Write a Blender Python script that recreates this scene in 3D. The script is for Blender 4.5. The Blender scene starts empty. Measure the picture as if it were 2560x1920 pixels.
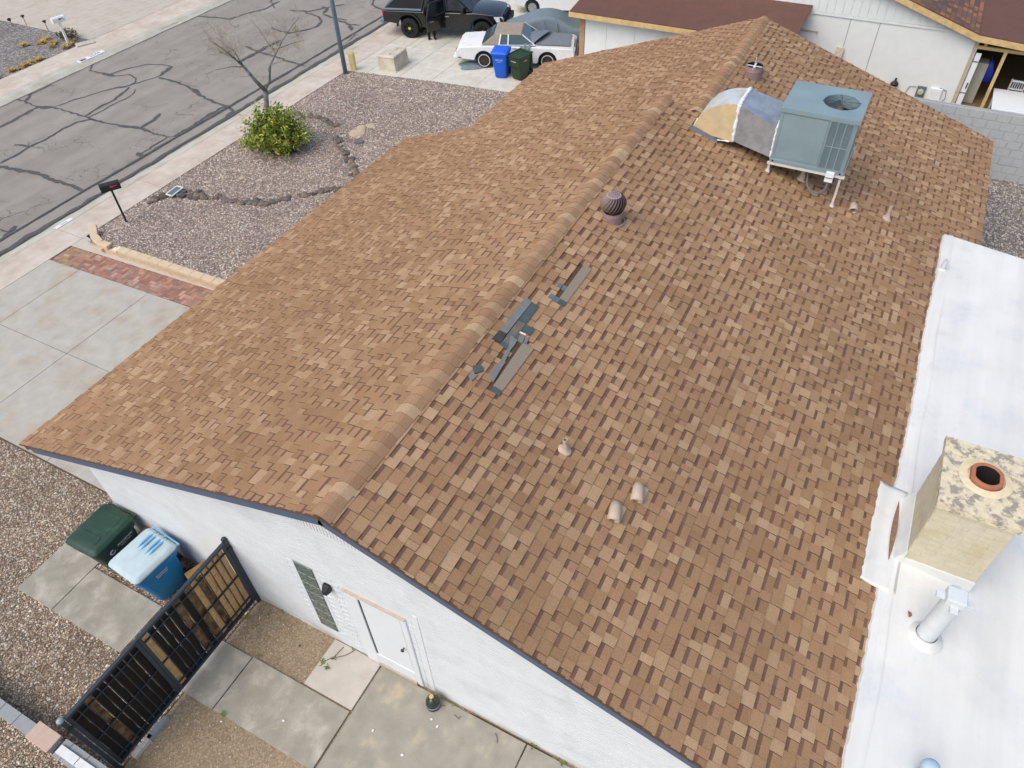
import bpy, bmesh, math, random
from mathutils import Vector, Matrix
random.seed(7)
R = random.Random(11)
sc = bpy.context.scene
COL = sc.collection
pi = math.pi

# ------------------------------------------------------------------ camera
CR = ((0.459475, -0.887742, -0.028219), (-0.643582, -0.310872, -0.699400), (0.612115, 0.339519, -0.714173))
FPX = 1819.94
CAM = Vector((-3.775, 0.0, 13.0))
cd = bpy.data.cameras.new('camera')
cd.sensor_width = 36.0
cd.lens = FPX / 2560 * 36.0
cd.clip_start = 0.1
cd.clip_end = 1500
co = bpy.data.objects.new('camera', cd)
COL.objects.link(co)
r_, u_, b_ = Vector(CR[0]), -Vector(CR[1]), -Vector(CR[2])
co.matrix_world = Matrix(((r_.x, u_.x, b_.x, CAM.x), (r_.y, u_.y, b_.y, CAM.y), (r_.z, u_.z, b_.z, CAM.z), (0, 0, 0, 1)))
sc.camera = co

# ------------------------------------------------------------------ light: soft overcast day
SUN_EL, SUN_AZ = math.radians(54), math.radians(156)   # azimuth measured from +X towards +Y
w = bpy.data.worlds.new('World')
sc.world = w
w.use_nodes = True
nt = w.node_tree
sky = nt.nodes.new('ShaderNodeTexSky')
sky.sky_type = 'NISHITA'
sky.sun_disc = False
sky.sun_elevation = SUN_EL
sky.sun_rotation = math.radians(90) - SUN_AZ
sky.air_density = 1.0
sky.dust_density = 3.6
sky.ozone_density = 0.4
bg = nt.nodes['Background']
nt.links.new(sky.outputs[0], bg.inputs[0])
bg.inputs[1].default_value = 0.15
sl = bpy.data.lights.new('sun', 'SUN')
sl.energy = 0.95
sl.angle = math.radians(55)
sl.color = (1.0, 0.99, 0.955)
so = bpy.data.objects.new('sun', sl)
COL.objects.link(so)
sd = Vector((math.cos(SUN_EL) * math.cos(SUN_AZ), math.cos(SUN_EL) * math.sin(SUN_AZ), math.sin(SUN_EL)))
so.rotation_euler = sd.to_track_quat('Z', 'Y').to_euler()
so.location = (0, 0, 40)
sc.view_settings.view_transform = 'Standard'
sc.view_settings.look = 'None'
sc.view_settings.gamma = 1.0
sc.view_settings.use_curve_mapping = False
sc.view_settings.exposure = 0.39

# ------------------------------------------------------------------ photo pixel -> place helpers
def ray(u, v):
    a, b = (u - 1280) / FPX, (v - 960) / FPX
    return Vector([CR[0][i] * a + CR[1][i] * b + CR[2][i] for i in range(3)])
def G(u, v, z=0.0):
    d = ray(u, v); return CAM + d * ((z - CAM.z) / d.z)
def onX(u, v, x):
    d = ray(u, v); return CAM + d * ((x - CAM.x) / d.x)
SL = 0.3446
RY, RZ = 4.887, 5.116          # main ridge
def onBack(u, v):
    d = ray(u, v); n = Vector((0, -SL, 1)); return CAM + d * (((RZ - SL * RY) - n.dot(CAM)) / n.dot(d))
def backz(y): return RZ - SL * (RY - y)

# ------------------------------------------------------------------ materials
def lin(c):
    return tuple((x / 255 / 12.92) if x / 255 <= 0.04045 else ((x / 255 + 0.055) / 1.055) ** 2.4 for x in c)
MATS = {}
def mat(name, c, rough=0.8, var=0.12, scale=6.0, bump=0.0, bscale=60.0, metal=0.0, c2=None, vscale=None, spec=0.4, coat=0.0, attr=False, amount=0.5, emis=None, soft=1.0):
    if name in MATS: return MATS[name]
    m = bpy.data.materials.new(name); m.use_nodes = True
    N, L = m.node_tree.nodes, m.node_tree.links
    p = N['Principled BSDF']
    p.inputs['Roughness'].default_value = rough
    p.inputs['Metallic'].default_value = metal
    p.inputs['Specular IOR Level'].default_value = spec
    p.inputs['Coat Weight'].default_value = coat
    geo = N.new('ShaderNodeNewGeometry')
    base = lin(c)
    if attr:
        a = N.new('ShaderNodeVertexColor'); a.layer_name = 'col'; src = a.outputs[0]
    else:
        a = N.new('ShaderNodeRGB'); a.outputs[0].default_value = (*base, 1); src = a.outputs[0]
    if c2 is not None:
        n = N.new('ShaderNodeTexNoise'); n.inputs['Scale'].default_value = vscale or scale; n.inputs['Detail'].default_value = 5
        n.inputs['Roughness'].default_value = 0.65
        L.new(geo.outputs['Position'], n.inputs['Vector'])
        rp = N.new('ShaderNodeMapRange'); rp.inputs[1].default_value = amount - 0.08 * soft; rp.inputs[2].default_value = amount + 0.12 * soft
        L.new(n.outputs[0], rp.inputs[0])
        mx = N.new('ShaderNodeMix'); mx.data_type = 'RGBA'
        L.new(rp.outputs[0], mx.inputs[0]); L.new(src, mx.inputs[6]); mx.inputs[7].default_value = (*lin(c2), 1)
        src = mx.outputs[2]
    if var > 0:
        n1 = N.new('ShaderNodeTexNoise'); n1.inputs['Scale'].default_value = scale; n1.inputs['Detail'].default_value = 6
        L.new(geo.outputs['Position'], n1.inputs['Vector'])
        mr = N.new('ShaderNodeMapRange'); mr.inputs[1].default_value = 0.3; mr.inputs[2].default_value = 0.7
        mr.inputs[3].default_value = 1 - var; mr.inputs[4].default_value = 1 + var
        L.new(n1.outputs[0], mr.inputs[0])
        mm = N.new('ShaderNodeMix'); mm.data_type = 'RGBA'; mm.blend_type = 'MULTIPLY'; mm.inputs[0].default_value = 1
        L.new(src, mm.inputs[6]); L.new(mr.outputs[0], mm.inputs[7]); src = mm.outputs[2]
    L.new(src, p.inputs['Base Color'])
    if bump > 0:
        n2 = N.new('ShaderNodeTexNoise'); n2.inputs['Scale'].default_value = bscale; n2.inputs['Detail'].default_value = 4
        L.new(geo.outputs['Position'], n2.inputs['Vector'])
        b = N.new('ShaderNodeBump'); b.inputs['Strength'].default_value = bump; b.inputs['Distance'].default_value = 0.02
        L.new(n2.outputs[0], b.inputs['Height']); L.new(b.outputs[0], p.inputs['Normal'])
    if emis: 
        p.inputs['Emission Color'].default_value = (*lin(emis), 1); p.inputs['Emission Strength'].default_value = 1
    MATS[name] = m
    return m

def gravel_mat(name, cols, size, dirt, bump=0.9):
    m = bpy.data.materials.new(name); m.use_nodes = True
    N, L = m.node_tree.nodes, m.node_tree.links
    p = N['Principled BSDF']; p.inputs['Roughness'].default_value = 0.9; p.inputs['Specular IOR Level'].default_value = 0.25
    geo = N.new('ShaderNodeNewGeometry')
    nz = N.new('ShaderNodeTexNoise'); nz.inputs['Scale'].default_value = 14; nz.inputs['Detail'].default_value = 2
    L.new(geo.outputs['Position'], nz.inputs['Vector'])
    ad = N.new('ShaderNodeVectorMath'); ad.operation = 'MULTIPLY_ADD'; ad.inputs[1].default_value = (0.05, 0.05, 0.05)
    L.new(nz.outputs['Color'], ad.inputs[0]); L.new(geo.outputs['Position'], ad.inputs[2])
    vo = N.new('ShaderNodeTexVoronoi'); vo.inputs['Scale'].default_value = 1 / size
    L.new(ad.outputs[0], vo.inputs['Vector'])
    sx = N.new('ShaderNodeSeparateColor'); L.new(vo.outputs['Color'], sx.inputs[0])
    cr = N.new('ShaderNodeValToRGB'); cr.color_ramp.interpolation = 'CONSTANT'
    while len(cr.color_ramp.elements) < len(cols): cr.color_ramp.elements.new(0.5)
    for i, c in enumerate(cols):
        cr.color_ramp.elements[i].position = i / len(cols); cr.color_ramp.elements[i].color = (*lin(c), 1)
    L.new(sx.outputs[0], cr.inputs[0])
    # gaps between the stones show dirt
    vd = N.new('ShaderNodeTexVoronoi'); vd.feature = 'DISTANCE_TO_EDGE'; vd.inputs['Scale'].default_value = 1 / size
    L.new(ad.outputs[0], vd.inputs['Vector'])
    mr = N.new('ShaderNodeMapRange'); mr.inputs[1].default_value = 0.0; mr.inputs[2].default_value = 0.12
    L.new(vd.outputs[0], mr.inputs[0])
    mx = N.new('ShaderNodeMix'); mx.data_type = 'RGBA'; mx.inputs[6].default_value = (*lin(dirt), 1)
    L.new(mr.outputs[0], mx.inputs[0]); L.new(cr.outputs[0], mx.inputs[7])
    big = N.new('ShaderNodeTexNoise'); big.inputs['Scale'].default_value = 0.7; big.inputs['Detail'].default_value = 5
    L.new(geo.outputs['Position'], big.inputs['Vector'])
    m2 = N.new('ShaderNodeMapRange'); m2.inputs[1].default_value = 0.3; m2.inputs[2].default_value = 0.7; m2.inputs[3].default_value = 0.87; m2.inputs[4].default_value = 1.1
    L.new(big.outputs[0], m2.inputs[0])
    mm = N.new('ShaderNodeMix'); mm.data_type = 'RGBA'; mm.blend_type = 'MULTIPLY'; mm.inputs[0].default_value = 1
    L.new(mx.outputs[2], mm.inputs[6]); L.new(m2.outputs[0], mm.inputs[7])
    L.new(mm.outputs[2], p.inputs['Base Color'])
    b = N.new('ShaderNodeBump'); b.inputs['Strength'].default_value = bump; b.inputs['Distance'].default_value = size * 0.8
    ra = N.new('ShaderNodeMath'); ra.operation = 'MULTIPLY_ADD'; L.new(sx.outputs[1], ra.inputs[0]); ra.inputs[1].default_value = 0.8; L.new(mr.outputs[0], ra.inputs[2])
    L.new(ra.outputs[0], b.inputs['Height']); L.new(b.outputs[0], p.inputs['Normal'])
    MATS[name] = m
    return m

def asphalt_mat():
    m = mat('asphalt', (147, 142, 134), 0.95, 0.07, 1.4, 0.25, 220.0, spec=0.2)
    N, L = m.node_tree.nodes, m.node_tree.links
    p = N['Principled BSDF']; geo = [n for n in N if n.type == 'NEW_GEOMETRY'][0]
    src = p.inputs['Base Color'].links[0].from_socket
    def mul(src, val):
        mm = N.new('ShaderNodeMix'); mm.data_type = 'RGBA'; mm.blend_type = 'MULTIPLY'; mm.inputs[0].default_value = 1
        L.new(src, mm.inputs[6]); L.new(val, mm.inputs[7]); return mm.outputs[2]
    # worn streaks along the traffic direction and aggregate
    mp = N.new('ShaderNodeMapping'); mp.inputs['Scale'].default_value = (0.06, 1.1, 1)
    L.new(geo.outputs['Position'], mp.inputs[0])
    n = N.new('ShaderNodeTexNoise'); n.inputs['Scale'].default_value = 1.0; n.inputs['Detail'].default_value = 5; L.new(mp.outputs[0], n.inputs['Vector'])
    r = N.new('ShaderNodeMapRange'); r.inputs[1].default_value = 0.35; r.inputs[2].default_value = 0.65; r.inputs[3].default_value = 0.9; r.inputs[4].default_value = 1.08
    L.new(n.outputs[0], r.inputs[0]); src = mul(src, r.outputs[0])
    n = N.new('ShaderNodeTexNoise'); n.inputs['Scale'].default_value = 70; n.inputs['Detail'].default_value = 3; L.new(geo.outputs['Position'], n.inputs['Vector'])
    r = N.new('ShaderNodeMapRange'); r.inputs[1].default_value = 0.3; r.inputs[2].default_value = 0.7; r.inputs[3].default_value = 0.84; r.inputs[4].default_value = 1.14
    L.new(n.outputs[0], r.inputs[0]); src = mul(src, r.outputs[0])
    # hairline cracking
    for scl, wd, msk in ((0.75, 0.011, 0.5), (2.3, 0.022, 0.56)):
        nd = N.new('ShaderNodeTexNoise'); nd.inputs['Scale'].default_value = 1.6; nd.inputs['Detail'].default_value = 6; L.new(geo.outputs['Position'], nd.inputs['Vector'])
        ad = N.new('ShaderNodeVectorMath'); ad.operation = 'MULTIPLY_ADD'; ad.inputs[1].default_value = (0.9, 0.9, 0)
        L.new(nd.outputs['Color'], ad.inputs[0]); L.new(geo.outputs['Position'], ad.inputs[2])
        vd = N.new('ShaderNodeTexVoronoi'); vd.feature = 'DISTANCE_TO_EDGE'; vd.inputs['Scale'].default_value = scl; L.new(ad.outputs[0], vd.inputs['Vector'])
        r = N.new('ShaderNodeMapRange'); r.inputs[1].default_value = 0; r.inputs[2].default_value = wd; r.inputs[3].default_value = 0.0; r.inputs[4].default_value = 1.0
        L.new(vd.outputs[0], r.inputs[0])
        nm = N.new('ShaderNodeTexNoise'); nm.inputs['Scale'].default_value = 0.5; nm.inputs['Detail'].default_value = 2; L.new(geo.outputs['Position'], nm.inputs['Vector'])
        q = N.new('ShaderNodeMapRange'); q.inputs[1].default_value = msk; q.inputs[2].default_value = msk + 0.1; q.inputs[3].default_value = 1.0; q.inputs[4].default_value = 0.62
        L.new(nm.outputs[0], q.inputs[0])
        mxm = N.new('ShaderNodeMath'); mxm.operation = 'MAXIMUM'; L.new(r.outputs[0], mxm.inputs[0]); L.new(q.outputs[0], mxm.inputs[1])
        src = mul(src, mxm.outputs[0])
    L.new(src, p.inputs['Base Color'])
    return m

def concrete_mat(name, c, c2, amount=0.55, var=0.08, vscale=0.9):
    m = mat(name, c, 0.9, var, 3.0, 0.12, 160.0, c2=c2, vscale=vscale, amount=amount, spec=0.25)
    N, L = m.node_tree.nodes, m.node_tree.links
    p = N['Principled BSDF']; geo = [n for n in N if n.type == 'NEW_GEOMETRY'][0]
    src = p.inputs['Base Color'].links[0].from_socket
    n = N.new('ShaderNodeTexNoise'); n.inputs['Scale'].default_value = 45; n.inputs['Detail'].default_value = 4; L.new(geo.outputs['Position'], n.inputs['Vector'])
    r = N.new('ShaderNodeMapRange'); r.inputs[1].default_value = 0.3; r.inputs[2].default_value = 0.7; r.inputs[3].default_value = 0.94; r.inputs[4].default_value = 1.05
    L.new(n.outputs[0], r.inputs[0])
    mm = N.new('ShaderNodeMix'); mm.data_type = 'RGBA'; mm.blend_type = 'MULTIPLY'; mm.inputs[0].default_value = 1
    L.new(src, mm.inputs[6]); L.new(r.outputs[0], mm.inputs[7]); L.new(mm.outputs[2], p.inputs['Base Color'])
    return m

def add_mul(m, scale_vec, lo, hi, nscale=1.0, a=.35, b=.65, color=None, zfade=None):
    N, L = m.node_tree.nodes, m.node_tree.links
    p = N['Principled BSDF']; geo = [n for n in N if n.type == 'NEW_GEOMETRY'][0]
    src = p.inputs['Base Color'].links[0].from_socket
    mp = N.new('ShaderNodeMapping'); mp.inputs['Scale'].default_value = scale_vec; L.new(geo.outputs['Position'], mp.inputs[0])
    n = N.new('ShaderNodeTexNoise'); n.inputs['Scale'].default_value = nscale; n.inputs['Detail'].default_value = 7; n.inputs['Roughness'].default_value = .62; L.new(mp.outputs[0], n.inputs['Vector'])
    r = N.new('ShaderNodeMapRange'); r.inputs[1].default_value = a; r.inputs[2].default_value = b; r.inputs[3].default_value = lo; r.inputs[4].default_value = hi; L.new(n.outputs[0], r.inputs[0])
    if color is None:
        mm = N.new('ShaderNodeMix'); mm.data_type = 'RGBA'; mm.blend_type = 'MULTIPLY'; mm.inputs[0].default_value = 1
        L.new(src, mm.inputs[6]); L.new(r.outputs[0], mm.inputs[7])
    else:
        f = r.outputs[0]
        if zfade:
            sx = N.new('ShaderNodeSeparateXYZ'); L.new(geo.outputs['Position'], sx.inputs[0])
            z = N.new('ShaderNodeMapRange'); z.inputs[1].default_value = zfade[0]; z.inputs[2].default_value = zfade[1]; z.inputs[3].default_value = 1; z.inputs[4].default_value = 0; L.new(sx.outputs[2], z.inputs[0])
            q = N.new('ShaderNodeMath'); q.operation = 'MULTIPLY'; L.new(f, q.inputs[0]); L.new(z.outputs[0], q.inputs[1]); f = q.outputs[0]
        mm = N.new('ShaderNodeMix'); mm.data_type = 'RGBA'; L.new(f, mm.inputs[0]); L.new(src, mm.inputs[6]); mm.inputs[7].default_value = (*lin(color), 1)
    L.new(mm.outputs[2], p.inputs['Base Color'])

# ------------------------------------------------------------------ mesh building
WORLD = {}
class MB:
    def __init__(s): s.v = []; s.f = []; s.m = []; s.c = []
    def add(s, vs, fs, m=0, c=None):
        o = len(s.v); s.v += [tuple(p) for p in vs]
        for f in fs: s.f.append(tuple(i + o for i in f)); s.m.append(m); s.c.append(c)
        return s
    def quad(s, a, b, c_, d, m=0, c=None): return s.add((a, b, c_, d), ((0, 1, 2, 3),), m, c)
    def box(s, x0, x1, y0, y1, z0, z1, m=0, c=None):
        return s.hexa([(x0, y0, z0), (x1, y0, z0), (x1, y1, z0), (x0, y1, z0), (x0, y0, z1), (x1, y0, z1), (x1, y1, z1), (x0, y1, z1)], m, c)
    def hexa(s, p, m=0, c=None):
        return s.add(p, ((3, 2, 1, 0), (4, 5, 6, 7), (0, 1, 5, 4), (1, 2, 6, 5), (2, 3, 7, 6), (3, 0, 4, 7)), m, c)
    def obox(s, ctr, half, rot=None, m=0, c=None):
        rot = rot or Matrix.Identity(3); ctr = Vector(ctr)
        return s.hexa([ctr + rot @ Vector((a * half[0], b * half[1], d * half[2])) for d in (-1, 1) for a, b in ((-1, -1), (1, -1), (1, 1), (-1, 1))], m, c)
    def bar(s, a, b, w, h=None, m=0, c=None, up=(0, 0, 1)):
        a, b = Vector(a), Vector(b); d = (b - a); L_ = d.length; d.normalize()
        y = Vector(up).cross(d)
        if y.length < 1e-4: y = Vector((0, 1, 0)).cross(d)
        y.normalize(); z = d.cross(y)
        rot = Matrix((d, y, z)).transposed()
        return s.obox((a + b) / 2, (L_ / 2, w / 2, (h or w) / 2), rot, m, c)
    def prism(s, poly, z0, z1, m=0, c=None):
        n = len(poly)
        f0 = (lambda x, y: z0) if not callable(z0) else z0
        f1 = (lambda x, y: z1) if not callable(z1) else z1
        vs = [(x, y, f0(x, y)) for x, y in poly] + [(x, y, f1(x, y)) for x, y in poly]
        a = sum(poly[i][0] * poly[(i + 1) % n][1] - poly[(i + 1) % n][0] * poly[i][1] for i in range(n))
        fs = [tuple(range(n - 1, -1, -1)), tuple(range(n, 2 * n))] + [(i, (i + 1) % n, n + (i + 1) % n, n + i) for i in range(n)]
        if a < 0: fs = [tuple(reversed(f)) for f in fs]
        return s.add(vs, fs, m, c)
    def slabx(s, poly, x0, x1, m=0, c=None):      # polygon in (y,z) extruded along x
        n = len(poly)
        vs = [(x0, y, z) for y, z in poly] + [(x1, y, z) for y, z in poly]
        a = sum(poly[i][0] * poly[(i + 1) % n][1] - poly[(i + 1) % n][0] * poly[i][1] for i in range(n))
        fs = [tuple(range(n - 1, -1, -1)), tuple(range(n, 2 * n))] + [(i, (i + 1) % n, n + (i + 1) % n, n + i) for i in range(n)]
        if a < 0: fs = [tuple(reversed(f)) for f in fs]
        return s.add(vs, fs, m, c)
    def loft(s, rings, cap=True, m=0, c=None, close=True):
        n = len(rings[0]); vs = [p for r in rings for p in r]; fs = []
        for k in range(len(rings) - 1):
            for i in range(n if close else n - 1):
                j = (i + 1) % n
                fs.append((k * n + i, k * n + j, (k + 1) * n + j, (k + 1) * n + i))
        if cap and close: fs.append(tuple(range(n - 1, -1, -1))); fs.append(tuple((len(rings) - 1) * n + i for i in range(n)))
        return s.add(vs, fs, m, c)
    def tube(s, pts, r, n=8, cap=True, m=0, c=None):
        pts = [Vector(p) for p in pts]; rings = []
        rs = r if isinstance(r, (list, tuple)) else [r] * len(pts)
        ref = None
        for i, p in enumerate(pts):
            d = (pts[min(i + 1, len(pts) - 1)] - pts[max(i - 1, 0)]).normalized()
            if ref is None or abs(ref.dot(d)) > 0.98:
                ref = Vector((0, 0, 1)) if abs(d.z) < 0.9 else Vector((1, 0, 0))
            a = d.cross(ref).normalized(); b = d.cross(a)
            rings.append([p + (a * math.cos(2 * pi * k / n) + b * math.sin(2 * pi * k / n)) * rs[i] for k in range(n)])
        return s.loft(rings, cap, m, c)
    def lathe(s, prof, n=20, ctr=(0, 0, 0), m=0, c=None, cap=True, ax=None):
        ctr = Vector(ctr); ax = ax or Matrix.Identity(3)
        rings = [[ctr + ax @ Vector((r * math.cos(2 * pi * k / n), r * math.sin(2 * pi * k / n), z)) for k in range(n)] for r, z in prof]
        return s.loft(rings, cap, m, c)
    def build(s, name, mats, parent=None, smooth=False, bevel=0.0, kind=None, local=False, seg=2, angle=None, sub=0):
        me = bpy.data.meshes.new(name)
        off = Vector((0, 0, 0)) if (parent is None or local) else WORLD.get(parent.name, Vector((0, 0, 0)))
        me.from_pydata([Vector(p) - off for p in s.v], [], s.f)
        if not isinstance(mats, (list, tuple)): mats = [mats]
        for m in mats: me.materials.append(m if not isinstance(m, str) else MATS[m])
        me.polygons.foreach_set('material_index', s.m)
        if any(c is not None for c in s.c):
            at = me.color_attributes.new('col', 'FLOAT_COLOR', 'CORNER'); buf = []
            for f, c in zip(s.f, s.c): buf += [*(c or (0.5, 0.5, 0.5)), 1.0] * len(f)
            at.data.foreach_set('color', buf)
        if smooth:
            me.polygons.foreach_set('use_smooth', [True] * len(me.polygons))
        me.update(); me.validate()
        o = bpy.data.objects.new(name, me); COL.objects.link(o)
        if smooth or bevel:
            bm = bmesh.new(); bm.from_mesh(me); bmesh.ops.remove_doubles(bm, verts=bm.verts, dist=1e-5); bmesh.ops.recalc_face_normals(bm, faces=bm.faces); bm.to_mesh(me); bm.free()
        if smooth and angle is not None:
            me.set_sharp_from_angle(angle=math.radians(angle))
        if bevel:
            b = o.modifiers.new('bevel', 'BEVEL'); b.width = bevel; b.segments = seg; b.limit_method = 'ANGLE'; b.angle_limit = math.radians(35); b.harden_normals = False
        if sub:
            b = o.modifiers.new('sub', 'SUBSURF'); b.levels = sub; b.render_levels = sub
        if parent is not None:
            o.parent = parent
            WORLD[o.name] = WORLD.get(parent.name, Vector((0, 0, 0)))
        else:
            WORLD[o.name] = Vector((0, 0, 0))
        if kind: o['kind'] = kind
        return o
def tag(o, label, cat, group=None):
    o['label'] = label; o['category'] = cat
    if group: o['group'] = group
    return o
def thing(name, label, cat, loc=(0, 0, 0), rotz=0.0, group=None):
    o = bpy.data.objects.new(name, None); COL.objects.link(o); o.empty_display_size = 0.1
    o.location = loc; o.rotation_euler = (0, 0, rotz); WORLD[o.name] = Vector(loc)
    return tag(o, label, cat, group)
def struct(o): o['kind'] = 'structure'; return o
def dup(root, loc, rotz=None, label=None, group=None):
    r = root.copy(); COL.objects.link(r); r.location = loc
    if rotz is not None: r.rotation_euler = (0, 0, rotz)
    if label: r['label'] = label
    if group: r['group'] = group
    for ch in list(root.children):
        c = ch.copy(); COL.objects.link(c); c.parent = r
        for g in list(ch.children):
            d = g.copy(); COL.objects.link(d); d.parent = c
    return r
def rrect(hx, hy, r, z, n=4, cx=0, cy=0):
    pts = []
    for k, (sx, sy) in enumerate(((1, 1), (-1, 1), (-1, -1), (1, -1))):
        for i in range(n + 1):
            a = k * pi / 2 + i / n * pi / 2
            pts.append((cx + sx * (hx - r) + r * math.cos(a), cy + sy * (hy - r) + r * math.sin(a), z))
    return pts
def text_mesh(name, txt, size, mtx, m, parent, local=False, ext=0.0015):
    cu = bpy.data.curves.new('t', 'FONT'); cu.body = txt; cu.size = size; cu.extrude = ext; cu.align_x = 'CENTER'; cu.align_y = 'CENTER'; cu.resolution_u = 3
    to = bpy.data.objects.new('t', cu); COL.objects.link(to)
    dg = bpy.context.evaluated_depsgraph_get()
    me = bpy.data.meshes.new_from_object(to.evaluated_get(dg)); me.name = name
    bpy.data.objects.remove(to)
    off = Vector((0, 0, 0)) if local else WORLD.get(parent.name, Vector((0, 0, 0)))
    me.transform(mtx); me.transform(Matrix.Translation(-off))
    me.materials.clear(); me.materials.append(m)
    o = bpy.data.objects.new(name, me); COL.objects.link(o); o.parent = parent
    return o
def clip(poly, quad):        # convex clip
    out = poly
    n = len(quad); ar = sum(quad[i][0] * quad[(i + 1) % n][1] - quad[(i + 1) % n][0] * quad[i][1] for i in range(n))
    q = quad if ar > 0 else quad[::-1]
    for i in range(n):
        a, b = q[i], q[(i + 1) % n]; res = []
        side = lambda p: (b[0] - a[0]) * (p[1] - a[1]) - (b[1] - a[1]) * (p[0] - a[0])
        for j in range(len(out)):
            p, r = out[j], out[(j + 1) % len(out)]; sp, sr = side(p), side(r)
            if sp >= 0: res.append(p)
            if (sp > 0 > sr) or (sp < 0 < sr):
                t = sp / (sp - sr); res.append((p[0] + (r[0] - p[0]) * t, p[1] + (r[1] - p[1]) * t))
        out = res
        if len(out) < 3: return []
    return out
def inside(poly, x, y):
    c = False; n = len(poly)
    for i in range(n):
        (x1, y1), (x2, y2) = poly[i], poly[(i + 1) % n]
        if (y1 > y) != (y2 > y) and x < (x2 - x1) * (y - y1) / (y2 - y1) + x1: c = not c
    return c
def shrink(poly, d):
    cx = sum(p[0] for p in poly) / len(poly); cy = sum(p[1] for p in poly) / len(poly)
    return [(x + (d if x < cx else -d), y + (d if y < cy else -d)) for x, y in poly]
# ------------------------------------------------------------------ shared materials
asphalt_mat()
concrete_mat('sidewalk_concrete', (199, 189, 176), (186, 172, 158), 0.5)
concrete_mat('curb_concrete', (186, 184, 172), (174, 168, 152), 0.5)
concrete_mat('drive_concrete', (178, 175, 165), (172, 160, 142), 0.57)
add_mul(MATS['drive_concrete'], (.5, .5, .5), 0.0, .55, 1.0, .55, .72, (164, 140, 112))
add_mul(MATS['asphalt'], (.35, .8, 1), 0, .5, 1.0, .6, .74, (112, 106, 100))
concrete_mat('neighbour_concrete', (203, 200, 188), (192, 184, 168), 0.6)
concrete_mat('walk_concrete', (154, 150, 137), (178, 173, 161), 0.55, .12, vscale=2.4)
concrete_mat('patio_concrete', (154, 150, 138), (180, 166, 140), 0.625, .13, vscale=1.5)
concrete_mat('pale_concrete', (188, 182, 172), (176, 164, 148), 0.62)
concrete_mat('far_concrete', (186, 178, 164), (178, 168, 152), 0.55)
mat('joint_dirt', (86, 80, 70), 1.0, 0.2, 8)
mat('tar', (84, 83, 82), 0.85, 0.22, 9, 0.1, 60)
mat('tar_old', (104, 100, 96), 0.9, 0.15, 6)
gravel_mat('gravel_mauve', [(198, 184, 170), (162, 146, 136), (214, 198, 178), (146, 130, 124), (184, 164, 150), (226, 218, 206), (172, 156, 150), (152, 134, 120), (192, 178, 166), (206, 184, 162)], 0.06, (134, 118, 106))
gravel_mat('gravel_tan', [(192, 174, 150), (158, 140, 120), (208, 192, 170), (142, 126, 110), (176, 156, 134), (214, 204, 188), (166, 148, 132), (150, 128, 104), (186, 170, 150)], 0.045, (124, 108, 90))
gravel_mat('gravel_grey', [(186, 176, 164), (150, 142, 136), (206, 196, 184), (132, 126, 122), (168, 158, 148), (216, 208, 198), (156, 148, 140)], 0.06, (126, 118, 108))
gravel_mat('gravel_far', [(164, 158, 152), (132, 128, 126), (186, 178, 170), (118, 114, 112), (150, 144, 140)], 0.07, (104, 100, 96), 0.6)
gravel_mat('dirt', [(156, 139, 115), (147, 130, 106), (164, 147, 122), (140, 123, 100), (172, 156, 133)], 0.03, (144, 127, 104), 0.35)
mat('white_paint', (218, 223, 226), 0.65, 0.025, 5, 0.05, 40)
mat('tar_black', (28, 28, 30), 0.6, 0.1)
mat('black_plastic', (26, 27, 29), 0.45, 0.1, 8)
mat('rubber', (32, 32, 33), 0.85, 0.1, 20)
mat('weed', (104, 122, 54), 0.8, 0.3, 18)
mat('dry_grass', (178, 150, 84), 0.9, 0.25, 14)

add_mul(MATS['gravel_mauve'], (1, 1, 1), 0, .5, .9, .58, .74, (148, 132, 118))
add_mul(MATS['gravel_tan'], (1, 1, 1), 0, .5, 1.1, .58, .74, (146, 128, 106))
# ------------------------------------------------------------------ ground
m = MB()
m.quad((-300, -300, -0.16), (300, -300, -0.16), (300, 300, -0.16), (-300, 300, -0.16))
struct(m.build('ground', 'dirt'))
ROAD_Z = -0.10
NC, FC = 23.25, 33.15        # near and far edges of the asphalt
m = MB(); m.box(-80, 160, NC - 0.03, FC + 0.03, -0.15, ROAD_Z)
road = struct(m.build('road', 'asphalt'))

def strip(mb, pts, widths, z, mi=0):
    n = len(pts); L_, R_ = [], []
    for i, (x, y) in enumerate(pts):
        a = pts[max(i - 1, 0)]; b = pts[min(i + 1, n - 1)]
        dx, dy = b[0] - a[0], b[1] - a[1]; l = math.hypot(dx, dy) or 1
        nx, ny = -dy / l, dx / l; wv = widths[i] / 2
        L_.append((x + nx * wv, y + ny * wv, z)); R_.append((x - nx * wv, y - ny * wv, z))
    mb.add(L_ + R_, [(i, n + i, n + i + 1, i + 1) for i in range(n - 1)], mi)
def wiggle(pix, s, ox, oy, wid, z, rag=0.35, step=0.16):
    P = [G(ox + x / s, oy + y / s, z) for x, y in pix]; out = []; ws = []
    for a, b in zip(P[:-1], P[1:]):
        k = max(1, int((b - a).length / step))
        for i in range(k):
            t = i / k; q = a.lerp(b, t)
            j = 0.045 if 0 < i else 0.0
            out.append((q.x + R.uniform(-j, j), q.y + R.uniform(-j, j))); ws.append(wid * R.uniform(1 - rag, 1 + rag))
    out.append((P[-1].x, P[-1].y)); ws.append(wid * 0.5)
    ws[0] *= 0.5
    return out, ws
Z1 = 2.572
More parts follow.
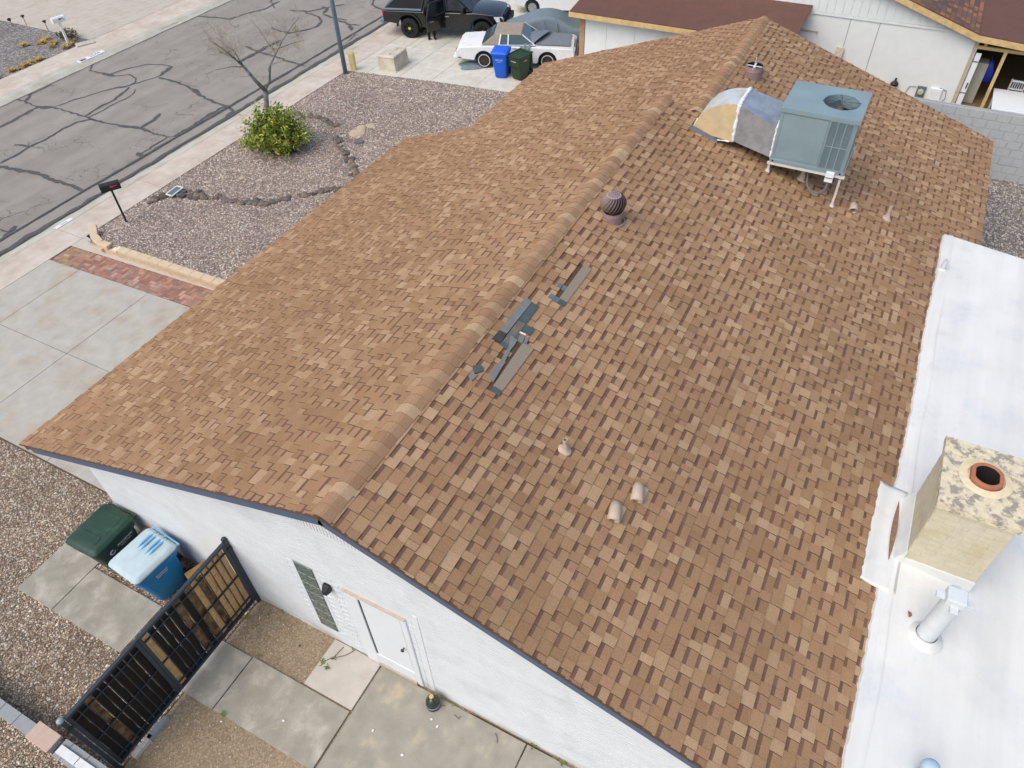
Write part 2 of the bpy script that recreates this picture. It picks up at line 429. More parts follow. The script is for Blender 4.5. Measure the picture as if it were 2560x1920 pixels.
cracks = [
 ([(105,635),(165,655),(240,685),(340,690),(430,715),(545,748),(600,770),(700,795),(800,815),(900,825),(960,845),(1070,880),(1115,880)], .14),
 ([(300,690),(240,692),(160,735),(70,785),(-10,825)], .26), ([(240,688),(300,692),(340,690)], .36),
 ([(160,655),(200,605),(270,575),(335,545)], .15), ([(165,655),(200,600)], .22),
 ([(340,690),(480,640),(620,600),(720,572),(800,560),(900,530),(1010,495),(1045,480),(1110,430)], .13),
 ([(720,572),(800,560),(830,550)], .24), ([(1030,490),(1050,465),(1110,430)], .26),
 ([(1110,430),(1040,415),(940,415),(850,435),(760,460),(700,480),(610,460),(575,455),(600,405)], .13), ([(660,468),(700,482),(735,490)], .28),
 ([(735,490),(830,480),(875,505),(870,530),(830,550)], .09),
 ([(545,748),(640,690),(740,640),(800,590),(830,560)], .17), ([(570,755),(680,700),(800,640),(860,600),(870,575)], .08),
 ([(1020,500),(1100,520),(1180,545),(1250,580),(1280,610),(1340,640),(1400,665),(1470,685),(1500,715),(1450,745)], .17), ([(1240,575),(1262,590),(1280,612)], .30),
 ([(900,828),(950,795),(1000,760),(1030,730)], .2), ([(760,808),(900,826),(960,846)], .2),
 ([(1115,880),(1230,815),(1330,750),(1430,692),(1475,685)], .22),
 ([(-10,1068),(120,1095),(240,1115),(330,1155),(440,1190),(540,1230)], .24),
 ([(0,1052),(60,1020),(150,970),(190,945)], .16), ([(190,945),(150,936),(90,935)], .14),
 ([(190,945),(300,895),(400,830),(500,785),(600,765)], .11), ([(880,985),(915,1010)], .3), ([(900,1000),(1000,930),(1075,882)], .08),
 ([(1270,105),(1400,115),(1480,125),(1560,95),(1700,60),(1800,10)], .12), ([(1740,-10),(1750,30),(1770,55)], .1),
 ([(1860,68),(1980,75),(2060,60),(2212,30)], .14), ([(2070,45),(2105,55),(2080,85)], .22),
 ([(1960,80),(2050,110),(2070,140),(2040,170),(1980,190),(1850,215),(1740,180)], .15), ([(2075,90),(2150,120),(2230,130)], .16),
 ([(1540,400),(1660,332),(1720,300),(1800,262)], .26), ([(1580,300),(1660,332),(1780,370),(1960,428)], .16),
 ([(1830,205),(1860,215)], .3), ([(60,1495),(100,1455)], .25), ([(0,1475),(60,1495),(20,1520)], .12),
]
CZ = [ROAD_Z + 0.003]
for pix, wd in cracks:
    p, ws = wiggle(pix, Z1, 0, 0, wd, ROAD_Z)
    ws = [x_ * .74 for x_ in ws]; CZ[0] += 0.0006; m = MB(); strip(m, p, ws, CZ[0]); m.build('crack_seal', 'tar', road)
Z5b = 7.373
for pix, wd in (([(110,385),(240,410),(330,470),(360,530),(350,570)], .16), ([(330,455),(420,460),(510,475)], .1), ([(790,-20),(770,10),(735,80),(800,130),(900,170),(975,192)], .14), ([(300,760),(420,640),(480,640)], .06), ([(330,480),(370,545)], .3)):
    p, ws = wiggle(pix, Z5b, 830, 0, wd, ROAD_Z)
    ws = [x_ * .74 for x_ in ws]; CZ[0] += 0.0006; m = MB(); strip(m, p, ws, CZ[0]); m.build('crack_seal', 'tar', road)
def xline(y, wid, x0, x1, z, mt, jit, name, amp=0.0):
    pts, ws = [], []
    x = x0
    while x <= x1:
        pts.append((x, y + R.uniform(-jit, jit) + amp * math.sin(x * 0.21))); ws.append(wid * R.uniform(0.55, 1.35)); x += 0.35
    m = MB(); strip(m, pts, ws, z); m.build(name, mt, road)
xline(24.08, 0.11, -5, 60, ROAD_Z + 0.0275, 'tar', 0.02, 'crack_seal', 0.04)
xline(23.42, 0.20, -5, 60, ROAD_Z + 0.0285, 'tar', 0.05, 'crack_seal')
xline(33.05, 0.08, -5, 80, ROAD_Z + 0.006, 'tar_old', 0.03, 'crack_seal')

# ------------------------------------------------------------------ near kerb and pavement
KT, SW0 = 22.78, 21.58
def kerb(name, y_road, y_top, x0, x1):
    s = 1 if y_top < y_road else -1
    prof = [(y_road + s * 0.05, -0.15), (y_road + s * 0.03, ROAD_Z + 0.01), (y_road - s * 0.08, ROAD_Z + 0.015), (y_road - s * 0.2, -0.06), (y_road - s * 0.33, -0.02), (y_top, 0.0), (y_top, -0.15)]
    pm = MB(); n = 0; xs = []
    x = x0
    while x <= x1 + 1e-6: xs.append(x); x += 0.5
    rings = [[(x, y + (R.uniform(-0.03, 0.03) if i in (0, 1, 2) else 0), z) for i, (y, z) in enumerate(prof)] for x in xs]
    pm.loft(rings, True)
    return struct(pm.build(name, 'curb_concrete'))
kerb('kerb', NC, KT, -10, 70)
jx = [G(x / Z1, y / Z1).x for x, y in ((430, 1495), (935, 1168), (1380, 897))]
step = (jx[2] - jx[0]) / 2
joints = sorted([jx[0] - 2 * step, jx[0] - step, jx[0], jx[1], jx[2]] + [jx[2] + step * k for k in range(1, 9)])
sidew = MB().box(-10, 70, SW0, KT, -0.15, -0.012)
sidew = struct(sidew.build('pavement', 'joint_dirt'))
def slab(poly, zt, mt, parent, name='slab', thick=0.12, gap=0.006, bev=0.006):
    m = MB(); m.prism(shrink(poly, gap), zt - thick, zt); return m.build(name, mt, parent, bevel=bev, seg=1)
xs = [-10] + joints + [60]
for a, b in zip(xs[:-1], xs[1:]): slab([(a, SW0), (b, SW0), (b, KT + 0.0), (a, KT + 0.0)], R.uniform(-0.002, 0.002), 'sidewalk_concrete', sidew, gap=0.008)

# house number painted on the kerb
m = MB(); pq = [G(90 + x / 20.1, 530 + y / 20.1) for x, y in ((930, 790), (1090, 835), (1830, 385), (1740, 320))]
hx = [(p.x, p.y) for p in pq]
nb = thing('house_number_plate', 'white address stencil on the pavement beside the black mailbox', 'sign', (7.52, 22.9, 0.0))
m = MB(); m.box(7.2, 7.83, KT + 0.01, KT + 0.16, -0.02, 0.012); m.build('plate', 'white_paint', nb)
mat('number_grey', (132, 140, 150), 0.8, 0)
text_mesh('number', '3543', 0.13, Matrix.Translation((7.515, KT + 0.085, 0.0135)) @ Matrix.Rotation(pi, 4, 'Z'), MATS['number_grey'], nb)

# ------------------------------------------------------------------ driveway of the house
drive = struct(MB().box(0.42, 7.3, 11.0, SW0, -0.15, -0.012).build('driveway', 'joint_dirt'))
X0, X1, X2 = 0.45, 3.2, 5.93
ys = [SW0, G(196, 675.5).y, G(369, 734).y, 14.75, 11.2]
for a, b in zip(ys[:-1], ys[1:]):
    slab([(X0, b), (X1, b), (X1, a), (X0, a)], 0.0, 'drive_concrete', drive)
    slab([(X1, b), (X2 + (SW0 - b) * 0.03, b), (X2 + (SW0 - a) * 0.03, a), (X1, a)], 0.0, 'drive_concrete', drive)
# strip between bricks and the retaining wall
slab([(6.74, SW0), (7.32, SW0), (7.2, 20.9), (7.05, 15.0), (7.0, 15.0)], 0.0, 'pale_concrete', drive, gap=0.0)
# brick paving strip
mat('paver', (160, 108, 90), 0.9, 0.12, 20, 0.3, 120, attr=True)
BQ = [(5.9, 21.5), (6.72, 21.5), (7.0, 14.9), (6.16, 14.9)]
paving = struct(MB().prism(BQ, -0.14, -0.02).build('brick_paving', 'joint_dirt'))
pal = [(160, 118, 102), (150, 106, 91), (174, 134, 116), (143, 109, 96), (160, 130, 116), (182, 150, 135), (140, 117, 105), (164, 122, 101), (154, 122, 109)]
Lb, Wb = 0.225, 0.112
cnt = 0
rotb = math.radians(2.5)
for i in range(-30, 40):
    for j in range(-30, 60):
        k = (i + j)
        # 90 degree herringbone
        if (i - j) % 4 == 0: q = [(i * Wb, j * Wb), ((i + 2) * Wb, j * Wb), ((i + 2) * Wb, (j + 1) * Wb), (i * Wb, (j + 1) * Wb)]
        elif (i - j) % 4 == 3: q = [(i * Wb, j * Wb), ((i + 1) * Wb, j * Wb), ((i + 1) * Wb, (j + 2) * Wb), (i * Wb, (j + 2) * Wb)]
        else: continue
        q = shrink(q, 0.004)
        q = [(6.3 + math.cos(rotb) * x - math.sin(rotb) * y, 17.8 + math.sin(rotb) * x + math.cos(rotb) * y) for x, y in q]
        q = clip(q, BQ)
        if len(q) < 3: continue
        ar = abs(sum(q[a][0] * q[(a + 1) % len(q)][1] - q[(a + 1) % len(q)][0] * q[a][1] for a in range(len(q)))) / 2
        if ar < 0.002: continue
        c = R.choice(pal)
        if sum(p[1] for p in q) / len(q) > 20.5 and R.random() < 0.6: c = (158, 132, 100)
        f = R.uniform(0.9, 1.1); zt = R.uniform(-0.001, 0.004)
        MB().prism(q, -0.06, zt, 0, tuple(x * f for x in lin(c))).build('brick', 'paver', paving)
        cnt += 1
# dried weed between the pavers
# ------------------------------------------------------------------ gravel front yard
def yardz(x, y):
    t = max(0.0, min(1.0, (21.55 - y) / 1.2)); t = t * t * (3 - 2 * t)
    return -0.02 + 0.25 * math.exp(-max(0, x - 7.0) ** 2 / 6.0) * t + 0.03 * t + 0.015 * math.sin(x * 1.3 + y) * t
def sheet(name, fx, fy, nx, ny, x_of, zf, mt):
    vs = []; fs = []
    for i in range(nx + 1):
        for j in range(ny + 1):
            x, y = x_of(i / nx, j / ny); vs.append((x, y, zf(x, y)))
    for i in range(nx):
        for j in range(ny): a = i * (ny + 1) + j; fs.append((a, a + ny + 1, a + ny + 2, a + 1))
    return struct(MB().add(vs, fs).build(name, mt, smooth=True))
DE0, DE1 = G(885, 178), G(1276, 231)       # neighbour's driveway edge
def yard_xy(u, v):
    y = 11.0 + v * (SW0 - 0.0 - 11.0)
    x0 = 7.0 + (0.62 if y > 21.3 else 0.1) * max(0, min(1, (y - 20.3) / 1.0)) if y > 20.3 else 7.05
    x1 = DE0.x + (DE1.x - DE0.x) * (y - DE0.y) / (DE1.y - DE0.y)
    return x0 + u * (x1 - x0), y
yard = sheet('gravel_yard', 0, 0, 70, 50, yard_xy, yardz, 'gravel_mauve')
# side yard gravel, dirt
def ez(k): return lambda x, y: k + 0.01 * math.sin(3 * x + 2 * y)
sheet('side_gravel', 0, 0, 30, 40, lambda u, v: (-9 + u * 9.42, 7.95 + v * 13.63), ez(-0.03), 'gravel_tan')
sheet('side_dirt', 0, 0, 20, 30, lambda u, v: (-9 + u * 9.1, -4 + v * 11.95), ez(-0.05), 'dirt')
sheet('back_gravel', 0, 0, 20, 40, lambda u, v: (-9 + 14.0 * 0 + 9 + u * 45, -30 + v * 27.6), ez(-0.04), 'gravel_grey')
sheet('neighbour_gravel', 0, 0, 10, 10, lambda u, v: (20.2 + u * 3.0, -4 + v * 18), ez(-0.05), 'gravel_grey')
# walkway slabs
walk = struct(MB().box(-2.05, -0.97, 5.0, 12.5, -0.15, -0.07).build('walkway', 'joint_dirt'))
for q, mt in (([(-2.04, 11.46), (-0.86, 11.46), (-0.72, 12.5), (-2.04, 12.5)], 'walk_concrete'), ([(-2.05, 9.54), (-1.0, 9.54), (-1.0, 11.46), (-2.04, 11.46)], 'walk_concrete'),
              ([(-2.05, 7.26), (-0.99, 7.26), (-0.99, 9.53), (-2.05, 9.53)], 'walk_concrete'), ([(-2.04, 5.05), (-0.97, 5.05), (-0.97, 7.25), (-2.04, 7.25)], 'walk_concrete'),
              ([(-0.95, 5.04), (-0.01, 5.04), (-0.01, 6.1), (-0.95, 6.1)], 'pale_concrete')):
    slab(q, R.uniform(-0.004, 0.003), mt, walk)
patio = struct(MB().box(-7, -0.02, -3.9, 5.02, -0.15, -0.05).build('patio', 'joint_dirt'))
for q in ([(-7, 2.06), (-0.05, 2.06), (-0.05, 5.02), (-7, 5.02)], [(-7, -1.0), (-0.05, -1.0), (-0.05, 2.05), (-7, 2.05)], [(-7, -3.9), (-0.05, -3.9), (-0.05, -1.01), (-7, -1.01)]):
    slab(q, 0.0, 'patio_concrete', patio, gap=0.008)

# ------------------------------------------------------------------ far side of the street
kerb('kerb', FC, FC + 0.62, -20, 90)
fs_ = struct(MB().box(-20, 90, FC + 0.62, 35.4, -0.15, -0.012).build('pavement', 'joint_dirt'))
fj = sorted([G(690 / 5.53, 830 / 5.53).x, G(1490 / 5.53, 455 / 5.53).x])
stp = fj[1] - fj[0]
xs = [-20] + [fj[0] + stp * k for k in range(-3, 12)] + [90]
for a, b in zip(xs[:-1], xs[1:]): slab([(a, FC + 0.62), (b, FC + 0.62), (b, 35.4), (a, 35.4)], R.uniform(-0.002, 0.002), 'sidewalk_concrete', fs_, gap=0.008)
sheet('far_gravel', 0, 0, 10, 10, lambda u, v: (-30 + u * 49.25, 35.4 + v * 40), ez(-0.02), 'gravel_far')
fdrive = struct(MB().box(19.25, 42, 35.41, 75, -0.15, -0.012).build('driveway', 'joint_dirt'))
fx = [19.25, 22.0, 24.8, 28.5, 42]; fy = [35.41, 36.25, 42.5, 50, 75]
for a, b in zip(fx[:-1], fx[1:]):
    for c, d in zip(fy[:-1], fy[1:]): slab([(a, c), (b, c), (b, d), (a, d)], R.uniform(-0.002, 0.002), 'far_concrete', fdrive)

# neighbour's driveway across the boundary
ND = struct(MB().prism([(DE0.x, SW0), (60, SW0), (60, 10), (DE1.x + (DE1.x - DE0.x) * 0.55, 10.0)], -0.15, -0.03).build('driveway', 'joint_dirt'))
def dex(y): return DE0.x + (DE1.x - DE0.x) * (y - DE0.y) / (DE1.y - DE0.y)
# slab seams of the neighbour's drive run along the street
ny_ = [SW0, 20.62, 20.25, 19.1, 17.6, 15.6, 13.6, 10.0]
nx_ = [None, 24.6, 28.2, 60]
for a, b in zip(ny_[:-1], ny_[1:]):
    for i in range(3):
        xa0 = dex(a) if i == 0 else nx_[i]; xb0 = dex(b) if i == 0 else nx_[i]
        slab([(xb0, b), (nx_[i + 1], b), (nx_[i + 1], a), (xa0, a)], R.uniform(-0.003, 0.003), 'neighbour_concrete', ND)
# ------------------------------------------------------------------ the house
mat('shingle', (168, 128, 97), 0.95, 0.2, 75, 0.4, 200, attr=True, spec=0.15)
mat('felt', (92, 70, 54), 0.95, 0.15, 12)
mat('fascia_blue', (82, 96, 118), 0.6, 0.06, 4)
mat('brick_white', (217, 222, 225), 0.75, 0.03, 3, 0.12, 70, c2=(206, 212, 216), vscale=1.2, amount=0.6)
mat('roof_coating', (221, 221, 216), 0.75, 0.03, 1.5, 0.15, 14, c2=(208, 212, 211), vscale=0.8, amount=0.56)
add_mul(MATS['roof_coating'], (.12, 2.2, 1), .93, 1.03)
add_mul(MATS['roof_coating'], (1, 1, 1), 0, .5, 1.6, .6, .75, (196, 196, 190))
add_mul(MATS['roof_coating'], (1, 1, 1), 0, .6, 9.0, .68, .76, (186, 184, 178))
add_mul(MATS['brick_white'], (1, .5, 1.2), 0, .75, 2.5, .42, .62, (172, 160, 142), (.02, .28))
add_mul(MATS['brick_white'], (1, .35, 2.2), .955, 1.02)
mat('tan_coating', (196, 182, 162), 0.85, 0.08, 9)
O = 0.26
CT = math.sqrt(1 + SL * SL)
house = thing('house', 'low white brick house with brown shingle gable roof', 'house', (0, 0, 0))
XE, XM, XF = -O, 13.3, 20.25
EYF, EYB = 12.9, -3.03
FY = 4.12; FZ = backz(FY); FEY = 11.45
class Slope:
    def __init__(s, ry, rz, sg): s.ry, s.rz, s.sg = ry, rz, sg
    def p(s, x, d, h=0.0):
        return (x, s.ry + s.sg * d / CT + s.sg * h * SL / CT, s.rz - d * SL / CT + h / CT)
SF, SB, SFF = Slope(RY, RZ, 1), Slope(RY, RZ, -1), Slope(FY, FZ, 1)
LF = (EYF - RY) * CT; LB = (RY - EYB) * CT; LFF = (FEY - FY) * CT
def deck(slope, x0, x1, d0, d1, th=0.13):
    pts = [slope.p(x0, d0, -th), slope.p(x1, d0, -th), slope.p(x1, d1, -th), slope.p(x0, d1, -th), slope.p(x0, d0, 0), slope.p(x1, d0, 0), slope.p(x1, d1, 0), slope.p(x0, d1, 0)]
    m = MB(); m.hexa(pts); return m
m = deck(SF, XE + 0.015, XM, -0.02, LF - 0.01)
d2 = deck(SB, XE + 0.015, XM, -0.02, LB - 0.01); m.add(d2.v, d2.f)
d3 = deck(SB, XM + 0.002, XF - 0.015, (RY - FY) * CT, LB - 0.01); m.add(d3.v, d3.f)
d4 = deck(SFF, XM + 0.002, XF - 0.015, 0.0, LFF - 0.01); m.add(d4.v, d4.f)
roof = m.build('roof', 'felt', house)
bm = bmesh.new(); bm.from_mesh(roof.data); bmesh.ops.recalc_face_normals(bm, faces=bm.faces); bm.to_mesh(roof.data); bm.free()

# damaged area of the rear slope (photo outlines laid onto the slope)
def pb(x, y, s=4.482, ox=1180, oy=640): return onBack(ox + x / s, oy + y / s)
mat('old_shingle', (140, 130, 116), 0.95, 0.14, 60, 0.2, 150, c2=(150, 126, 100), vscale=20, amount=0.6)
mat('adhesive', (76, 88, 88), 0.6, 0.15, 10)
mat('adhesive_grey', (118, 122, 120), 0.7, 0.12, 8)
mat('bare_felt', (98, 100, 98), 0.85, 0.15, 8, c2=(118, 104, 88), vscale=5)
mat('seal_blue', (98, 112, 122), 0.7, 0.1, 10)
mat('dull_black', (66, 66, 66), 0.8, 0.15, 10)
patches = [
 ('bare_strip', [(1245,110),(1335,155),(1060,530),(975,480)], 'old_shingle', .004), ('bare_strip', [(972,488),(1055,535),(1025,575),(955,535)], 'adhesive', .006),
 ('adhesive_tab', [(968,310),(1010,330),(985,372),(945,350)], 'seal_blue', .008), ('adhesive_tab', [(1018,335),(1062,358),(1036,400),(993,378)], 'seal_blue', .008),
 ('adhesive_tab', [(880,430),(938,462),(912,510),(848,472)], 'seal_blue', .008), ('adhesive_tab', [(940,465),(978,488),(955,532),(916,512)], 'seal_blue', .008),
 ('bare_strip', [(598,470),(668,525),(385,880),(308,838)], 'adhesive_grey', .006), ('bare_strip', [(668,532),(745,577),(605,770),(520,724)], 'adhesive', .007),
 ('bare_strip', [(516,728),(600,772),(520,870),(470,1000),(410,1040),(340,965),(400,880)], 'bare_felt', .003),
 ('bare_strip', [(604,774),(697,832),(645,905),(548,845)], 'adhesive', .008), ('adhesive_tab', [(520,905),(582,925),(560,985),(508,960)], 'adhesive_grey', .010), ('adhesive_tab', [(590,930),(640,915),(605,1000),(568,985)], 'adhesive_grey', .009),
 ('bare_strip', [(500,880),(530,895),(505,950),(460,925)], 'adhesive', .007),
 ('bare_strip', [(302,842),(378,882),(325,975),(218,938)], 'dull_black', .009), ('bare_strip', [(335,965),(412,1010),(390,1052),(308,1000)], 'adhesive', .006),
 ('tape_strip', [(425,900),(520,930),(470,1010),(430,1060),(330,1260),(235,1422),(182,1372),(300,1200),(398,1040)], 'adhesive_grey', .005),
 ('bare_strip', [(562,985),(688,1050),(335,1525),(235,1460)], 'old_shingle', .007), ('bare_strip', [(240,1468),(330,1525),(302,1580),(205,1520)], 'adhesive', .008),
 ('adhesive_tab', [(3,1245),(105,1240),(120,1302),(25,1332)], 'adhesive', .019), ('adhesive_tab', [(-45,1345),(18,1335),(62,1345),(-8,1412)], 'adhesive_grey', .017),
]
holes = []
def xd(P): return (P.x, (RY - P.y) * CT)
for nm, pts, mt, h in patches:
    q = [xd(pb(*p)) for p in pts]
    if h < 0.015: holes.append(q)
    h += .024
    n = len(q)
    vs = [SB.p(x, d, 0.0) for x, d in q] + [SB.p(x, d, h) for x, d in q]
    fs = [tuple(range(n, 2 * n)), tuple(range(n - 1, -1, -1))] + [(i, (i + 1) % n, n + (i + 1) % n, n + i) for i in range(n)]
    o = MB().add(vs, fs).build(nm, mt, roof)
    bm = bmesh.new(); bm.from_mesh(o.data); bmesh.ops.recalc_face_normals(bm, faces=bm.faces); bm.to_mesh(o.data); bm.free()
mat('bright_white', (235, 236, 238), 0.4, 0)
for a, b, w_ in (((530, 857), (605, 892), .03), ((622, 920), (634, 924), .03), ((490, 1296), (505, 1298), .04), ((1108, 437), (1116, 437), .02), ((1234, 247), (1240, 248), .02)):
    A, B = pb(*a), pb(*b); MB().bar(A + Vector((0, 0, .016)), B + Vector((0, 0, .016)), w_, .01).build('white_mark', 'bright_white', roof)

# shingles: courses of laminated tabs, each one a piece with its own butt edge
EXPO = 0.178
SPAL = [(163, 133, 102), (158, 127, 96), (154, 123, 93), (168, 138, 107), (149, 118, 88), (160, 130, 99), (156, 125, 95), (176, 147, 116), (153, 122, 92), (159, 128, 97), (159, 126, 97), (155, 124, 94), (171, 142, 111)]
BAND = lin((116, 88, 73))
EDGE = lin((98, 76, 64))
def piece(mb, S_, x0, x1, dlow, dup_, high, col, bandcol=None, kick=0.0):
    hb = (0.024 if high else 0.014) + kick; hu = 0.003
    g = 0.0022
    x0 += g; x1 -= g
    P = S_.p
    dv = dup_ + 0.05          # visible upper limit (course above overlaps)
    f = (dlow - dv) / (dlow - dup_)
    vs = [P(x0, dlow, hb), P(x1, dlow, hb), P(x1, dup_, hu), P(x0, dup_, hu), P(x0, dlow, 0.0), P(x1, dlow, 0.0), P(x0, dup_, 0), P(x1, dup_, 0)]
    fl = S_.sg < 0
    def q(*i): return tuple(reversed(i)) if fl else i
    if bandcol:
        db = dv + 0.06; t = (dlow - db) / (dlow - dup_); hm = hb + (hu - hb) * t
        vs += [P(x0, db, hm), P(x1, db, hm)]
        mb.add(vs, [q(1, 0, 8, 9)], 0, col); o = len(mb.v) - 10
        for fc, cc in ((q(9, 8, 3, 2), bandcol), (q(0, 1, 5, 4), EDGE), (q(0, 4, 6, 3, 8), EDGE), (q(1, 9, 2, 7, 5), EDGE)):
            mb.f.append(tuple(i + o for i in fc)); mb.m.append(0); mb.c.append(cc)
    else:
        mb.add(vs, [q(1, 0, 3, 2)], 0, col); o = len(mb.v) - 8
        for fc in (q(0, 1, 5, 4), q(0, 4, 6, 3), q(1, 2, 7, 5)):
            mb.f.append(tuple(i + o for i in fc)); mb.m.append(0); mb.c.append(EDGE)
pieces = []
HB = (min(x for h in holes for x, d in h), max(x for h in holes for x, d in h), min(d for h in holes for x, d in h), max(d for h in holes for x, d in h))
def lay(S_, x0, x1f, L_, dmin, tint=(1, 1, 1)):
    k = 0
    while True:
        dl = L_ - k * EXPO + R.uniform(-.004, .004)
        if dl < dmin + 0.04: break
        du = dl - EXPO - 0.05
        k += 1
        x = x0 + R.uniform(-0.2, 0.0); hi = R.random() < 0.5; run = 0
        while x < x1f:
            wdt = R.choice((0.12, 0.14, 0.16, 0.19, 0.22, 0.26)) * R.uniform(0.9, 1.1)
            a, b = max(x, x0 - (0.008 if x < x0 else 0)), min(x + wdt, x1f)
            x += wdt
            if b - a < 0.03: hi = not hi; continue
            cx, cy = (a + b) / 2, dl - EXPO / 2
            c = lin(R.choice(SPAL)); f = R.uniform(0.96, 1.04)
            pat = 1.0 + 0.05 * math.sin(a * 0.9 + dl * 1.7) + 0.04 * math.sin(a * 0.31 - dl * 0.6)
            c = tuple(ci * f * pat * t for ci, t in zip(c, tint))
            bc = None
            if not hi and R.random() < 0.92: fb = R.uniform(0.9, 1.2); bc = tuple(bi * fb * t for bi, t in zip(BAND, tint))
            runs = [(a, b)]
            if S_ is SB and HB[0] < b and a < HB[1] and HB[2] < dl and du < HB[3]:
                nsub = max(2, int((b - a) / .02)); runs = []; cur = None
                for q_ in range(nsub):
                    xm = a + (b - a) * (q_ + .5) / nsub
                    hit = sum(any(inside(h, xm, dl - EXPO * f_) for h in holes) for f_ in (.2, .5, .8)) >= 2
                    if not hit:
                        if cur is None: cur = a + (b - a) * q_ / nsub
                    elif cur is not None: runs.append((cur, a + (b - a) * q_ / nsub)); cur = None
                if cur is not None: runs.append((cur, b))
            for a, b in runs:
                if b - a < .03: continue
                P = Vector(S_.p((a + b) / 2, cy, 0)); dist = (P - CAM).length
                pieces.append((dist, S_, a, b, dl, max(du, dmin - 0.01), hi, c, bc))
            hi = not hi if R.random() < 0.9 else hi
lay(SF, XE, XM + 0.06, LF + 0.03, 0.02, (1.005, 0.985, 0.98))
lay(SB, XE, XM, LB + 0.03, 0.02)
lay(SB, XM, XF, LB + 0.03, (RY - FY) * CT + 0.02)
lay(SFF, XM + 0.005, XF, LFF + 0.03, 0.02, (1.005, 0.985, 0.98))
def in_frame(P):
    d = P - CAM; x = sum(CR[0][i] * d[i] for i in range(3)); y = sum(CR[1][i] * d[i] for i in range(3)); z = sum(CR[2][i] * d[i] for i in range(3))
    return z > 0 and abs(x / z * FPX) < 1240 and abs(y / z * FPX) < 920
cand = sorted([p for p in pieces if p[6] is not None and in_frame(Vector(p[1].p((p[2] + p[3]) / 2, p[4] - EXPO / 2))) and not (p[1] is SB and p[4] > (RY + 2.1) * CT and p[2] < 14)], key=lambda p: p[0])[:300]
ids = set(id(p) for p in cand)
bulk = MB()
for p in pieces:
    if id(p) in ids:
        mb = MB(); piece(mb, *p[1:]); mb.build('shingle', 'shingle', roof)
    else:
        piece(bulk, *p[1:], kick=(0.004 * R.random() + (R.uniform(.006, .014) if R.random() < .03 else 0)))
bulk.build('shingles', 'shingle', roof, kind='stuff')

# ridge caps, bent over the ridge, each overlapping the next
def caps(ry, rz, x0, x1, expo=0.2):
    n = 0; x = x0
    while x < x1 - 0.05:
        e = min(x + expo + 0.06, x1 + 0.02)
        c = lin(R.choice([(166, 134, 104), (171, 140, 110), (161, 129, 100), (156, 123, 95), (184, 156, 125), (164, 132, 103), (160, 128, 100)]))
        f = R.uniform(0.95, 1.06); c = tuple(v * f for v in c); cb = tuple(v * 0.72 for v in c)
        wv = 0.172; ha, hb_ = 0.047, 0.033
        prof = lambda h: [(-wv, -wv * SL + 0.006 + (h - .034)), (-wv * .55, -wv * .55 * SL + h - .004), (-.05, -.012 + h), (0, -.004 + h), (.05, -.012 + h), (wv * .55, -wv * .55 * SL + h - .004), (wv, -wv * SL + 0.006 + (h - .034))]
        rings = [[(x, ry + y, rz + z) for y, z in prof(ha)], [(e, ry + y, rz + z) for y, z in prof(hb_)]]
        mb = MB(); nn = 7
        vs = rings[0] + rings[1] + [(x, y, z - .022) for _, y, z in rings[0]]
        mb.add(vs, [(i, i + 1, nn + i + 1, nn + i) for i in range(6)], 0, c)
        o = len(mb.v) - 21
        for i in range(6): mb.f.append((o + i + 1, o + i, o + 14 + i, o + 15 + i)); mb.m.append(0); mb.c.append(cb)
        mb.build('ridge_cap', 'shingle', roof, smooth=False)
        x += expo * R.uniform(0.96, 1.04)
caps(RY, RZ + .012, XE, XM + 0.05)
caps(FY, FZ + .012, XM + 0.1, XF)

# rake fascia on the near gable and the far gable
def rake(x0, x1, S_, d0, d1, h0, h1, mt, name='fascia'):
    P = S_.p
    MB().hexa([P(x0, d0, h0), P(x1, d0, h0), P(x1, d1, h0), P(x0, d1, h0), P(x0, d0, h1), P(x1, d0, h1), P(x1, d1, h1), P(x0, d1, h1)]).build(name, mt, house, bevel=0)
rake(XE - 0.018, XE + 0.012, SF, 0.0, LF - 0.35, -0.155, 0.004, 'fascia_blue')
rake(XE - 0.018, XE + 0.012, SB, 0.0, LB - 0.02, -0.155, 0.004, 'fascia_blue')
rake(XF - 0.012, XF + 0.018, SFF, 0.0, LFF, -0.15, 0.004, 'fascia_blue')
rake(XF - 0.012, XF + 0.018, SB, (RY - FY) * CT, LB, -0.15, 0.004, 'fascia_blue')
rake(XM + 0.03, XM + 0.06, SF, 0.0, LF, -0.15, 0.004, 'fascia_blue')
m = MB(); P = SF.p
m.hexa([P(XE + .014, LF - .04, -.155), P(XM, LF - .04, -.155), P(XM, LF - .012, -.155), P(XE + .014, LF - .012, -.155), P(XE + .014, LF - .04, -.002), P(XM, LF - .04, -.002), P(XM, LF - .012, -.002), P(XE + .014, LF - .012, -.002)])
m.build('fascia', 'fascia_blue', house)
m = MB(); P = SFF.p
m.hexa([P(XM + .07, LFF - .04, -.155), P(XF, LFF - .04, -.155), P(XF, LFF - .012, -.155), P(XM + .07, LFF - .012, -.155), P(XM + .07, LFF - .04, -.002), P(XF, LFF - .04, -.002), P(XF, LFF - .012, -.002), P(XM + .07, LFF - .012, -.002)])
m.build('fascia', 'fascia_blue', house)
# drip edge on the rake
rake(XE - 0.03, XE + 0.01, SF, 0.0, LF + 0.02, 0.006, 0.012, 'felt', 'drip_edge')
rake(XE - 0.03, XE + 0.01, SB, 0.0, LB + 0.02, 0.006, 0.012, 'felt', 'drip_edge')

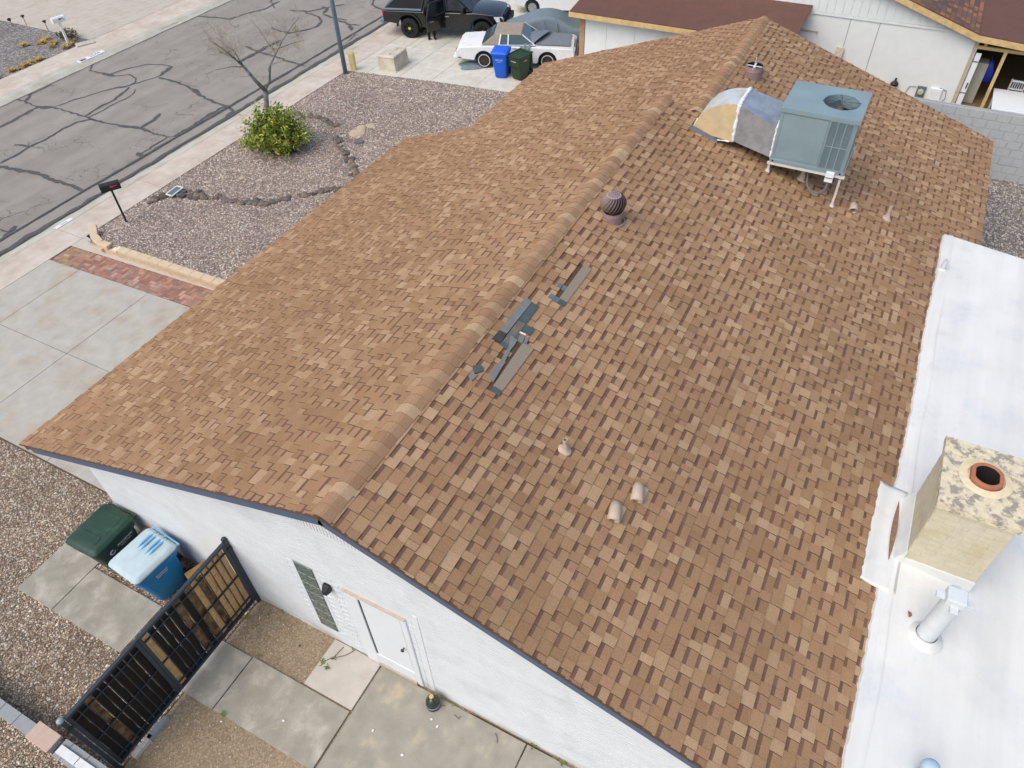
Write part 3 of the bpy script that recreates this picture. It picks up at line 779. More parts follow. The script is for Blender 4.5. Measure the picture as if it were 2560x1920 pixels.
# walls
WY0, WY1 = -2.5, 11.4
under = lambda y: (RZ - SL * abs(y - RY)) - 0.16
m = MB()
m.slabx([(WY0, -0.15), (WY1, -0.15), (WY1, under(WY1)), (RY, under(RY)), (WY0, under(WY0))], 0.0, 0.16)
wall = m.build('wall', 'brick_white', house)
m = MB(); m.box(0.16, 13.2, WY1 - 0.16, WY1, -0.15, under(WY1)); m.box(0.16, 20.0, WY0, WY0 + 0.16, -0.15, under(WY0))
m.build('wall', 'brick_white', house)
m = MB(); m.slabx([(WY0 + .17, -0.15), (10.2, -0.15), (10.2, FZ - SL * (10.2 - FY) - .16), (FY, FZ - .16), (WY0 + .17, under(WY0))], 19.84, 20.0); m.build('wall', 'brick_white', house)
m = MB(); m.slabx([(10.3, -0.15), (WY1 - .17, -0.15), (WY1 - .17, under(WY1)), (RY, under(RY)), (RY, FZ - .25), (10.3, FZ - SL * (10.3 - FY) - .25)], 13.0, 13.16); m.build('wall', 'brick_white', house)
m = MB(); m.box(13.2, 19.9, 10.05, 10.2, -.15, 2.3); m.build('wall', 'brick_white', house)
# bricks of the gable wall stand proud of the mortar
DO = (4.12, 5.32, 0.0, 2.56); WO = (5.90, 6.32, 0.44, 2.64)
SILL = 4.11
bk = MB(); ch = 0.086; bl = 0.26; k = 0; z = 0.0
while z < SILL - 0.02:
    y = WY0 + (0.0 if k % 2 else bl / 2)
    while y < WY1:
        a, b = y + .0005, min(y + bl - .0007, WY1); z1 = min(z + ch - .009, SILL)
        y += bl
        if z1 > min(under(a), under(b)) - 0.01: continue
        if b > DO[0] and a < DO[1] and z < DO[3] and z1 > DO[2]: continue
        if b > WO[0] and a < WO[1] and z < WO[3] and z1 > WO[2]: continue
        dx = 0.006 + R.uniform(-.0008, .0008)
        bk.add([(0, a, z), (0, b, z), (0, b, z1), (0, a, z1), (-dx, a, z), (-dx, b, z), (-dx, b, z1), (-dx, a, z1)], [(4, 7, 6, 5), (0, 4, 5, 1), (1, 5, 6, 2), (2, 6, 7, 3), (3, 7, 4, 0)])
    z += ch; k += 1
# fill bricks cut at the openings
for z0 in [ch * i for i in range(31)]:
    for (a, b) in ((DO[1], DO[1] + .09), (DO[0] - .09, DO[0]), (WO[1], WO[1] + .07), (WO[0] - .07, WO[0])):
        zt = (DO if a > 4 and b < 5.6 else WO)[3]
        if z0 > zt or z0 < (0 if zt == DO[3] else WO[2]): continue
        bk.box(-.0055, .001, a, b, z0, z0 + ch - .012)
bk.build('brickwork', 'brick_white', house, kind='stuff')
# gable siding boards above the brick
mat('flash_dark', (70, 74, 80), .8, .1)
mat('siding', (222, 226, 228), 0.6, 0.03, 4)
yy = 2.6
while yy < 7.2:
    a, b = yy, yy + 0.06
    top = min(under(a), under(b)) + 0.02
    if top > SILL + 0.03:
        MB().hexa([(-.03, a, SILL + .012), (-.002, a, SILL + .012), (-.002, b - .012, SILL + .012), (-.03, b - .012, SILL + .012), (-.03, a, under(a)), (-.002, a, under(a)), (-.002, b - .012, under(b)), (-.03, b - .012, under(b))]).build('siding_board', 'siding', house)
    yy += 0.06
MB().box(-.012, -.001, 2.62, 7.15, SILL - .012, SILL + .2).build('gap', 'flash_dark', house)

# door
mat('door_white', (222, 227, 230), 0.5, 0.02, 4)
mat('door_trim_tan', (184, 172, 152), 0.8, 0.1, 10)
door = MB().box(-.02, .03, 4.26, 5.03, 0.47, 2.42).build('door', 'door_white', house, bevel=.006, seg=1)
m = MB()
m.box(-.036, .05, 5.05, 5.32, 0.02, 2.5); m.box(-.036, .05, 4.12, 4.24, 0.02, 2.5); m.box(-.035, .05, 4.24, 5.05, 2.43, 2.5)
m.build('door_frame', 'door_white', door, bevel=.008, seg=1)
m = MB(); m.box(-.05, .05, 4.13, 5.33, 2.502, 2.53); m.build('head_trim', 'door_trim_tan', door, bevel=.005, seg=1)
m = MB(); m.box(-.034, .04, 4.24, 5.05, 0.1, 0.455); m.build('door_sill', 'white_paint', door, bevel=.006, seg=1)
m = MB(); m.box(-.06, .04, 4.24, 5.05, 0.0, 0.1); m.build('threshold', 'door_trim_tan', door)
mat('steel_dark', (70, 72, 75), 0.35, 0, metal=0.8)
m = MB(); m.tube([(-.02, 4.33, 1.36), (-.055, 4.33, 1.36)], .012, 8); m.lathe([(.01, 0), (.03, .012), (.034, .03), (.02, .045)], 12, (-.05, 4.33, 1.36), ax=Matrix.Rotation(-pi / 2, 3, 'Y'))
m.build('handle', 'steel_dark', door, smooth=True)
m = MB(); m.box(-.0225, -.0195, 5.015, 5.045, .47, 2.42); m.build('weather_strip', 'dull_black', door)
# trim board right of the door
MB().box(-.013, .0, 3.88, 3.97, 0.03, 2.8).build('trim_board', 'white_paint', house, bevel=.004, seg=1)

# glass block window
def gb_mat():
    m = bpy.data.materials.new('glass_block'); m.use_nodes = True; N, L = m.node_tree.nodes, m.node_tree.links; p = N['Principled BSDF']
    geo = N.new('ShaderNodeNewGeometry'); mp = N.new('ShaderNodeMapping'); mp.inputs['Scale'].default_value = (1, 7, 26); L.new(geo.outputs['Position'], mp.inputs[0])
    n = N.new('ShaderNodeTexNoise'); n.inputs['Scale'].default_value = 2.0; n.inputs['Detail'].default_value = 3; L.new(mp.outputs[0], n.inputs['Vector'])
    r = N.new('ShaderNodeValToRGB'); r.color_ramp.elements[0].color = (*lin((44, 54, 50)), 1); r.color_ramp.elements[1].color = (*lin((140, 156, 150)), 1); r.color_ramp.elements[0].position = .35; r.color_ramp.elements[1].position = .72
    L.new(n.outputs[0], r.inputs[0]); L.new(r.outputs[0], p.inputs['Base Color']); p.inputs['Roughness'].default_value = 0.18
    b = N.new('ShaderNodeBump'); b.inputs['Strength'].default_value = .5; L.new(n.outputs[0], b.inputs['Height']); L.new(b.outputs[0], p.inputs['Normal'])
    MATS['glass_block'] = m
gb_mat()
mat('mortar_grey', (150, 154, 150), 0.9, 0.15, 20)
win = MB().box(-.006, .02, WO[0], WO[1], WO[2], WO[3]).build('window', 'mortar_grey', house)
nb_ = 7; hh = (WO[3] - WO[2]) / nb_
for i in range(nb_):
    z0 = WO[2] + i * hh + .012
    MB().box(-.022, .0, WO[0] + .018, WO[1] - .018, z0, z0 + hh - .022).build('glass_block', 'glass_block', win, bevel=.014, seg=2)

# black wall camera light
wl = MB()
wl.loft([[(x * .72, 5.66 + y * .72, 2.31 + (z - 2.31) * .76) for x, y, z in r] for r in ([(-.004, -.09, 2.2), (-.004, .09, 2.2), (-.004, .09, 2.42), (-.004, -.09, 2.42)], [(-.07, -.095, 2.19), (-.07, .095, 2.19), (-.07, .1, 2.43), (-.07, -.1, 2.43)], [(-.2, -.06, 2.2), (-.2, .06, 2.2), (-.2, .06, 2.30), (-.2, -.06, 2.30)])])
wl = wl.build('wall_light', 'black_plastic', house, bevel=.015)
MB().lathe([(.02, 0), (.02, .01)], 12, (-.144, 5.66, 2.265), ax=Matrix.Rotation(-pi / 2, 3, 'Y')).build('lens', 'steel_dark', wl)

# ------------------------------------------------------------------ flat white roof over the rear extension
FT = lambda x, y: 2.70 + 0.118 * (y + 2.15) if y < -2.15 else backz(y) + 0.03
m = MB(); vs = []; fs = []
nx, ny = 220, 24
ytab = [0.0, .03, .06] + [0.06 + (k + 1) / (ny - 2) * 9.5 for k in range(ny - 2)]
for i in range(nx + 1):
    x = XE - 0.1 + (14.1 - XE) * i / nx
    e = -2.12 + 0.006 * math.sin(x * 7.1) + 0.012 * math.sin(x * 1.3 + 1) + R.uniform(-.012, .012)
    if x > 13.99: e -= 0.02
    for j, t in enumerate(ytab):
        y = e - t
        z = backz(e) + 0.002 if j == 0 else (2.742 - 0.118 * max(0, -y - 2.2) + 0.006 * math.sin(x * 1.7) * math.sin(y * 2.1) + (0.012 if j == 1 else 0.014))
        if j == 1: z = max(z, backz(e) + .035)
        vs.append((x, y, z))
for i in range(nx):
    for j in range(len(ytab) - 1): a = i * len(ytab) + j; fs.append((a, a + 1, a + len(ytab) + 1, a + len(ytab)))
m.add(vs, fs)
flat = m.build('flat_roof', 'roof_coating', house, smooth=True, angle=40)
bm = bmesh.new(); bm.from_mesh(flat.data); bmesh.ops.recalc_face_normals(bm, faces=bm.faces); bm.to_mesh(flat.data); bm.free()
MB().hexa([(XE, -11.5, 1.2), (14.06, -11.5, 1.2), (14.06, -3.0, 1.9), (XE, -3.0, 1.9), (XE, -11.5, 1.62), (14.06, -11.5, 1.62), (14.06, -2.3, 2.70), (XE, -2.3, 2.70)]).build('roof_edge', 'roof_coating', flat)
MB().box(0.05, 13.9, -11.3, -11.1, -.1, 1.6).build('wall', 'brick_white', house)
MB().box(13.74, 13.9, -11.1, -2.6, -.1, 1.9).build('wall', 'brick_white', house)
# seam lines of the coating
for yv in (-2.32,):
    m = MB(); pts = [(XE + (14 - XE) * k / 40, yv + .02 * math.sin(k * .7)) for k in range(41)]
    vs = []
    for x, y in pts: z = 2.762 - 0.118 * max(0, -y - 2.2); vs += [(x, y - .06, z - .004), (x, y, z + .0025), (x, y + .06, z - .004)]
    fs = [f for k in range(40) for f in ((3 * k, 3 * k + 3, 3 * k + 4, 3 * k + 1), (3 * k + 1, 3 * k + 4, 3 * k + 5, 3 * k + 2))]
    m.add(vs, fs).build('seam', 'roof_coating', flat, smooth=True)

# chimney
mat('chimney_brick', (200, 193, 168), 0.85, 0.06, 8, 0.15, 60, c2=(190, 178, 146), vscale=1.6, amount=0.56)
mat('chimney_mortar', (200, 190, 162), 0.9, 0.08, 8)
mat('crown', (152, 144, 132), 0.9, 0.1, 14, 0.3, 40, c2=(212, 201, 172), vscale=8.0, amount=0.47, soft=.55)
mat('clay', (168, 108, 80), 0.8, 0.1, 12)
mat('soot_and_shade', (26, 22, 20), 0.95, 0.1)  # soot in the flue; elsewhere black painted in for the shade inside openings
CX0, CX1, CY0, CY1 = 4.23, 5.44, -3.40, -2.40
fx_, fy_ = 4.93, -2.93
def ringbox(m, x0, x1, y0, y1, z0, z1, h):
    m.box(x0, fx_ - h, y0, y1, z0, z1); m.box(fx_ + h, x1, y0, y1, z0, z1); m.box(fx_ - h, fx_ + h, y0, fy_ - h, z0, z1); m.box(fx_ - h, fx_ + h, fy_ + h, y1, z0, z1); return m
chim = ringbox(MB(), CX0 + .012, CX1 - .012, CY0 + .012, CY1 - .012, 2.2, 4.23, .16).build('chimney', 'chimney_mortar', house)
ch = 0.112; k = 0; z = 2.56
mcache = {}
def cbrick(x0, x1, y0, y1, z0, z1):
    MB().box(x0, x1, y0, y1, z0, z1).build('brick', 'chimney_brick', chim, bevel=0)
while z < 4.2:
    z1 = min(z + ch - .0035, 4.229); off = 0 if k % 2 else 0.165
    for side in range(4):
        a0, a1 = (CY0, CY1) if side < 2 else (CX0 + .004, CX1 - .004)
        t = a0 - off
        while t < a1:
            s, e = max(t, a0) + .0015, min(t + .33, a1) - .0015
            t += .33
            if e - s < .03: continue
            p = R.uniform(0, .0025)
            if side == 0: cbrick(CX0 - p, CX0 + .02, s, e, z, z1)
            elif side == 1: cbrick(CX1 - .02, CX1 + p, s, e, z, z1)
            elif side == 2: cbrick(s + .018 if s < CX0 + .05 else s, e - (.018 if e > CX1 - .05 else 0), CY1 - .02, CY1 + p, z, z1)
            else: cbrick(s + .018 if s < CX0 + .05 else s, e - (.018 if e > CX1 - .05 else 0), CY0 - p, CY0 + .02, z, z1)
    z += ch; k += 1
m = ringbox(MB(), CX0 - .045, CX1 + .12, CY0 - .05, CY1 + .04, 4.232, 4.335, .155)
m.build('chimney_cap', 'crown', chim)
m = MB(); prof = [(.16, 4.30), (.245, 4.30), (.25, 4.33), (.245, 4.415), (.235, 4.425), (.195, 4.425), (.185, 4.415), (.16, 4.34), (.15, 3.4)]
rings = []
for r, z in prof: rings.append([(fx_ + r * .95 * math.cos(a), fy_ + r * .95 * math.copysign(min(abs(math.sin(a)), .88), math.sin(a)), z) for a in [2 * pi * i / 28 for i in range(28)]])
m.loft(rings[1:7], False); m.build('flue', 'clay', chim, smooth=True, angle=40)
m = MB(); m.loft(rings[6:], False); m.build('flue_liner', 'soot_and_shade', chim, smooth=True)
MB().quad((fx_ - .2, fy_ - .2, 3.6), (fx_ + .2, fy_ - .2, 3.6), (fx_ + .2, fy_ + .2, 3.6), (fx_ - .2, fy_ + .2, 3.6)).build('flue_floor', 'soot_and_shade', chim)
mat('mortar_cream', (214, 200, 166), 0.9, 0.1, 10, .2, 40)
m = MB(); m.lathe([(.36, 4.337), (.31, 4.352), (.25, 4.362)], 24, (fx_, fy_, 0), cap=False); m.build('mortar_wash', 'mortar_cream', chim, smooth=True)
# white flashing apron of the chimney, lapped up the slope
m = MB(); vs = []; prof = [-1.87, -1.885, -1.95, -2.05, -2.14, -2.25, -2.4]
n_ = len(prof)
for i in range(31):
    x = 3.58 + 2.06 * i / 30
    for j, y in enumerate(prof):
        z = max(backz(y) + (.03 if j == 0 else .042), 2.742 - .118 * max(0, -y - 2.2) + .022)
        vs.append((x + (R.uniform(-.012, .012) if i in (0, 30) else 0), y + (R.uniform(-.015, .012) if j == 0 else 0), z))
m.add(vs, [(i * n_ + j, i * n_ + j + 1, (i + 1) * n_ + j + 1, (i + 1) * n_ + j) for i in range(30) for j in range(n_ - 1)])
fl = m.build('chimney_flashing', 'roof_coating', flat, smooth=True, angle=50)
bm = bmesh.new(); bm.from_mesh(fl.data); bmesh.ops.recalc_face_normals(bm, faces=bm.faces); bm.to_mesh(fl.data); bm.free()
so_ = fl.modifiers.new('s', 'SOLIDIFY'); so_.thickness = 0.02; so_.offset = -1
MB().hexa([(4.2, -2.27, 2.74), (5.48, -2.27, 2.74), (5.48, -2.405, 2.74), (4.2, -2.405, 2.74), (4.2, -2.385, 3.02), (5.48, -2.385, 3.02), (5.48, -2.405, 3.02), (4.2, -2.405, 3.02)]).build('cant_strip', 'roof_coating', flat)
mat('rust_gap', (134, 104, 84), 0.95, 0.2, 20)
m = MB(); vs = []
for i in range(13):
    x = 4.12 + 1.25 * i / 12; w_ = .05 * math.sin(pi * (i + .15) / 12.3); vs += [(x, -2.215 - w_, 2.782), (x, -2.215 + w_ * .8, 2.782)]
m.add(vs, [(2 * i, 2 * i + 2, 2 * i + 3, 2 * i + 1) for i in range(12)]); m.build('open_gap', 'rust_gap', flat)
# base flashing collar round the chimney
m = MB(); m.box(CX0 - .02, CX1 + .02, CY0 - .02, CY1 + .015, 2.45, 2.86); m.build('chimney_flashing', 'roof_coating', flat, bevel=.01)
# ------------------------------------------------------------------ rooftop air conditioner
mat('ac_paint', (130, 152, 157), 0.5, 0.05, 4, 0.03, 30, c2=(121, 142, 149), vscale=2.0, spec=.5)
mat('ac_dark', (58, 70, 74), 0.6, 0.1)
mat('galv', (186, 194, 200), 0.38, 0.08, 5, 0.03, 20, metal=0.6, c2=(166, 174, 182), vscale=3)
mat('galv_pale', (206, 212, 212), .4, .06, 5, metal=.25, c2=(190, 190, 180), vscale=3)
mat('duct_tan', (204, 182, 140), 0.6, 0.08, 7, c2=(190, 176, 150), vscale=2.5, amount=0.58)
mat('sealant', (228, 231, 233), 0.7, 0.05, 10, .2, 30)
mat('frame_white', (206, 204, 196), 0.7, 0.12, 14, c2=(160, 140, 116), vscale=7, amount=0.66)
mat('fan_red', (112, 76, 74), 0.6, 0.1)
mat('flash_grey', (104, 110, 116), 0.6, 0.12, 8)
X0, X1, Y0, Y1, Z0, ZT = 12.6, 14.08, 0.42, 2.03, 4.40, 5.67
ac = thing('rooftop_air_conditioner', 'blue grey packaged air conditioner on a white stand with metal duct', 'air conditioner', (13.3, 1.2, backz(1.2)))
m = MB(); m.box(X0, X1, Y0, Y1, Z0 + .09, ZT - .4)
for q_ in ((X0, X0 + .02, Y0, Y1), (X1 - .02, X1, Y0, Y1), (X0 + .02, X1 - .02, Y0, Y0 + .02), (X0 + .02, X1 - .02, Y1 - .02, Y1)): m.box(*q_, ZT - .4, ZT - .07)
cab = m.build('cabinet', 'ac_paint', ac)
# top cover with a round fan opening
FC_ = Vector((13.38, 0.92)); FR = 0.385
m = MB(); n = 40; ring = [(FC_.x + FR * math.cos(2 * pi * i / n), FC_.y + FR * math.sin(2 * pi * i / n)) for i in range(n)]
sq = []
ox0, ox1, oy0, oy1 = X0 - .03, X1 + .03, Y0 - .03, Y1 + .03
for i in range(n):
    a = 2 * pi * i / n; dx, dy = math.cos(a), math.sin(a); t = min([(ox1 - FC_.x) / dx if dx > 1e-6 else 9, (ox0 - FC_.x) / dx if dx < -1e-6 else 9, (oy1 - FC_.y) / dy if dy > 1e-6 else 9, (oy0 - FC_.y) / dy if dy < -1e-6 else 9])
    sq.append((FC_.x + dx * t, FC_.y + dy * t))
for c in ((ox0, oy0), (ox0, oy1), (ox1, oy0), (ox1, oy1)):
    k = min(range(n), key=lambda i: (sq[i][0] - c[0]) ** 2 + (sq[i][1] - c[1]) ** 2); sq[k] = c
zt, zb = ZT + .02, ZT - .068
vs = [(x, y, zt) for x, y in sq] + [(x, y, zt - .012) for x, y in ring] + [(x, y, zb) for x, y in sq] + [(x, y, zb - .2) for x, y in ring]
fs = []
for i in range(n):
    j = (i + 1) % n; fs += [(i, j, n + j, n + i), (2 * n + i, 2 * n + j, j, i), (n + i, n + j, 3 * n + j, 3 * n + i)]
top = MB().add(vs, fs).build('top_cover', 'ac_paint', ac)
MB().lathe([(FR + .1, ZT - .39), (FR + .1, ZT - .35)], 30, (FC_.x, FC_.y, 0)).build('fan_well', 'soot_and_shade', ac)
m = MB()
for k in range(4):
    a = k * pi / 2 + .5; d = Vector((math.cos(a), math.sin(a), 0)); p_ = Vector((-d.y, d.x, 0)); c = Vector((FC_.x, FC_.y, ZT - .13))
    m.add([c + d * .07 - p_ * .05 + Vector((0, 0, .03)), c + d * .07 + p_ * .05 - Vector((0, 0, .03)), c + d * .34 + p_ * .13 - Vector((0, 0, .05)), c + d * .34 - p_ * .1 + Vector((0, 0, .05))], [(0, 1, 2, 3)])
fan = m.build('fan', 'ac_dark', ac)
MB().lathe([(.075, ZT - .22), (.075, ZT - .13), (.05, ZT - .09), (.02, ZT - .085)], 14, (FC_.x, FC_.y, 0)).build('fan_hub', 'fan_red', fan)
m = MB()
for r in (.2, .36): m.tube([(FC_.x + r * math.cos(2 * pi * i / 32), FC_.y + r * math.sin(2 * pi * i / 32), ZT + .02) for i in range(33)], .0025, 4)
for k in range(8):
    a = k * pi / 4 + .2; m.tube([(FC_.x + .03 * math.cos(a), FC_.y + .03 * math.sin(a), ZT + .03), (FC_.x + .41 * math.cos(a), FC_.y + .41 * math.sin(a), ZT + .018)], .006 if k % 2 == 0 else .003, 5)
m.build('fan_guard', 'ac_dark', ac)
# near side: large access panel and coil grille in six bays
m = MB(); m.box(X0 - .008, X0 + .01, 1.0, 1.955, Z0 + .14, ZT - .1); m.build('access_panel', 'ac_paint', ac, bevel=.004, seg=1)
m = MB(); m.box(X0 - .005, X0 + .01, .495, .965, Z0 + .11, ZT - .08); coil = m.build('coil', 'ac_dark', ac)
gy0, gy1, gz0, gz1 = .49, .97, Z0 + .1, ZT - .075
m = MB(); w_ = .022
for y in (gy0, gy0 + (gy1 - gy0) / 3, gy0 + (gy1 - gy0) * 2 / 3, gy1): m.box(X0 - .028, X0 - .004, y - w_ / 2, y + w_ / 2, gz0, gz1)
for z in (gz0, (gz0 + gz1) / 2 - .02, gz1): m.box(X0 - .026, X0 - .0045, gy0, gy1, z - w_ / 2, z + w_ / 2)
m.build('grille_frame', 'ac_paint', coil)
m = MB(); z = gz0 + .025
while z < gz1 - .01: m.box(X0 - .018, X0 - .0048, gy0 + .012, gy1 - .012, z, z + .009); z += .024
m.build('grille_louvres', 'ac_paint', coil, kind='stuff')
for y in (Y0 + .012, Y1 - .06): MB().box(X0 - .012, X0 + .02, y, y + .048, Z0 + .09, ZT - .07).build('corner_post', 'ac_paint', ac, bevel=.003, seg=1)
m = MB(); m.box(X0 - .02, X1 + .02, Y0 - .012, Y1 + .012, Z0, Z0 + .088); m.build('base_rail', 'ac_paint', ac, bevel=.005, seg=1)
for y in (Y0 + .06, Y1 - .06): MB().lathe([(.02, 0), (.02, .004)], 12, (X0 - .022, y, Z0 + .045), ax=Matrix.Rotation(-pi / 2, 3, 'Y')).build('lifting_hole', 'soot_and_shade', ac)
# stand
m = MB()
for x in (X0 + .0, X1 - .02): m.bar((x, Y0 - .06, Z0 - .03), (x, Y1 + .05, Z0 - .03), .05, .055)
for y in (Y0 + .0, Y1 - .0): m.bar((X0, y, Z0 - .031), (X1, y, Z0 - .031), .045, .05)
m.build('stand_frame', 'frame_white', ac)
for x, y, lean in ((X0 + .02, Y1, .02), (X0 + .05, Y0 + .02, .05), (X1 - .02, Y1, 0), (X1 - .02, Y0 + .02, 0)):
    zf = backz(y) + .02
    m = MB(); m.bar((x, y, Z0 - .03), (x + lean * .5, y, zf), .05, .045); m.box(x + lean * .5 - .07, x + lean * .5 + .07, y - .05, y + .05, zf - .015, zf + .012); m.build('leg', 'frame_white', ac)
# electrical disconnect and conduit
m = MB(); m.box(12.49, 12.575, .585, .76, 4.24, 4.47); dis = m.build('disconnect_box', 'sealant', ac, bevel=.008); 
MB().box(12.482, 12.49, .59, .755, 4.34, 4.36).build('latch', 'flash_grey', dis)
m = MB(); m.tube([(12.53, .66, 4.24), (12.5, .68, 4.05), (12.5, .8, 3.92), (12.54, .98, 3.92), (12.62, 1.1, 4.02), (12.75, 1.15, 4.2), (12.9, 1.15, 4.38)], .018, 8); m.build('conduit', 'flash_grey', ac, smooth=True)
# duct: square transition from the cabinet to a quarter-round elbow entering the roof
def dring(x0, x1, y, z0, z1): return [(x0, y, z0), (x1, y, z0), (x1, y, z1), (x0, y, z1)]
DX0, DX1 = 12.62, 13.55
dz = 4.76
A_ = [(12.64, 2.03, 4.47), (13.7, 2.03, 4.47), (13.7, 2.03, 5.3), (12.64, 2.03, 5.17)]
B_ = [(DX0, 2.96, 4.70), (DX1, 2.96, 4.70), (DX1, 2.96, 5.56), (DX0, 2.96, 5.56)]
duct = MB()
for k in range(4):
    j = (k + 1) % 4; a, b, c, d = [Vector(p) for p in (A_[k], A_[j], B_[j], B_[k])]; ctr = (a + b + c + d) / 4
    nrm = (b - a).cross(d - a).normalized(); ctr = ctr + nrm * (.02)
    duct.add([a, b, c, d, ctr], [(0, 1, 4), (1, 2, 4), (2, 3, 4), (3, 0, 4)])
duct = duct.build('duct', 'galv', ac)
bm = bmesh.new(); bm.from_mesh(duct.data); bmesh.ops.recalc_face_normals(bm, faces=bm.faces); bm.to_mesh(duct.data); bm.free()
el = MB(); rings = []
YB = 2.97; YE = 3.93
zin = 4.66
arc = []
for i in range(13):
    a = pi / 2 * i / 12
    arc.append((YB + (YE - YB) * math.sin(a), 4.76 + (5.56 - 4.76) * math.cos(a)))
arc[-1] = (YE, backz(YE) + .02)
side = [(YB, zin)] + arc
for xx in (DX0, DX1):
    pass
base = [(y, backz(y) + .03) for y in (YE, (YB + YE) / 2, YB)]
poly = arc + [(YE - .02, backz(YE) - .0), (YB, zin)]
n = len(poly)
for xx in (DX0, DX1): MB().add([(xx, y, z) for y, z in poly], [tuple(range(n))]).build('elbow_cheek', 'duct_tan', duct)
m = MB(); m.add([(DX0, y, z) for y, z in arc] + [(DX1, y, z) for y, z in arc], [(i, i + 1, 13 + i + 1, 13 + i) for i in range(12)]); m.build('elbow_back', 'galv_pale', duct, smooth=True)
m = MB(); m.add([(DX0 + .005, YB, zin), (DX1, YB, zin), (DX1, YE, backz(YE) - .05), (DX0 + .005, YE, backz(YE) - .05)], [(0, 1, 2, 3)]); m.build('elbow_floor', 'soot_and_shade', duct)
# white sealant beads
def bead(pts, r, name='sealant_bead'):
    out = []; rs = []
    for a, b in zip(pts[:-1], pts[1:]):
        a, b = Vector(a), Vector(b); k = max(2, int((b - a).length / .05))
        for i in range(k): out.append(a.lerp(b, i / k) + Vector((R.uniform(-.008, .008), R.uniform(-.012, .012), R.uniform(-.01, .01)))); rs.append(r * R.uniform(.6, 1.35))
    out.append(Vector(pts[-1])); rs.append(r)
    MB().tube(out, rs, 7).build(name, 'sealant', duct, smooth=True)
bead([(DX0, 2.96, 4.69), (DX0 - .005, 2.96, 5.57), (DX1, 2.96, 5.57), (DX1, 2.96, 4.9)], .04)
bead([(12.63, 2.05, 4.47), (12.63, 2.05, 5.17), (13.65, 2.05, 5.3)], .026)
bead([(DX0, y, z) for y, z in arc[9:]] + [(DX0 - .005, 3.4, backz(3.4) + .06), (DX0 - .005, YB + .06, zin + .01)], .016)
bead([(DX0, YE, backz(YE) + .02), (DX1, YE, backz(YE) + .03)], .02)
m = MB(); m.hexa([(12.56, 3.3, backz(3.3) + .02), (12.64, 3.3, backz(3.3) + .02), (12.64, 3.97, backz(3.97) + .02), (12.56, 3.97, backz(3.97) + .02), (12.58, 3.3, backz(3.3) + .1), (12.64, 3.3, backz(3.3) + .1), (12.64, 3.97, backz(3.97) + .1), (12.58, 3.97, backz(3.97) + .1)]); m.build('curb_flashing', 'flash_grey', duct)

# ------------------------------------------------------------------ turbine vents
mat('vent_brown', (138, 118, 116), 0.5, 0.08, 8, spec=.5)
mat('vent_brown_dark', (58, 44, 44), 0.6, 0.1)
def turbine(loc, whole, label):
    x, y, z = loc; s = 1.0
    t = thing('turbine_vent', label, 'roof vent', loc, group=None)
    k_ = .72 if whole else .74; rb = (.265 if whole else .30) * k_; bh = (0.2 if whole else 0.36) * k_
    m = MB(); prof = [(rb * 1.04, -.13), (rb * .98, bh * .45), (rb * 1.0, bh * .46), (rb * 1.02, bh * .5), (rb * .99, bh * .54), (rb * .97, bh)]
    m.lathe(prof, 28, loc, cap=False); m.build('base', 'vent_brown', t, smooth=True, angle=50)
    if whole:
        m = MB(); m.lathe([(.24, -.07), (.27, -.085)], 24, loc, cap=False); m.build('flange', 'vent_brown', t)
        zc = z + bh + .25 * k_; rx = .345 * k_; nb = 22; m2 = []
        MB().lathe([(a_ * k_, zc + b_ * k_) for a_, b_ in ((.2, -.23), (.29, -.13), (.315, 0), (.28, .13), (.17, .21))], 20, (x, y, 0)).build('core', 'soot_and_shade', t)
        for k in range(nb):
            a0 = 2 * pi * k / nb; m = MB(); K = 9; vs = []
            for i in range(K):
                u = i / (K - 1); ph = -1.08 + u * 2.05; rr = rx * math.cos(ph) ; zz = zc + .26 * k_ * math.sin(ph) / math.sin(1.08)
                tw = a0 + u * 0.95
                for dt, dr in ((0, 0.010), (.5, .003), (.82, -.022)):
                    aa = tw + dt * 2 * pi / nb; vs.append((x + (rr + dr) * math.cos(aa), y + (rr + dr) * math.sin(aa), zz))
            fs = [f for i in range(K - 1) for f in ((3 * i, 3 * i + 1, 3 * i + 4, 3 * i + 3), (3 * i + 1, 3 * i + 2, 3 * i + 5, 3 * i + 4))]
            m.add(vs, fs); m.build('blade', 'vent_brown', t, smooth=True)
        m = MB(); m.lathe([(a_ * k_, zc + b_ * k_) for a_, b_ in ((.20, .195), (.205, .222), (.19, .235), (.03, .245), (.025, .255), (.001, .257))], 24, (x, y, 0)); m.build('top_plate', 'vent_brown', t, smooth=True, angle=40)
        for k in range(18):
            a = 2 * pi * k / 18; MB().lathe([(.009, zc + .232 * k_), (.007, zc + .244 * k_)], 6, (x + .185 * k_ * math.cos(a), y + .185 * k_ * math.sin(a), 0)).build('rivet', 'bright_white', t)
    else:
        m = MB(); m.lathe([(rb * .93, bh - .01), (rb * .9, .05)], 28, loc, cap=False); m.build('inner_wall', 'soot_and_shade', t)
        MB().lathe([(rb * .9, .05), (rb * .9, .06)], 28, loc).build('throat', 'soot_and_shade', t)
        m = MB(); zt_ = z + bh
        m.bar((x - rb, y, zt_ - .03), (x + rb, y, zt_ - .03), .02); m.bar((x, y - rb, zt_ - .03), (x, y + rb, zt_ - .03), .02); m.tube([(x, y, zt_ - .04), (x, y, zt_ + .2)], .008, 6)
        m.tube([(x, y, zt_ + .03), (x - .06, y - .02, zt_ - .06)], .016, 6)
        m.build('bracket', 'sealant', t)
    return t
a = onBack(1527, 556); turbine((a.x + .12, a.y + .02, backz(a.y) + .05), True, 'round spinning turbine vent with brown curved blades on rear roof slope')
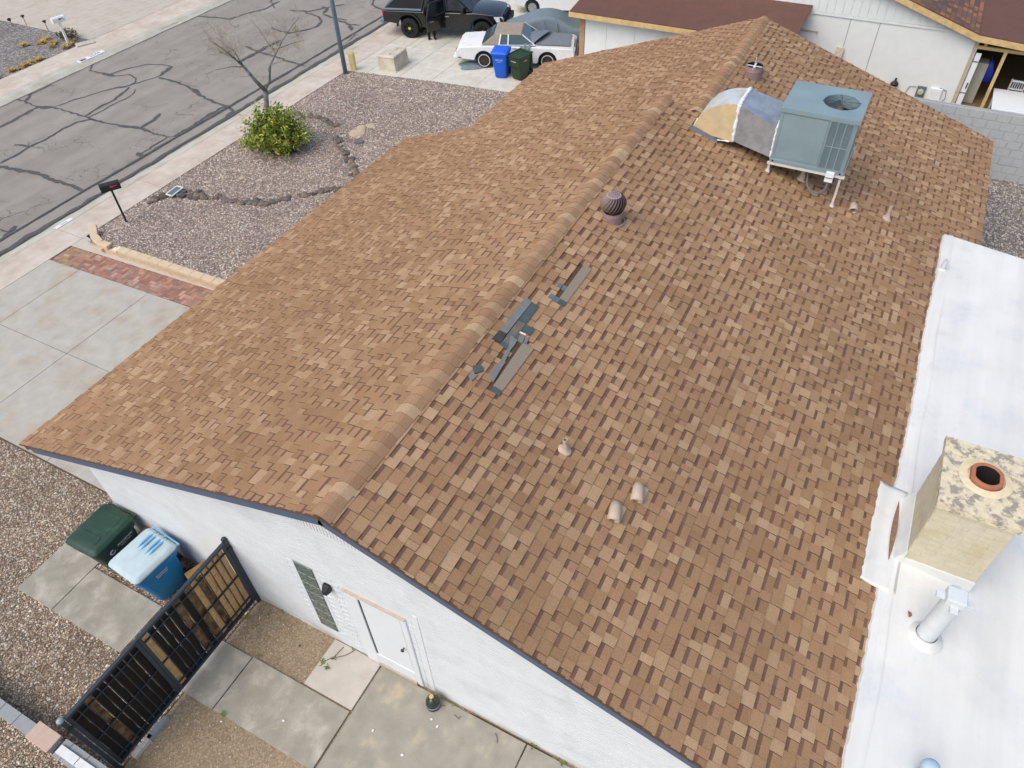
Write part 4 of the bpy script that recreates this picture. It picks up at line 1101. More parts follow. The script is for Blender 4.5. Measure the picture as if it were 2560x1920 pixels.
a = onBack(1881, 196); turbine((a.x + .1, a.y + .02, backz(a.y) + .05), False, 'open brown vent stump missing its turbine near the ridge')

# ------------------------------------------------------------------ pipe vents
mat('vent_tan', (186, 170, 150), 0.7, 0.07, 10)
def pipe_vent(u, v, h, r, label, fl=.17):
    p = onBack(u, v); z = backz(p.y)
    t = thing('vent_pipe', label, 'vent pipe', (p.x, p.y, z))
    m = MB(); n = 18; vs = []
    rg = []
    for k, (rr, hh) in enumerate(((fl, .02), (fl * .9, .04), (fl * .55, .055), (r * 1.6, .09), (r * 1.15, .16))):
        rg.append([(p.x + rr * (1 + .12 * math.sin(3 * 2 * pi * i / n + 1)) * math.cos(2 * pi * i / n), p.y + rr * math.sin(2 * pi * i / n), backz(p.y + rr * math.sin(2 * pi * i / n)) * (1 if k < 3 else 0) + (z if k >= 3 else 0) + hh) for i in range(n)])
    m.loft(rg, False); m.build('flashing', 'vent_tan', t, smooth=True)
    m = MB(); m.lathe([(r, z), (r, z + h), (r * .8, z + h), (r * .8, z + h - .12)], 14, (p.x, p.y, 0), cap=False); m.build('pipe', 'vent_tan', t, smooth=True, angle=40)
    MB().lathe([(r * .79, z + h - .06), (r * .79, z + h - .05)], 12, (p.x, p.y, 0)).build('bore', 'soot_and_shade', t)
pipe_vent(1412, 1126, .26, .036, 'thin plumbing pipe with round flashing in the middle of rear slope', .105)
pipe_vent(2216, 548, .36, .036, 'thin tan pipe near the white flat roof behind the hooded vent', .11)
p = onX(1720 + 1240 / 4.424, 200 + 1110 / 4.424, 13.1)
pp = onBack(1720 + 1250 / 4.424, 200 + 1110 / 4.424)
pipe_vent(1720 + 1250 / 4.424, 200 + 1108 / 4.424, .35, .05, 'small pipe with tan cone flashing underneath the air conditioner', .11)
def hood(u, v, label, s=1.0, turn=0.0):
    p = onBack(u, v); z = backz(p.y)
    t = thing('hooded_vent', label, 'roof vent', (p.x, p.y, z))
    r = .125 * s; L_ = .36 * s; n = 16; rings = []
    def ring(x, y, zc, rr, tilt, rz_=None):
        out = []
        for i in range(n):
            a = 2 * pi * i / n; dx = -math.sin(tilt) * math.sin(a) * rr; dz_ = math.cos(tilt) * math.sin(a) * rr
            out.append((x + dx, y + math.cos(a) * rr, zc + dz_))
        return out
    px, py = p.x, p.y
    st = [(-.14, .12, r * 1.06, .35), (-.02, .16, r, .25), (.12, .17, r * .95, .0), (.22, .13, r * .85, -.5), (.27, .03, r * .8, -1.1), (.28, -.08, r * .8, -1.3)]
    c_, s_ = math.cos(turn), math.sin(turn)
    for dx, dz_, rr, tl in st:
        rg = ring(0, 0, 0, rr, tl); rings.append([(px + c_ * (q[0] + dx * s) - s_ * q[1], py + s_ * (q[0] + dx * s) + c_ * q[1], z + dz_ * s + q[2]) for q in rg])
    o = MB().loft(rings, False).build('hood', 'vent_tan', t, smooth=True)
    sd_ = o.modifiers.new('s', 'SOLIDIFY'); sd_.thickness = .01; sd_.offset = -1
    m = MB(); m.add([Vector(q).lerp(Vector(rings[1][0]).lerp(Vector(rings[1][8]), .5), .0) for q in rings[2]], [tuple(range(n))]); m.build('throat', 'soot_and_shade', t)
    fl = [(px + dx * s, py + dy * s, backz(py + dy * s) + .03) for dx, dy in ((-.06, -.13), (.34, -.13), (.34, .13), (-.06, .13))]
    MB().add(fl + [(x, y, zz - .03) for x, y, zz in fl], [(0, 1, 2, 3), (0, 4, 5, 1), (1, 5, 6, 2), (2, 6, 7, 3), (3, 7, 4, 0)]).build('flashing', 'vent_tan', t)
    return t
hood(1535, 1296, 'tan hooded exhaust vent of the close pair, lower toward the gable edge', .74, .25)
hood(1592, 1248, 'tan hooded exhaust vent of the close pair, farther from the gable edge', .74, .25)
hood(2130, 530, 'tan hooded vent alone near the air conditioner leg', .72, .15)

# flat roof pipes
p = Vector((3.11, -2.875, 2.66))
t = thing('vent_pipe', 'thick white painted flue pipe with square cap beside the chimney', 'vent pipe', p)
m = MB(); m.lathe([(.26, 0), (.24, .03), (.17, .07), (.15, .12)], 22, p, cap=False); m.build('flashing', 'roof_coating', t, smooth=True)
mat('pipe_white', (206, 212, 214), 0.6, 0.06, 6)
m = MB(); m.lathe([(.135, 0), (.135, 1.12)], 22, p); m.build('pipe', 'pipe_white', t, smooth=True, angle=40)
m = MB(); m.box(p.x - .125, p.x + .125, p.y - .125, p.y + .125, p.z + 1.09, p.z + 1.24); c = m.build('cap', 'pipe_white', t, bevel=.02)
m = MB(); m.box(p.x - .23, p.x + .23, p.y - .05, p.y + .05, p.z + 1.1, p.z + 1.14); m.box(p.x - .05, p.x + .05, p.y - .23, p.y + .23, p.z + 1.095, p.z + 1.135); m.build('cap_lug', 'pipe_white', t, bevel=.005)
m = MB(); m.tube([(3.35, -2.62, 2.72), (3.36, -2.66, 2.735)], [.05, .02], 10); tag(m.build('rust_patch', 'rust_gap', None), 'small rusty bump beside the white flue pipe on flat roof', 'rust patch')
p = Vector((12.5, -2.25, 2.72))
t = thing('vent_pipe', 'short narrow white pipe stub at the far edge of flat roof', 'vent pipe', p)
m = MB(); m.lathe([(.11, 0), (.09, .04), (.05, .07)], 14, p, cap=False); m.build('flashing', 'roof_coating', t, smooth=True)
m = MB(); m.lathe([(.045, 0), (.045, .28), (.035, .28), (.035, .2)], 14, p, cap=False); m.build('pipe', 'pipe_white', t, smooth=True, angle=40)
MB().lathe([(.034, p.z + .22), (.034, p.z + .225)], 10, (p.x, p.y, 0)).build('bore', 'soot_and_shade', t)
p = G(2332, 1915, 3.1)
t = thing('vent_pipe', 'pale blue rounded pipe cap at the rear corner of flat roof', 'vent pipe', (p.x, p.y, 2.62))
mat('pipe_blue', (168, 192, 208), 0.55, 0.05)
m = MB(); m.lathe([(.08, 2.5), (.08, 2.95), (.105, 2.96), (.11, 3.04), (.095, 3.09), (.05, 3.12)], 20, (p.x, p.y, 0)); m.build('pipe', 'pipe_blue', t, smooth=True)
# ------------------------------------------------------------------ gate and side yard
mat('gate_metal', (42, 54, 64), 0.45, 0.08, 8, spec=.5)
mat('wood_tan', (206, 166, 112), 0.85, 0.16, 16, 0.2, 40, c2=(110, 80, 50), vscale=6, amount=0.66)
mat('wood_mid', (138, 106, 68), 0.9, 0.2, 14, 0.2, 40, c2=(70, 54, 38), vscale=5, amount=0.5)
mat('wood_dark', (38, 31, 25), 0.9, 0.25, 14, 0.2, 40)
GY = 7.95
def leaf(x0, x1, label, boards):
    t = thing('gate', label, 'gate', ((x0 + x1) / 2, GY, 0))
    m = MB(); z0, z1 = 0.1, 2.1
    m.box(x0, x1, GY - .03, GY + .03, z1 - .06, z1); m.box(x0, x1, GY - .03, GY + .03, z0, z0 + .06)
    m.box(x0, x0 + .06, GY - .03, GY + .03, z0 + .06, z1 - .06); m.box(x1 - .06, x1, GY - .03, GY + .03, z0 + .06, z1 - .06)
    m.build('gate_frame', 'gate_metal', t)
    for z in (1.86, 1.08, .3): MB().box(x0 + .06, x1 - .06, GY - .018, GY + .012, z - .011, z + .011).build('rail', 'gate_metal', t)
    n = int(round((x1 - x0 - .12) / .128)); st = (x1 - x0 - .12) / n
    for k in range(1, n): x = x0 + .06 + k * st; MB().box(x - .008, x + .008, GY - .0205, GY + .0, z0 + .06, z1 - .06).build('bar', 'gate_metal', t)
    for k in range(n):
        a = x0 + .06 + k * st
        mt = boards[k % len(boards)]
        if mt is None: continue
        rag = R.uniform(0, .006); lean = R.uniform(-.001, .001)
        zt = z1 - .07 - (R.uniform(.0, .12) if mt == 'wood_mid' else 0)
        wl, wr = a + .002 + rag, a + st - .002 - R.uniform(0, .006)
        m = MB(); K = 8; vs = []
        for i in range(K + 1):
            z = z0 + .05 + (zt - z0 - .05) * i / K; j1, j2 = R.uniform(-.006, .006), R.uniform(-.006, .006)
            for yv in (GY + .02, GY + .042): vs += [(wl + j1 + lean * i, yv, z), (wr + j2 + lean * i, yv, z)]
        fs = []
        for i in range(K):
            b = 4 * i; c = b + 4
            fs += [(b, b + 1, c + 1, c), (b + 3, b + 2, c + 2, c + 3), (b + 2, b, c, c + 2), (b + 1, b + 3, c + 3, c + 1)]
        fs += [(0, 2, 3, 1), (4 * K, 4 * K + 1, 4 * K + 3, 4 * K + 2)]
        m.add(vs, fs); m.build('board', mt, t)
    for x in (x0 + .12, x1 - .16):
        MB().box(x, x + .1, GY - .034, GY - .031, .12, .15).build('bracket', 'gate_metal', t)
    return t
g1 = leaf(-2.058, -0.09, 'gate leaf of tan and dark boards hinged at the white wall', ['wood_tan', 'wood_dark', 'wood_dark', 'wood_dark', 'wood_dark', 'wood_mid', 'wood_dark', 'wood_mid', 'wood_tan', 'wood_mid', 'wood_tan', 'wood_tan', 'wood_tan', 'wood_tan', 'wood_tan'])
g2 = leaf(-3.42, -2.064, 'nearly black boarded gate leaf hinged beside the block wall', ['wood_dark', 'wood_dark', 'wood_mid', 'wood_dark', 'wood_dark', 'wood_dark', 'wood_dark', 'wood_dark', 'wood_dark'])
# pale wood splints behind the leaf
for pts, mt in (([(-1.93, .2), (-1.86, .2), (-1.88, 1.95), (-1.95, 1.9)], 'wood_tan'),):
    MB().add([(x, GY + .0135, z) for x, z in pts] + [(x, GY + .019, z) for x, z in pts], [(0, 1, 2, 3), (7, 6, 5, 4), (0, 4, 5, 1), (1, 5, 6, 2), (2, 6, 7, 3), (3, 7, 4, 0)]).build('splint', mt, g1)
def post(x, label, h, capm):
    t = thing('gate_post', label, 'post', (x, GY, 0))
    MB().box(x - .035, x + .035, GY - .035, GY + .035, -.05, h).build('post', 'gate_metal', t, bevel=.005, seg=1)
    MB().lathe([(.05, h), (.05, h + .03), (.03, h + .06), (.001, h + .065)], 12, (x, GY, 0)).build('post_cap', capm, t, smooth=True)
    MB().box(x - .06, x + .06, GY - .05, GY - .036, h - .3, h - .22).build('hinge', 'steel_dark', t)
    return t
mat('cap_pale', (150, 162, 170), 0.5, 0.05)
post(-0.05, 'dark metal gate post fixed against the white wall', 2.14, 'gate_metal')
post(-3.47, 'dark gate post with pale cap at the block wall', 2.12, 'cap_pale')
# two metal channel blocks at the gate's foot
for k, (u, v) in enumerate(((1895, 865), (1715, 1085))):
    p = G(u / 4.809, 1640 + v / 4.809, .02)
    m = MB(); m.box(p.x - .2, p.x + .2, p.y - .05, p.y + .05, -.04, .05); m.box(p.x - .2, p.x + .2, p.y - .05, p.y - .035, .05, .075)
    tag(m.build('metal_channel', 'frame_white' if k else 'cap_pale'), ('pale metal channel on dirt under the dark gate leaf' if k else 'grey metal channel on dirt nearer the gate joint'), 'channel')

# block wall at the property edge
mat('block_grey', (146, 150, 152), 0.9, 0.06, 10, 0.2, 60)
mat('block_pink', (190, 166, 150), 0.9, 0.06, 10, 0.2, 60)
mat('block_white', (214, 217, 217), 0.8, 0.06, 10, .1, 40)
bw = thing('block_wall', 'low grey block wall with pink cap stone at the gate', 'wall', (-3.72, 9.0, 0))
yv = 8.56
k = 0
for row in range(2):
    y = 8.9 - (0.2 if row % 2 else 0)
    while y < 14.6:
        a, b = max(y, 8.9), min(y + .4, 14.6)
        if b - a > .05: MB().box(-3.84, -3.63, a + .004, b - .004, -.1 + row * .27, -.1 + row * .27 + .262).build('block', 'block_grey', bw, bevel=.004, seg=1)
        y += .4
MB().box(-3.87, -3.57, 8.92, 9.46, .436, .51).build('cap_stone', 'block_pink', bw, bevel=.01)
ww = thing('block_wall', 'white topped block wall running behind the dark gate leaf', 'wall', (-3.72, 7.5, 0))
for row in range(2):
    y = 4.5 - (0.2 if row % 2 else 0)
    while y < 8.88:
        a, b = max(y, 4.5), min(y + .4, 8.88)
        if b - a > .05: MB().box(-3.86, -3.56, a + .004, b - .004, -.1 + row * .26, -.1 + row * .26 + .252).build('block', 'block_grey', ww, bevel=.004, seg=1)
        y += .4
y = 8.84
while y > 4.6:
    MB().box(-3.80, -3.66, y - .44, y - .004, .416, .46).build('cap_stone', 'block_white', ww, bevel=.006); y -= .45
# hedge scraps beyond the block wall
mat('leaf_dark', (58, 66, 32), 0.8, 0.3, 12)
def leaf_cloud(name, label, cat, ctr, rad, n, size, mats, group=None, thick=0.2):
    t = thing(name, label, cat, (ctr[0], ctr[1], 0), group=group)
    mb = MB()
    for i in range(n):
        while True:
            d = Vector((R.uniform(-1, 1), R.uniform(-1, 1), R.uniform(-1, 1)))
            if d.length < 1: break
        p = Vector((ctr[0] + d.x * rad[0], ctr[1] + d.y * rad[1], max(.02, ctr[2] + d.z * rad[2])))
        a = Vector((R.gauss(0, 1), R.gauss(0, 1), R.gauss(.2, .7))).normalized(); b = a.cross(Vector((R.gauss(0, 1), R.gauss(0, 1), R.gauss(0, 1)))).normalized()
        s = size * R.uniform(.6, 1.3)
        mb.add([p - a * s * .5, p + b * s * .22, p + a * s * .5, p - b * s * .22], [(0, 1, 2, 3)], R.randrange(len(mats)))
    mb.build('foliage', mats, t)
    m = MB()
    for k in range(5): m.tube([(ctr[0], ctr[1], 0), (ctr[0] + R.uniform(-.5, .5) * rad[0], ctr[1] + R.uniform(-.5, .5) * rad[1], ctr[2] + .4 * rad[2])], [.012, .005], 5)
    m.build('stem', 'wood_dark', t)
    return t
p = G(95, 1705 + 120, .5); leaf_cloud('shrub', 'dark hedge scrap beyond the pink cap stone', 'shrub', (-4.35, 8.75, .35), (.3, .55, .35), 260, .09, ['leaf_dark', 'weed'])
leaf_cloud('shrub', 'small dark bush at the corner beyond the white topped wall', 'shrub', (-4.55, 7.75, .35), (.35, .5, .35), 260, .09, ['leaf_dark', 'wood_dark'])

# ------------------------------------------------------------------ wheeled carts
mat('cart_green', (36, 66, 54), 0.55, 0.08, 6, c2=(52, 84, 70), vscale=3, amount=.62)
mat('cart_green_dark', (28, 46, 36), 0.6, 0.08)
mat('cart_blue', (10, 132, 204), 0.5, 0.06, 6)
mat('lid_pale', (178, 197, 204), 0.75, 0.06, 5, c2=(160, 184, 196), vscale=3, amount=.6)
mat('hinge_blue', (120, 180, 214), 0.55, 0.06)
mat('cart_blue_vivid', (26, 96, 214), 0.5, 0.05)
mat('cart_olive', (38, 62, 40), 0.5, 0.08)
mat('label_white', (220, 224, 226), 0.6, 0.02)
def cart(name, label, loc, rot, body, lid, W=.74, D=.86, H=1.12, lid_open=False, texts=(), hinge=None, dish=True):
    """local frame: front (-x), handle side (+x)"""
    t = thing(name, label, 'wheeled bin', loc, rot)
    rings = []
    for z, f, sh in ((.03, .70, .07), (.06, .74, .06), (.5, .86, .03), (.86, .95, .0), (.98, .98, 0), (.985, 1.05, 0), (H - .06, 1.06, 0)):
        rings.append(rrect(D / 2 * f, W / 2 * f, .09, z, 4, sh, 0))
    m = MB(); m.loft(rings, True); b = m.build('body', body, t, smooth=True, angle=35, local=True)
    m = MB(); m.loft([rrect(D / 2 * 1.06, W / 2 * 1.06, .09, H - .07), rrect(D / 2 * 1.09, W / 2 * 1.09, .1, H - .065), rrect(D / 2 * 1.09, W / 2 * 1.09, .1, H - .03), rrect(D / 2 * 1.0, W / 2 * 1.0, .09, H - .03), rrect(D / 2 * .97, W / 2 * .97, .09, H - .1)], False); m.build('rim', body, t, smooth=True, angle=35, local=True)
    if lid_open:
        m = MB(); m.loft([rrect(D / 2 * .97, W / 2 * .97, .09, H - .04), rrect(D / 2 * .8, W / 2 * .8, .08, .5), rrect(D / 2 * .78, W / 2 * .78, .08, .49)], False); m.build('interior', 'cart_green_dark', t, smooth=True, local=True)
        m = MB(); m.add(rrect(D / 2 * .79, W / 2 * .79, .08, H - .12), [tuple(range(20))]); m.build('inside_shade', 'soot_and_shade', t, local=True)  # black sheet under the rim, painted in for the shade inside the bin
        m = MB(); L0 = [(D / 2 + .05 + .05 * k / 6, (H - .0) - (.85) * k / 6) for k in range(7)]
        vs = [(x, s * W / 2, z) for x, z in L0 for s in (-1, 1)]; m.add(vs, [(2 * k, 2 * k + 1, 2 * k + 3, 2 * k + 2) for k in range(6)]); o = m.build('lid', lid, t, smooth=True, local=True)
        s_ = o.modifiers.new('s', 'SOLIDIFY'); s_.thickness = .02
    else:
        m = MB(); e = .06
        m.loft([rrect(D / 2 * 1.12, W / 2 * 1.12, .1, H - .03, 5), rrect(D / 2 * 1.13, W / 2 * 1.13, .1, H, 5), rrect(D / 2 * 1.10, W / 2 * 1.10, .1, H + .02, 5), rrect(D / 2 * 1.0, W / 2 * .98, .1, H + e, 5), rrect(D / 2 * .95, W / 2 * .92, .09, H + e + .01, 5)], True)
        l = m.build('lid', lid, t, smooth=True, angle=30, local=True)
        if dish:
            m = MB(); m.loft([rrect(.1, W * .36, .05, H + e + .005, 4, -D * .27), rrect(.09, W * .34, .045, H + e + .025, 4, -D * .27)], True); m.build('lid_panel', lid, l, smooth=True, angle=30, local=True)
            m = MB(); m.loft([rrect(.22, W * .36, .05, H + e + .005, 4, D * .16), rrect(.21, W * .345, .045, H + e + .018, 4, D * .16)], True); m.build('lid_panel', lid, l, smooth=True, angle=30, local=True)
        else:
            for yy in (-.16, -.07, .07, .16):
                m = MB(); m.tube([(-.02 + abs(yy) * .2, yy, H + e), (.15, yy, H + e + .035), (.32, yy, H + e + .03), (.47, yy * .9, H + .01)], [.006, .022, .026, .024], 8); m.build('lid_rib', hinge or lid, l, smooth=True, local=True)
    # handle bar with end brackets
    hx = D / 2 + .10
    m = MB(); m.tube([(hx, -W / 2 * .98, H - .05), (hx, W / 2 * .98, H - .05)], .022, 10)
    for s in (-1, 0, 1): m.bar((D / 2 - .02, s * W / 2 * .92, H - .06), (hx + .01, s * W / 2 * .92, H - .05), .05, .05)
    m.build('handle', hinge or body, t, local=True, smooth=True, angle=40)
    for s in (-1, 1):
        m = MB(); m.lathe([(.05, -.03), (.13, -.03), (.145, -.02), (.145, .02), (.13, .03), (.05, .03)], 20, (D / 2 * .78 + .1, s * (W / 2 * .8), .145), ax=Matrix.Rotation(pi / 2, 3, 'X')); wv = m.build('wheel', 'rubber', t, local=True, smooth=True, angle=40)
    m = MB(); m.tube([(D / 2 * .78 + .1, -W / 2 * .8, .145), (D / 2 * .78 + .1, W / 2 * .8, .145)], .014, 8); m.build('axle', 'steel_dark', t, local=True)
    for txt, size, mtx in texts: text_mesh('lettering', txt, size, mtx, MATS['label_white'], t, local=True)
    return t
# lettering on the -y side panel (tilts outward a little)
def side_m(x, y, z, tilt=.12): return Matrix.Translation((x, y, z)) @ Matrix.Rotation(pi / 2 + tilt, 4, 'X')
def front_m(x, y, z): return Matrix.Translation((x, y, z)) @ Matrix.Rotation(-pi / 2, 4, 'Z') @ Matrix.Rotation(pi / 2 + .1, 4, 'X')
gc = cart('wheeled_bin', 'dark green lidded wheeled bin against the white gable wall', (-.62, 11.02, -.02), 0.03, 'cart_green', 'cart_green', W=.74, D=.9, H=1.18, texts=((('PHOENIX'), .085, side_m(.13, -.4, .94)), ('PUBLIC WORKS', .035, side_m(.13, -.395, .87))))
m = MB(); n = 20; rr = [(-.19 + .065 * math.cos(2 * pi * i / n), -.403, .92 + .065 * math.sin(2 * pi * i / n)) for i in range(n)]
m.add([(x, y, z) for x, y, z in rr], [tuple(range(n))]); 
m = MB(); 
for i in range(16):
    a0, a1 = pi * .35 + 2 * pi * .8 * i / 16, pi * .35 + 2 * pi * .8 * (i + 1) / 16; r0, r1 = .028 + .02 * i / 16, .068
    q = lambda r, a: (-.19 + r * math.cos(a), -.4 + .012 * (-(.92 + r * math.sin(a)) + .92) / .1 - .004, .92 + r * math.sin(a))
    m.add([q(r0, a0), q(r1, a0), q(r1, a1), q(r0, a1)], [(0, 1, 2, 3)])
m.build('emblem', 'label_white', gc, local=True)
bc = cart('wheeled_bin', 'blue wheeled bin with pale faded lid between green bin and gate', (-.66, 9.82, -.02), -0.08, 'cart_blue', 'lid_pale', W=.76, D=.86, H=1.18, hinge='hinge_blue', dish=False, texts=(('PHOENIX', .06, side_m(.0, -.41, .93)), ('RECYCLES', .05, side_m(.0, -.405, .87))))
# cardboard carton and wrapping by the bins
mat('cardboard', (158, 122, 72), 0.85, 0.08, 8)
t = thing('cardboard_box', 'brown cardboard carton between blue bin and gate', 'box', (-.2, 9.3, 0))
rot = Matrix.Rotation(-.35, 3, 'Z')
m = MB(); m.obox((-.22, 8.98, .27), (.3, .22, .27), rot); m.build('carton', 'cardboard', t, bevel=.006, seg=1)
m = MB(); m.obox((-.22, 8.98, .5425), (.3, .02, .0015), rot); m.build('tape', 'door_trim_tan', t)
t = thing('cardboard_box', 'flattened brown cardboard tucked behind the green bin', 'box', (-.12, 10.45, 0))
m = MB(); m.obox((-.14, 10.42, .34), (.1, .28, .36), Matrix.Rotation(.12, 3, 'Y')); m.build('carton', 'cardboard', t, bevel=.004, seg=1)
m = MB(); m.obox((-.14, 10.42, .706), (.09, .015, .0015), Matrix.Rotation(.12, 3, 'Y')); m.build('tape', 'door_trim_tan', t)

# ------------------------------------------------------------------ small things by the wall
p = Vector((-.22, 3.80, 0))
t = thing('lantern', 'small dark glass jar lantern with yellow top on the patio', 'lantern', p)
mat('jar_glass', (46, 54, 44), 0.15, 0.1, spec=.6); mat('jar_blue', (24, 34, 52), 0.3, 0.05); mat('brass', (196, 176, 110), 0.45, 0.1); mat('jar_band', (150, 180, 200), .4, .05)
MB().lathe([(.10, 0), (.125, .015), (.125, .09)], 20, p).build('base', 'jar_blue', t, smooth=True, angle=40)
MB().lathe([(.126, .09), (.126, .13)], 20, p, cap=False).build('band', 'jar_band', t, smooth=True)
MB().lathe([(.125, .13), (.12, .2), (.07, .27), (.03, .3)], 20, p).build('jar', 'jar_glass', t, smooth=True)
MB().lathe([(.016, .28), (.016, .36), (.04, .365), (.04, .385), (.018, .39)], 14, p).build('stopper', 'brass', t, smooth=True, angle=40)
def weed(x, y, s, label, grp, mats=('weed',)):
    o = MB()
    for k in range(int(16 * s / .12)):
        a = R.uniform(0, 2 * pi); l = s * R.uniform(.4, 1.1); h = R.uniform(.01, .6 * s); w_ = l * .16
        b = Vector((x + R.uniform(-.3, .3) * s, y + R.uniform(-.3, .3) * s, .0)); d = Vector((math.cos(a) * l, math.sin(a) * l, h)); n_ = Vector((-math.sin(a), math.cos(a), 0)) * w_
        o.add([b, b + d * .6 + n_, b + d, b + d * .6 - n_], [(0, 1, 2, 3)])
    return tag(o.build('weed', list(mats)), label, 'weed', grp)
D_ = lambda x, y: G(550 + x / 2.458, 1280 + y / 2.458)
for x, y, s in ((625, 930, .12), (665, 950, .12), (700, 900, .1), (820, 838, .08), (1130, 985, .12), (1440, 1185, .08), (1930, 1430, .12), (2100, 1530, .12), (20, 1250, .1), (395, 605, .14), (160, 650, .12), (290, 635, .08), (235, 885, .08), (1185, 1035, .07)):
    p = D_(x, y); weed(p.x, p.y, s * .75, 'small green weed sprouting on the ground beside the white wall', 'weeds by the wall')
mat('twig', (112, 100, 84), .9, .1)
for (x0, y0, x1, y1) in ((640, 920, 760, 830), (690, 900, 830, 850), (1690, 1360, 1705, 1420), (1330, 1180, 1385, 1190), (1440, 1245, 1480, 1255)):
    a, b = D_(x0, y0), D_(x1, y1); mid = (a + b) / 2 + Vector((R.uniform(-.05, .05), R.uniform(-.05, .05), .02))
    tag(MB().tube([a + Vector((0, 0, .008)), mid, b + Vector((0, 0, .008))], .006, 5).build('twig', 'twig'), 'thin dry twig lying on concrete near the white wall', 'twig', 'dry twigs')
mat('debris', (230, 230, 226), .7, 0)
for x, y in ((1300, 1275), (1335, 1320), (1120, 1495), (390, 1285), (490, 822), (940, 1345), (8, 1290)):
    p = D_(x, y); s = R.uniform(.012, .03)
    tag(MB().obox((p.x, p.y, .012), (s, s * .7, .008), Matrix.Rotation(R.uniform(0, 3), 3, 'Z')).build('litter', 'dull_black' if (x, y) == (490, 822) else 'debris'), 'dark scrap of litter on the dirt near the gate' if (x, y) == (490, 822) else 'small white scrap of litter on the ground by the wall', 'litter', None if (x, y) == (490, 822) else 'white litter scraps')
# loose gravel stones standing out of the gravel
def pebbles(name, n, xy, zf, size, cols):
    mb = MB()
    for i in range(n):
        x, y = xy(); s = size * R.uniform(.6, 1.7); z = zf(x, y); a = R.uniform(0, 6); c = lin(R.choice(cols)); f = R.uniform(.85, 1.15)
        vs = []
        for k in range(5): aa = a + 2 * pi * k / 5; r = s * R.uniform(.7, 1.1); vs.append((x + r * math.cos(aa), y + r * .8 * math.sin(aa), z - .004))
        for k in range(4): aa = a + .6 + 2 * pi * k / 4; r = s * .55 * R.uniform(.7, 1.1); vs.append((x + r * math.cos(aa), y + r * .8 * math.sin(aa), z + s * R.uniform(.45, .8)))
        fs = [(5, 6, 7, 8), (0, 1, 5), (1, 6, 5), (1, 2, 6), (2, 7, 6), (2, 3, 7), (3, 8, 7), (3, 4, 8), (4, 5, 8), (4, 0, 5)]
        mb.add(vs, fs, 0, tuple(ci * f for ci in c))
    o = mb.build(name, 'pebble', kind='stuff'); return o
mat('pebble', (160, 150, 140), .9, .1, 60, attr=True)
PM = [(198, 184, 170), (162, 146, 136), (214, 198, 178), (146, 130, 124), (184, 164, 150), (226, 218, 206), (172, 156, 150), (152, 134, 120)]
PT = [(186, 168, 146), (150, 132, 116), (206, 190, 170), (132, 118, 106), (170, 148, 128), (218, 208, 196), (150, 122, 104)]
def ryard():
    while True:
        u, v = R.random(), R.random(); x, y = yard_xy(u, v)
        if y > 13.2: return x, y
pebbles('gravel', 20000, ryard, yardz, .025, PM)
def rside():
    while True:
        x, y = R.uniform(-4.2, .4), R.uniform(8.0, 17.5)
        if -2.06 < x < -.72 and y < 12.52: continue
        if x > -.02 and y < 11.45: continue
        return x, y
pebbles('gravel', 11000, rside, ez(-.03), .02, PT)
pebbles('gravel', 2500, lambda: (R.uniform(14.2, 23), R.uniform(-8, -3.1)), ez(-.04), .03, [(150, 142, 134), (112, 106, 104), (176, 166, 154), (190, 182, 172)])
pebbles('gravel', 900, lambda: (R.choice([R.uniform(-.96, -.02), R.uniform(-3.4, -2.06)]), R.uniform(5.2, 7.9)) if True else 0, ez(-.05), .012, [(176, 156, 128), (206, 196, 180), (140, 120, 96)])
# ------------------------------------------------------------------ front yard
mat('wall_block', (198, 177, 148), 0.9, 0.07, 10, 0.25, 60, c2=(188, 158, 122), vscale=3, amount=.6)
mat('wall_cap', (204, 185, 156), 0.9, 0.06, 8, 0.2, 60)
rw = thing('retaining_wall', 'low tan block retaining wall edging the gravel yard', 'wall', (6.9, 18, 0))
path = [Vector((7.52, 21.50, 0)), Vector((7.12, 20.95, 0)), Vector((6.92, 20.42, 0)), Vector((7.06, 13.2, 0))]
def along(path, st, off=0.0):
    out = []; 
    for a, b in zip(path[:-1], path[1:]):
        L_ = (b - a).length; n = max(1, int(round(L_ / st))); 
        for i in range(n): out.append((a.lerp(b, i / n), a.lerp(b, (i + 1) / n)))
    return out
for row in range(3):
    zz = -.06 + row * .125
    segs = along(path, .42)
    for i, (a, b) in enumerate(segs):
        d = (b - a).normalized(); 
        if row % 2: a, b = a + d * .2, b + d * .2
        cap = row == 2
        if cap and i in (4,): continue
        if cap and i == 5: zj = R.uniform(0, .004)
        dep = .23 if cap else .2
        nrm = Vector((-d.y, d.x, 0)) 
        c = (a + b) / 2 + nrm * (.1 if not cap else .098); c.z = zz + .0605
        rotm = Matrix((d, nrm, Vector((0, 0, 1)))).transposed()
        MB().obox(c, ((b - a).length / 2 - .004, dep / 2, .0595), rotm).build('block', 'wall_cap' if cap else 'wall_block', rw, bevel=.01, seg=1)
mat('broken_block', (226, 210, 184), .9, .08, 10, .3, 40)
MB().prism([(6.9, 19.62), (7.12, 19.5), (7.15, 19.72), (7.05, 19.82), (6.93, 19.78)], .18, .27).build('broken_block', 'broken_block', rw, bevel=.01)

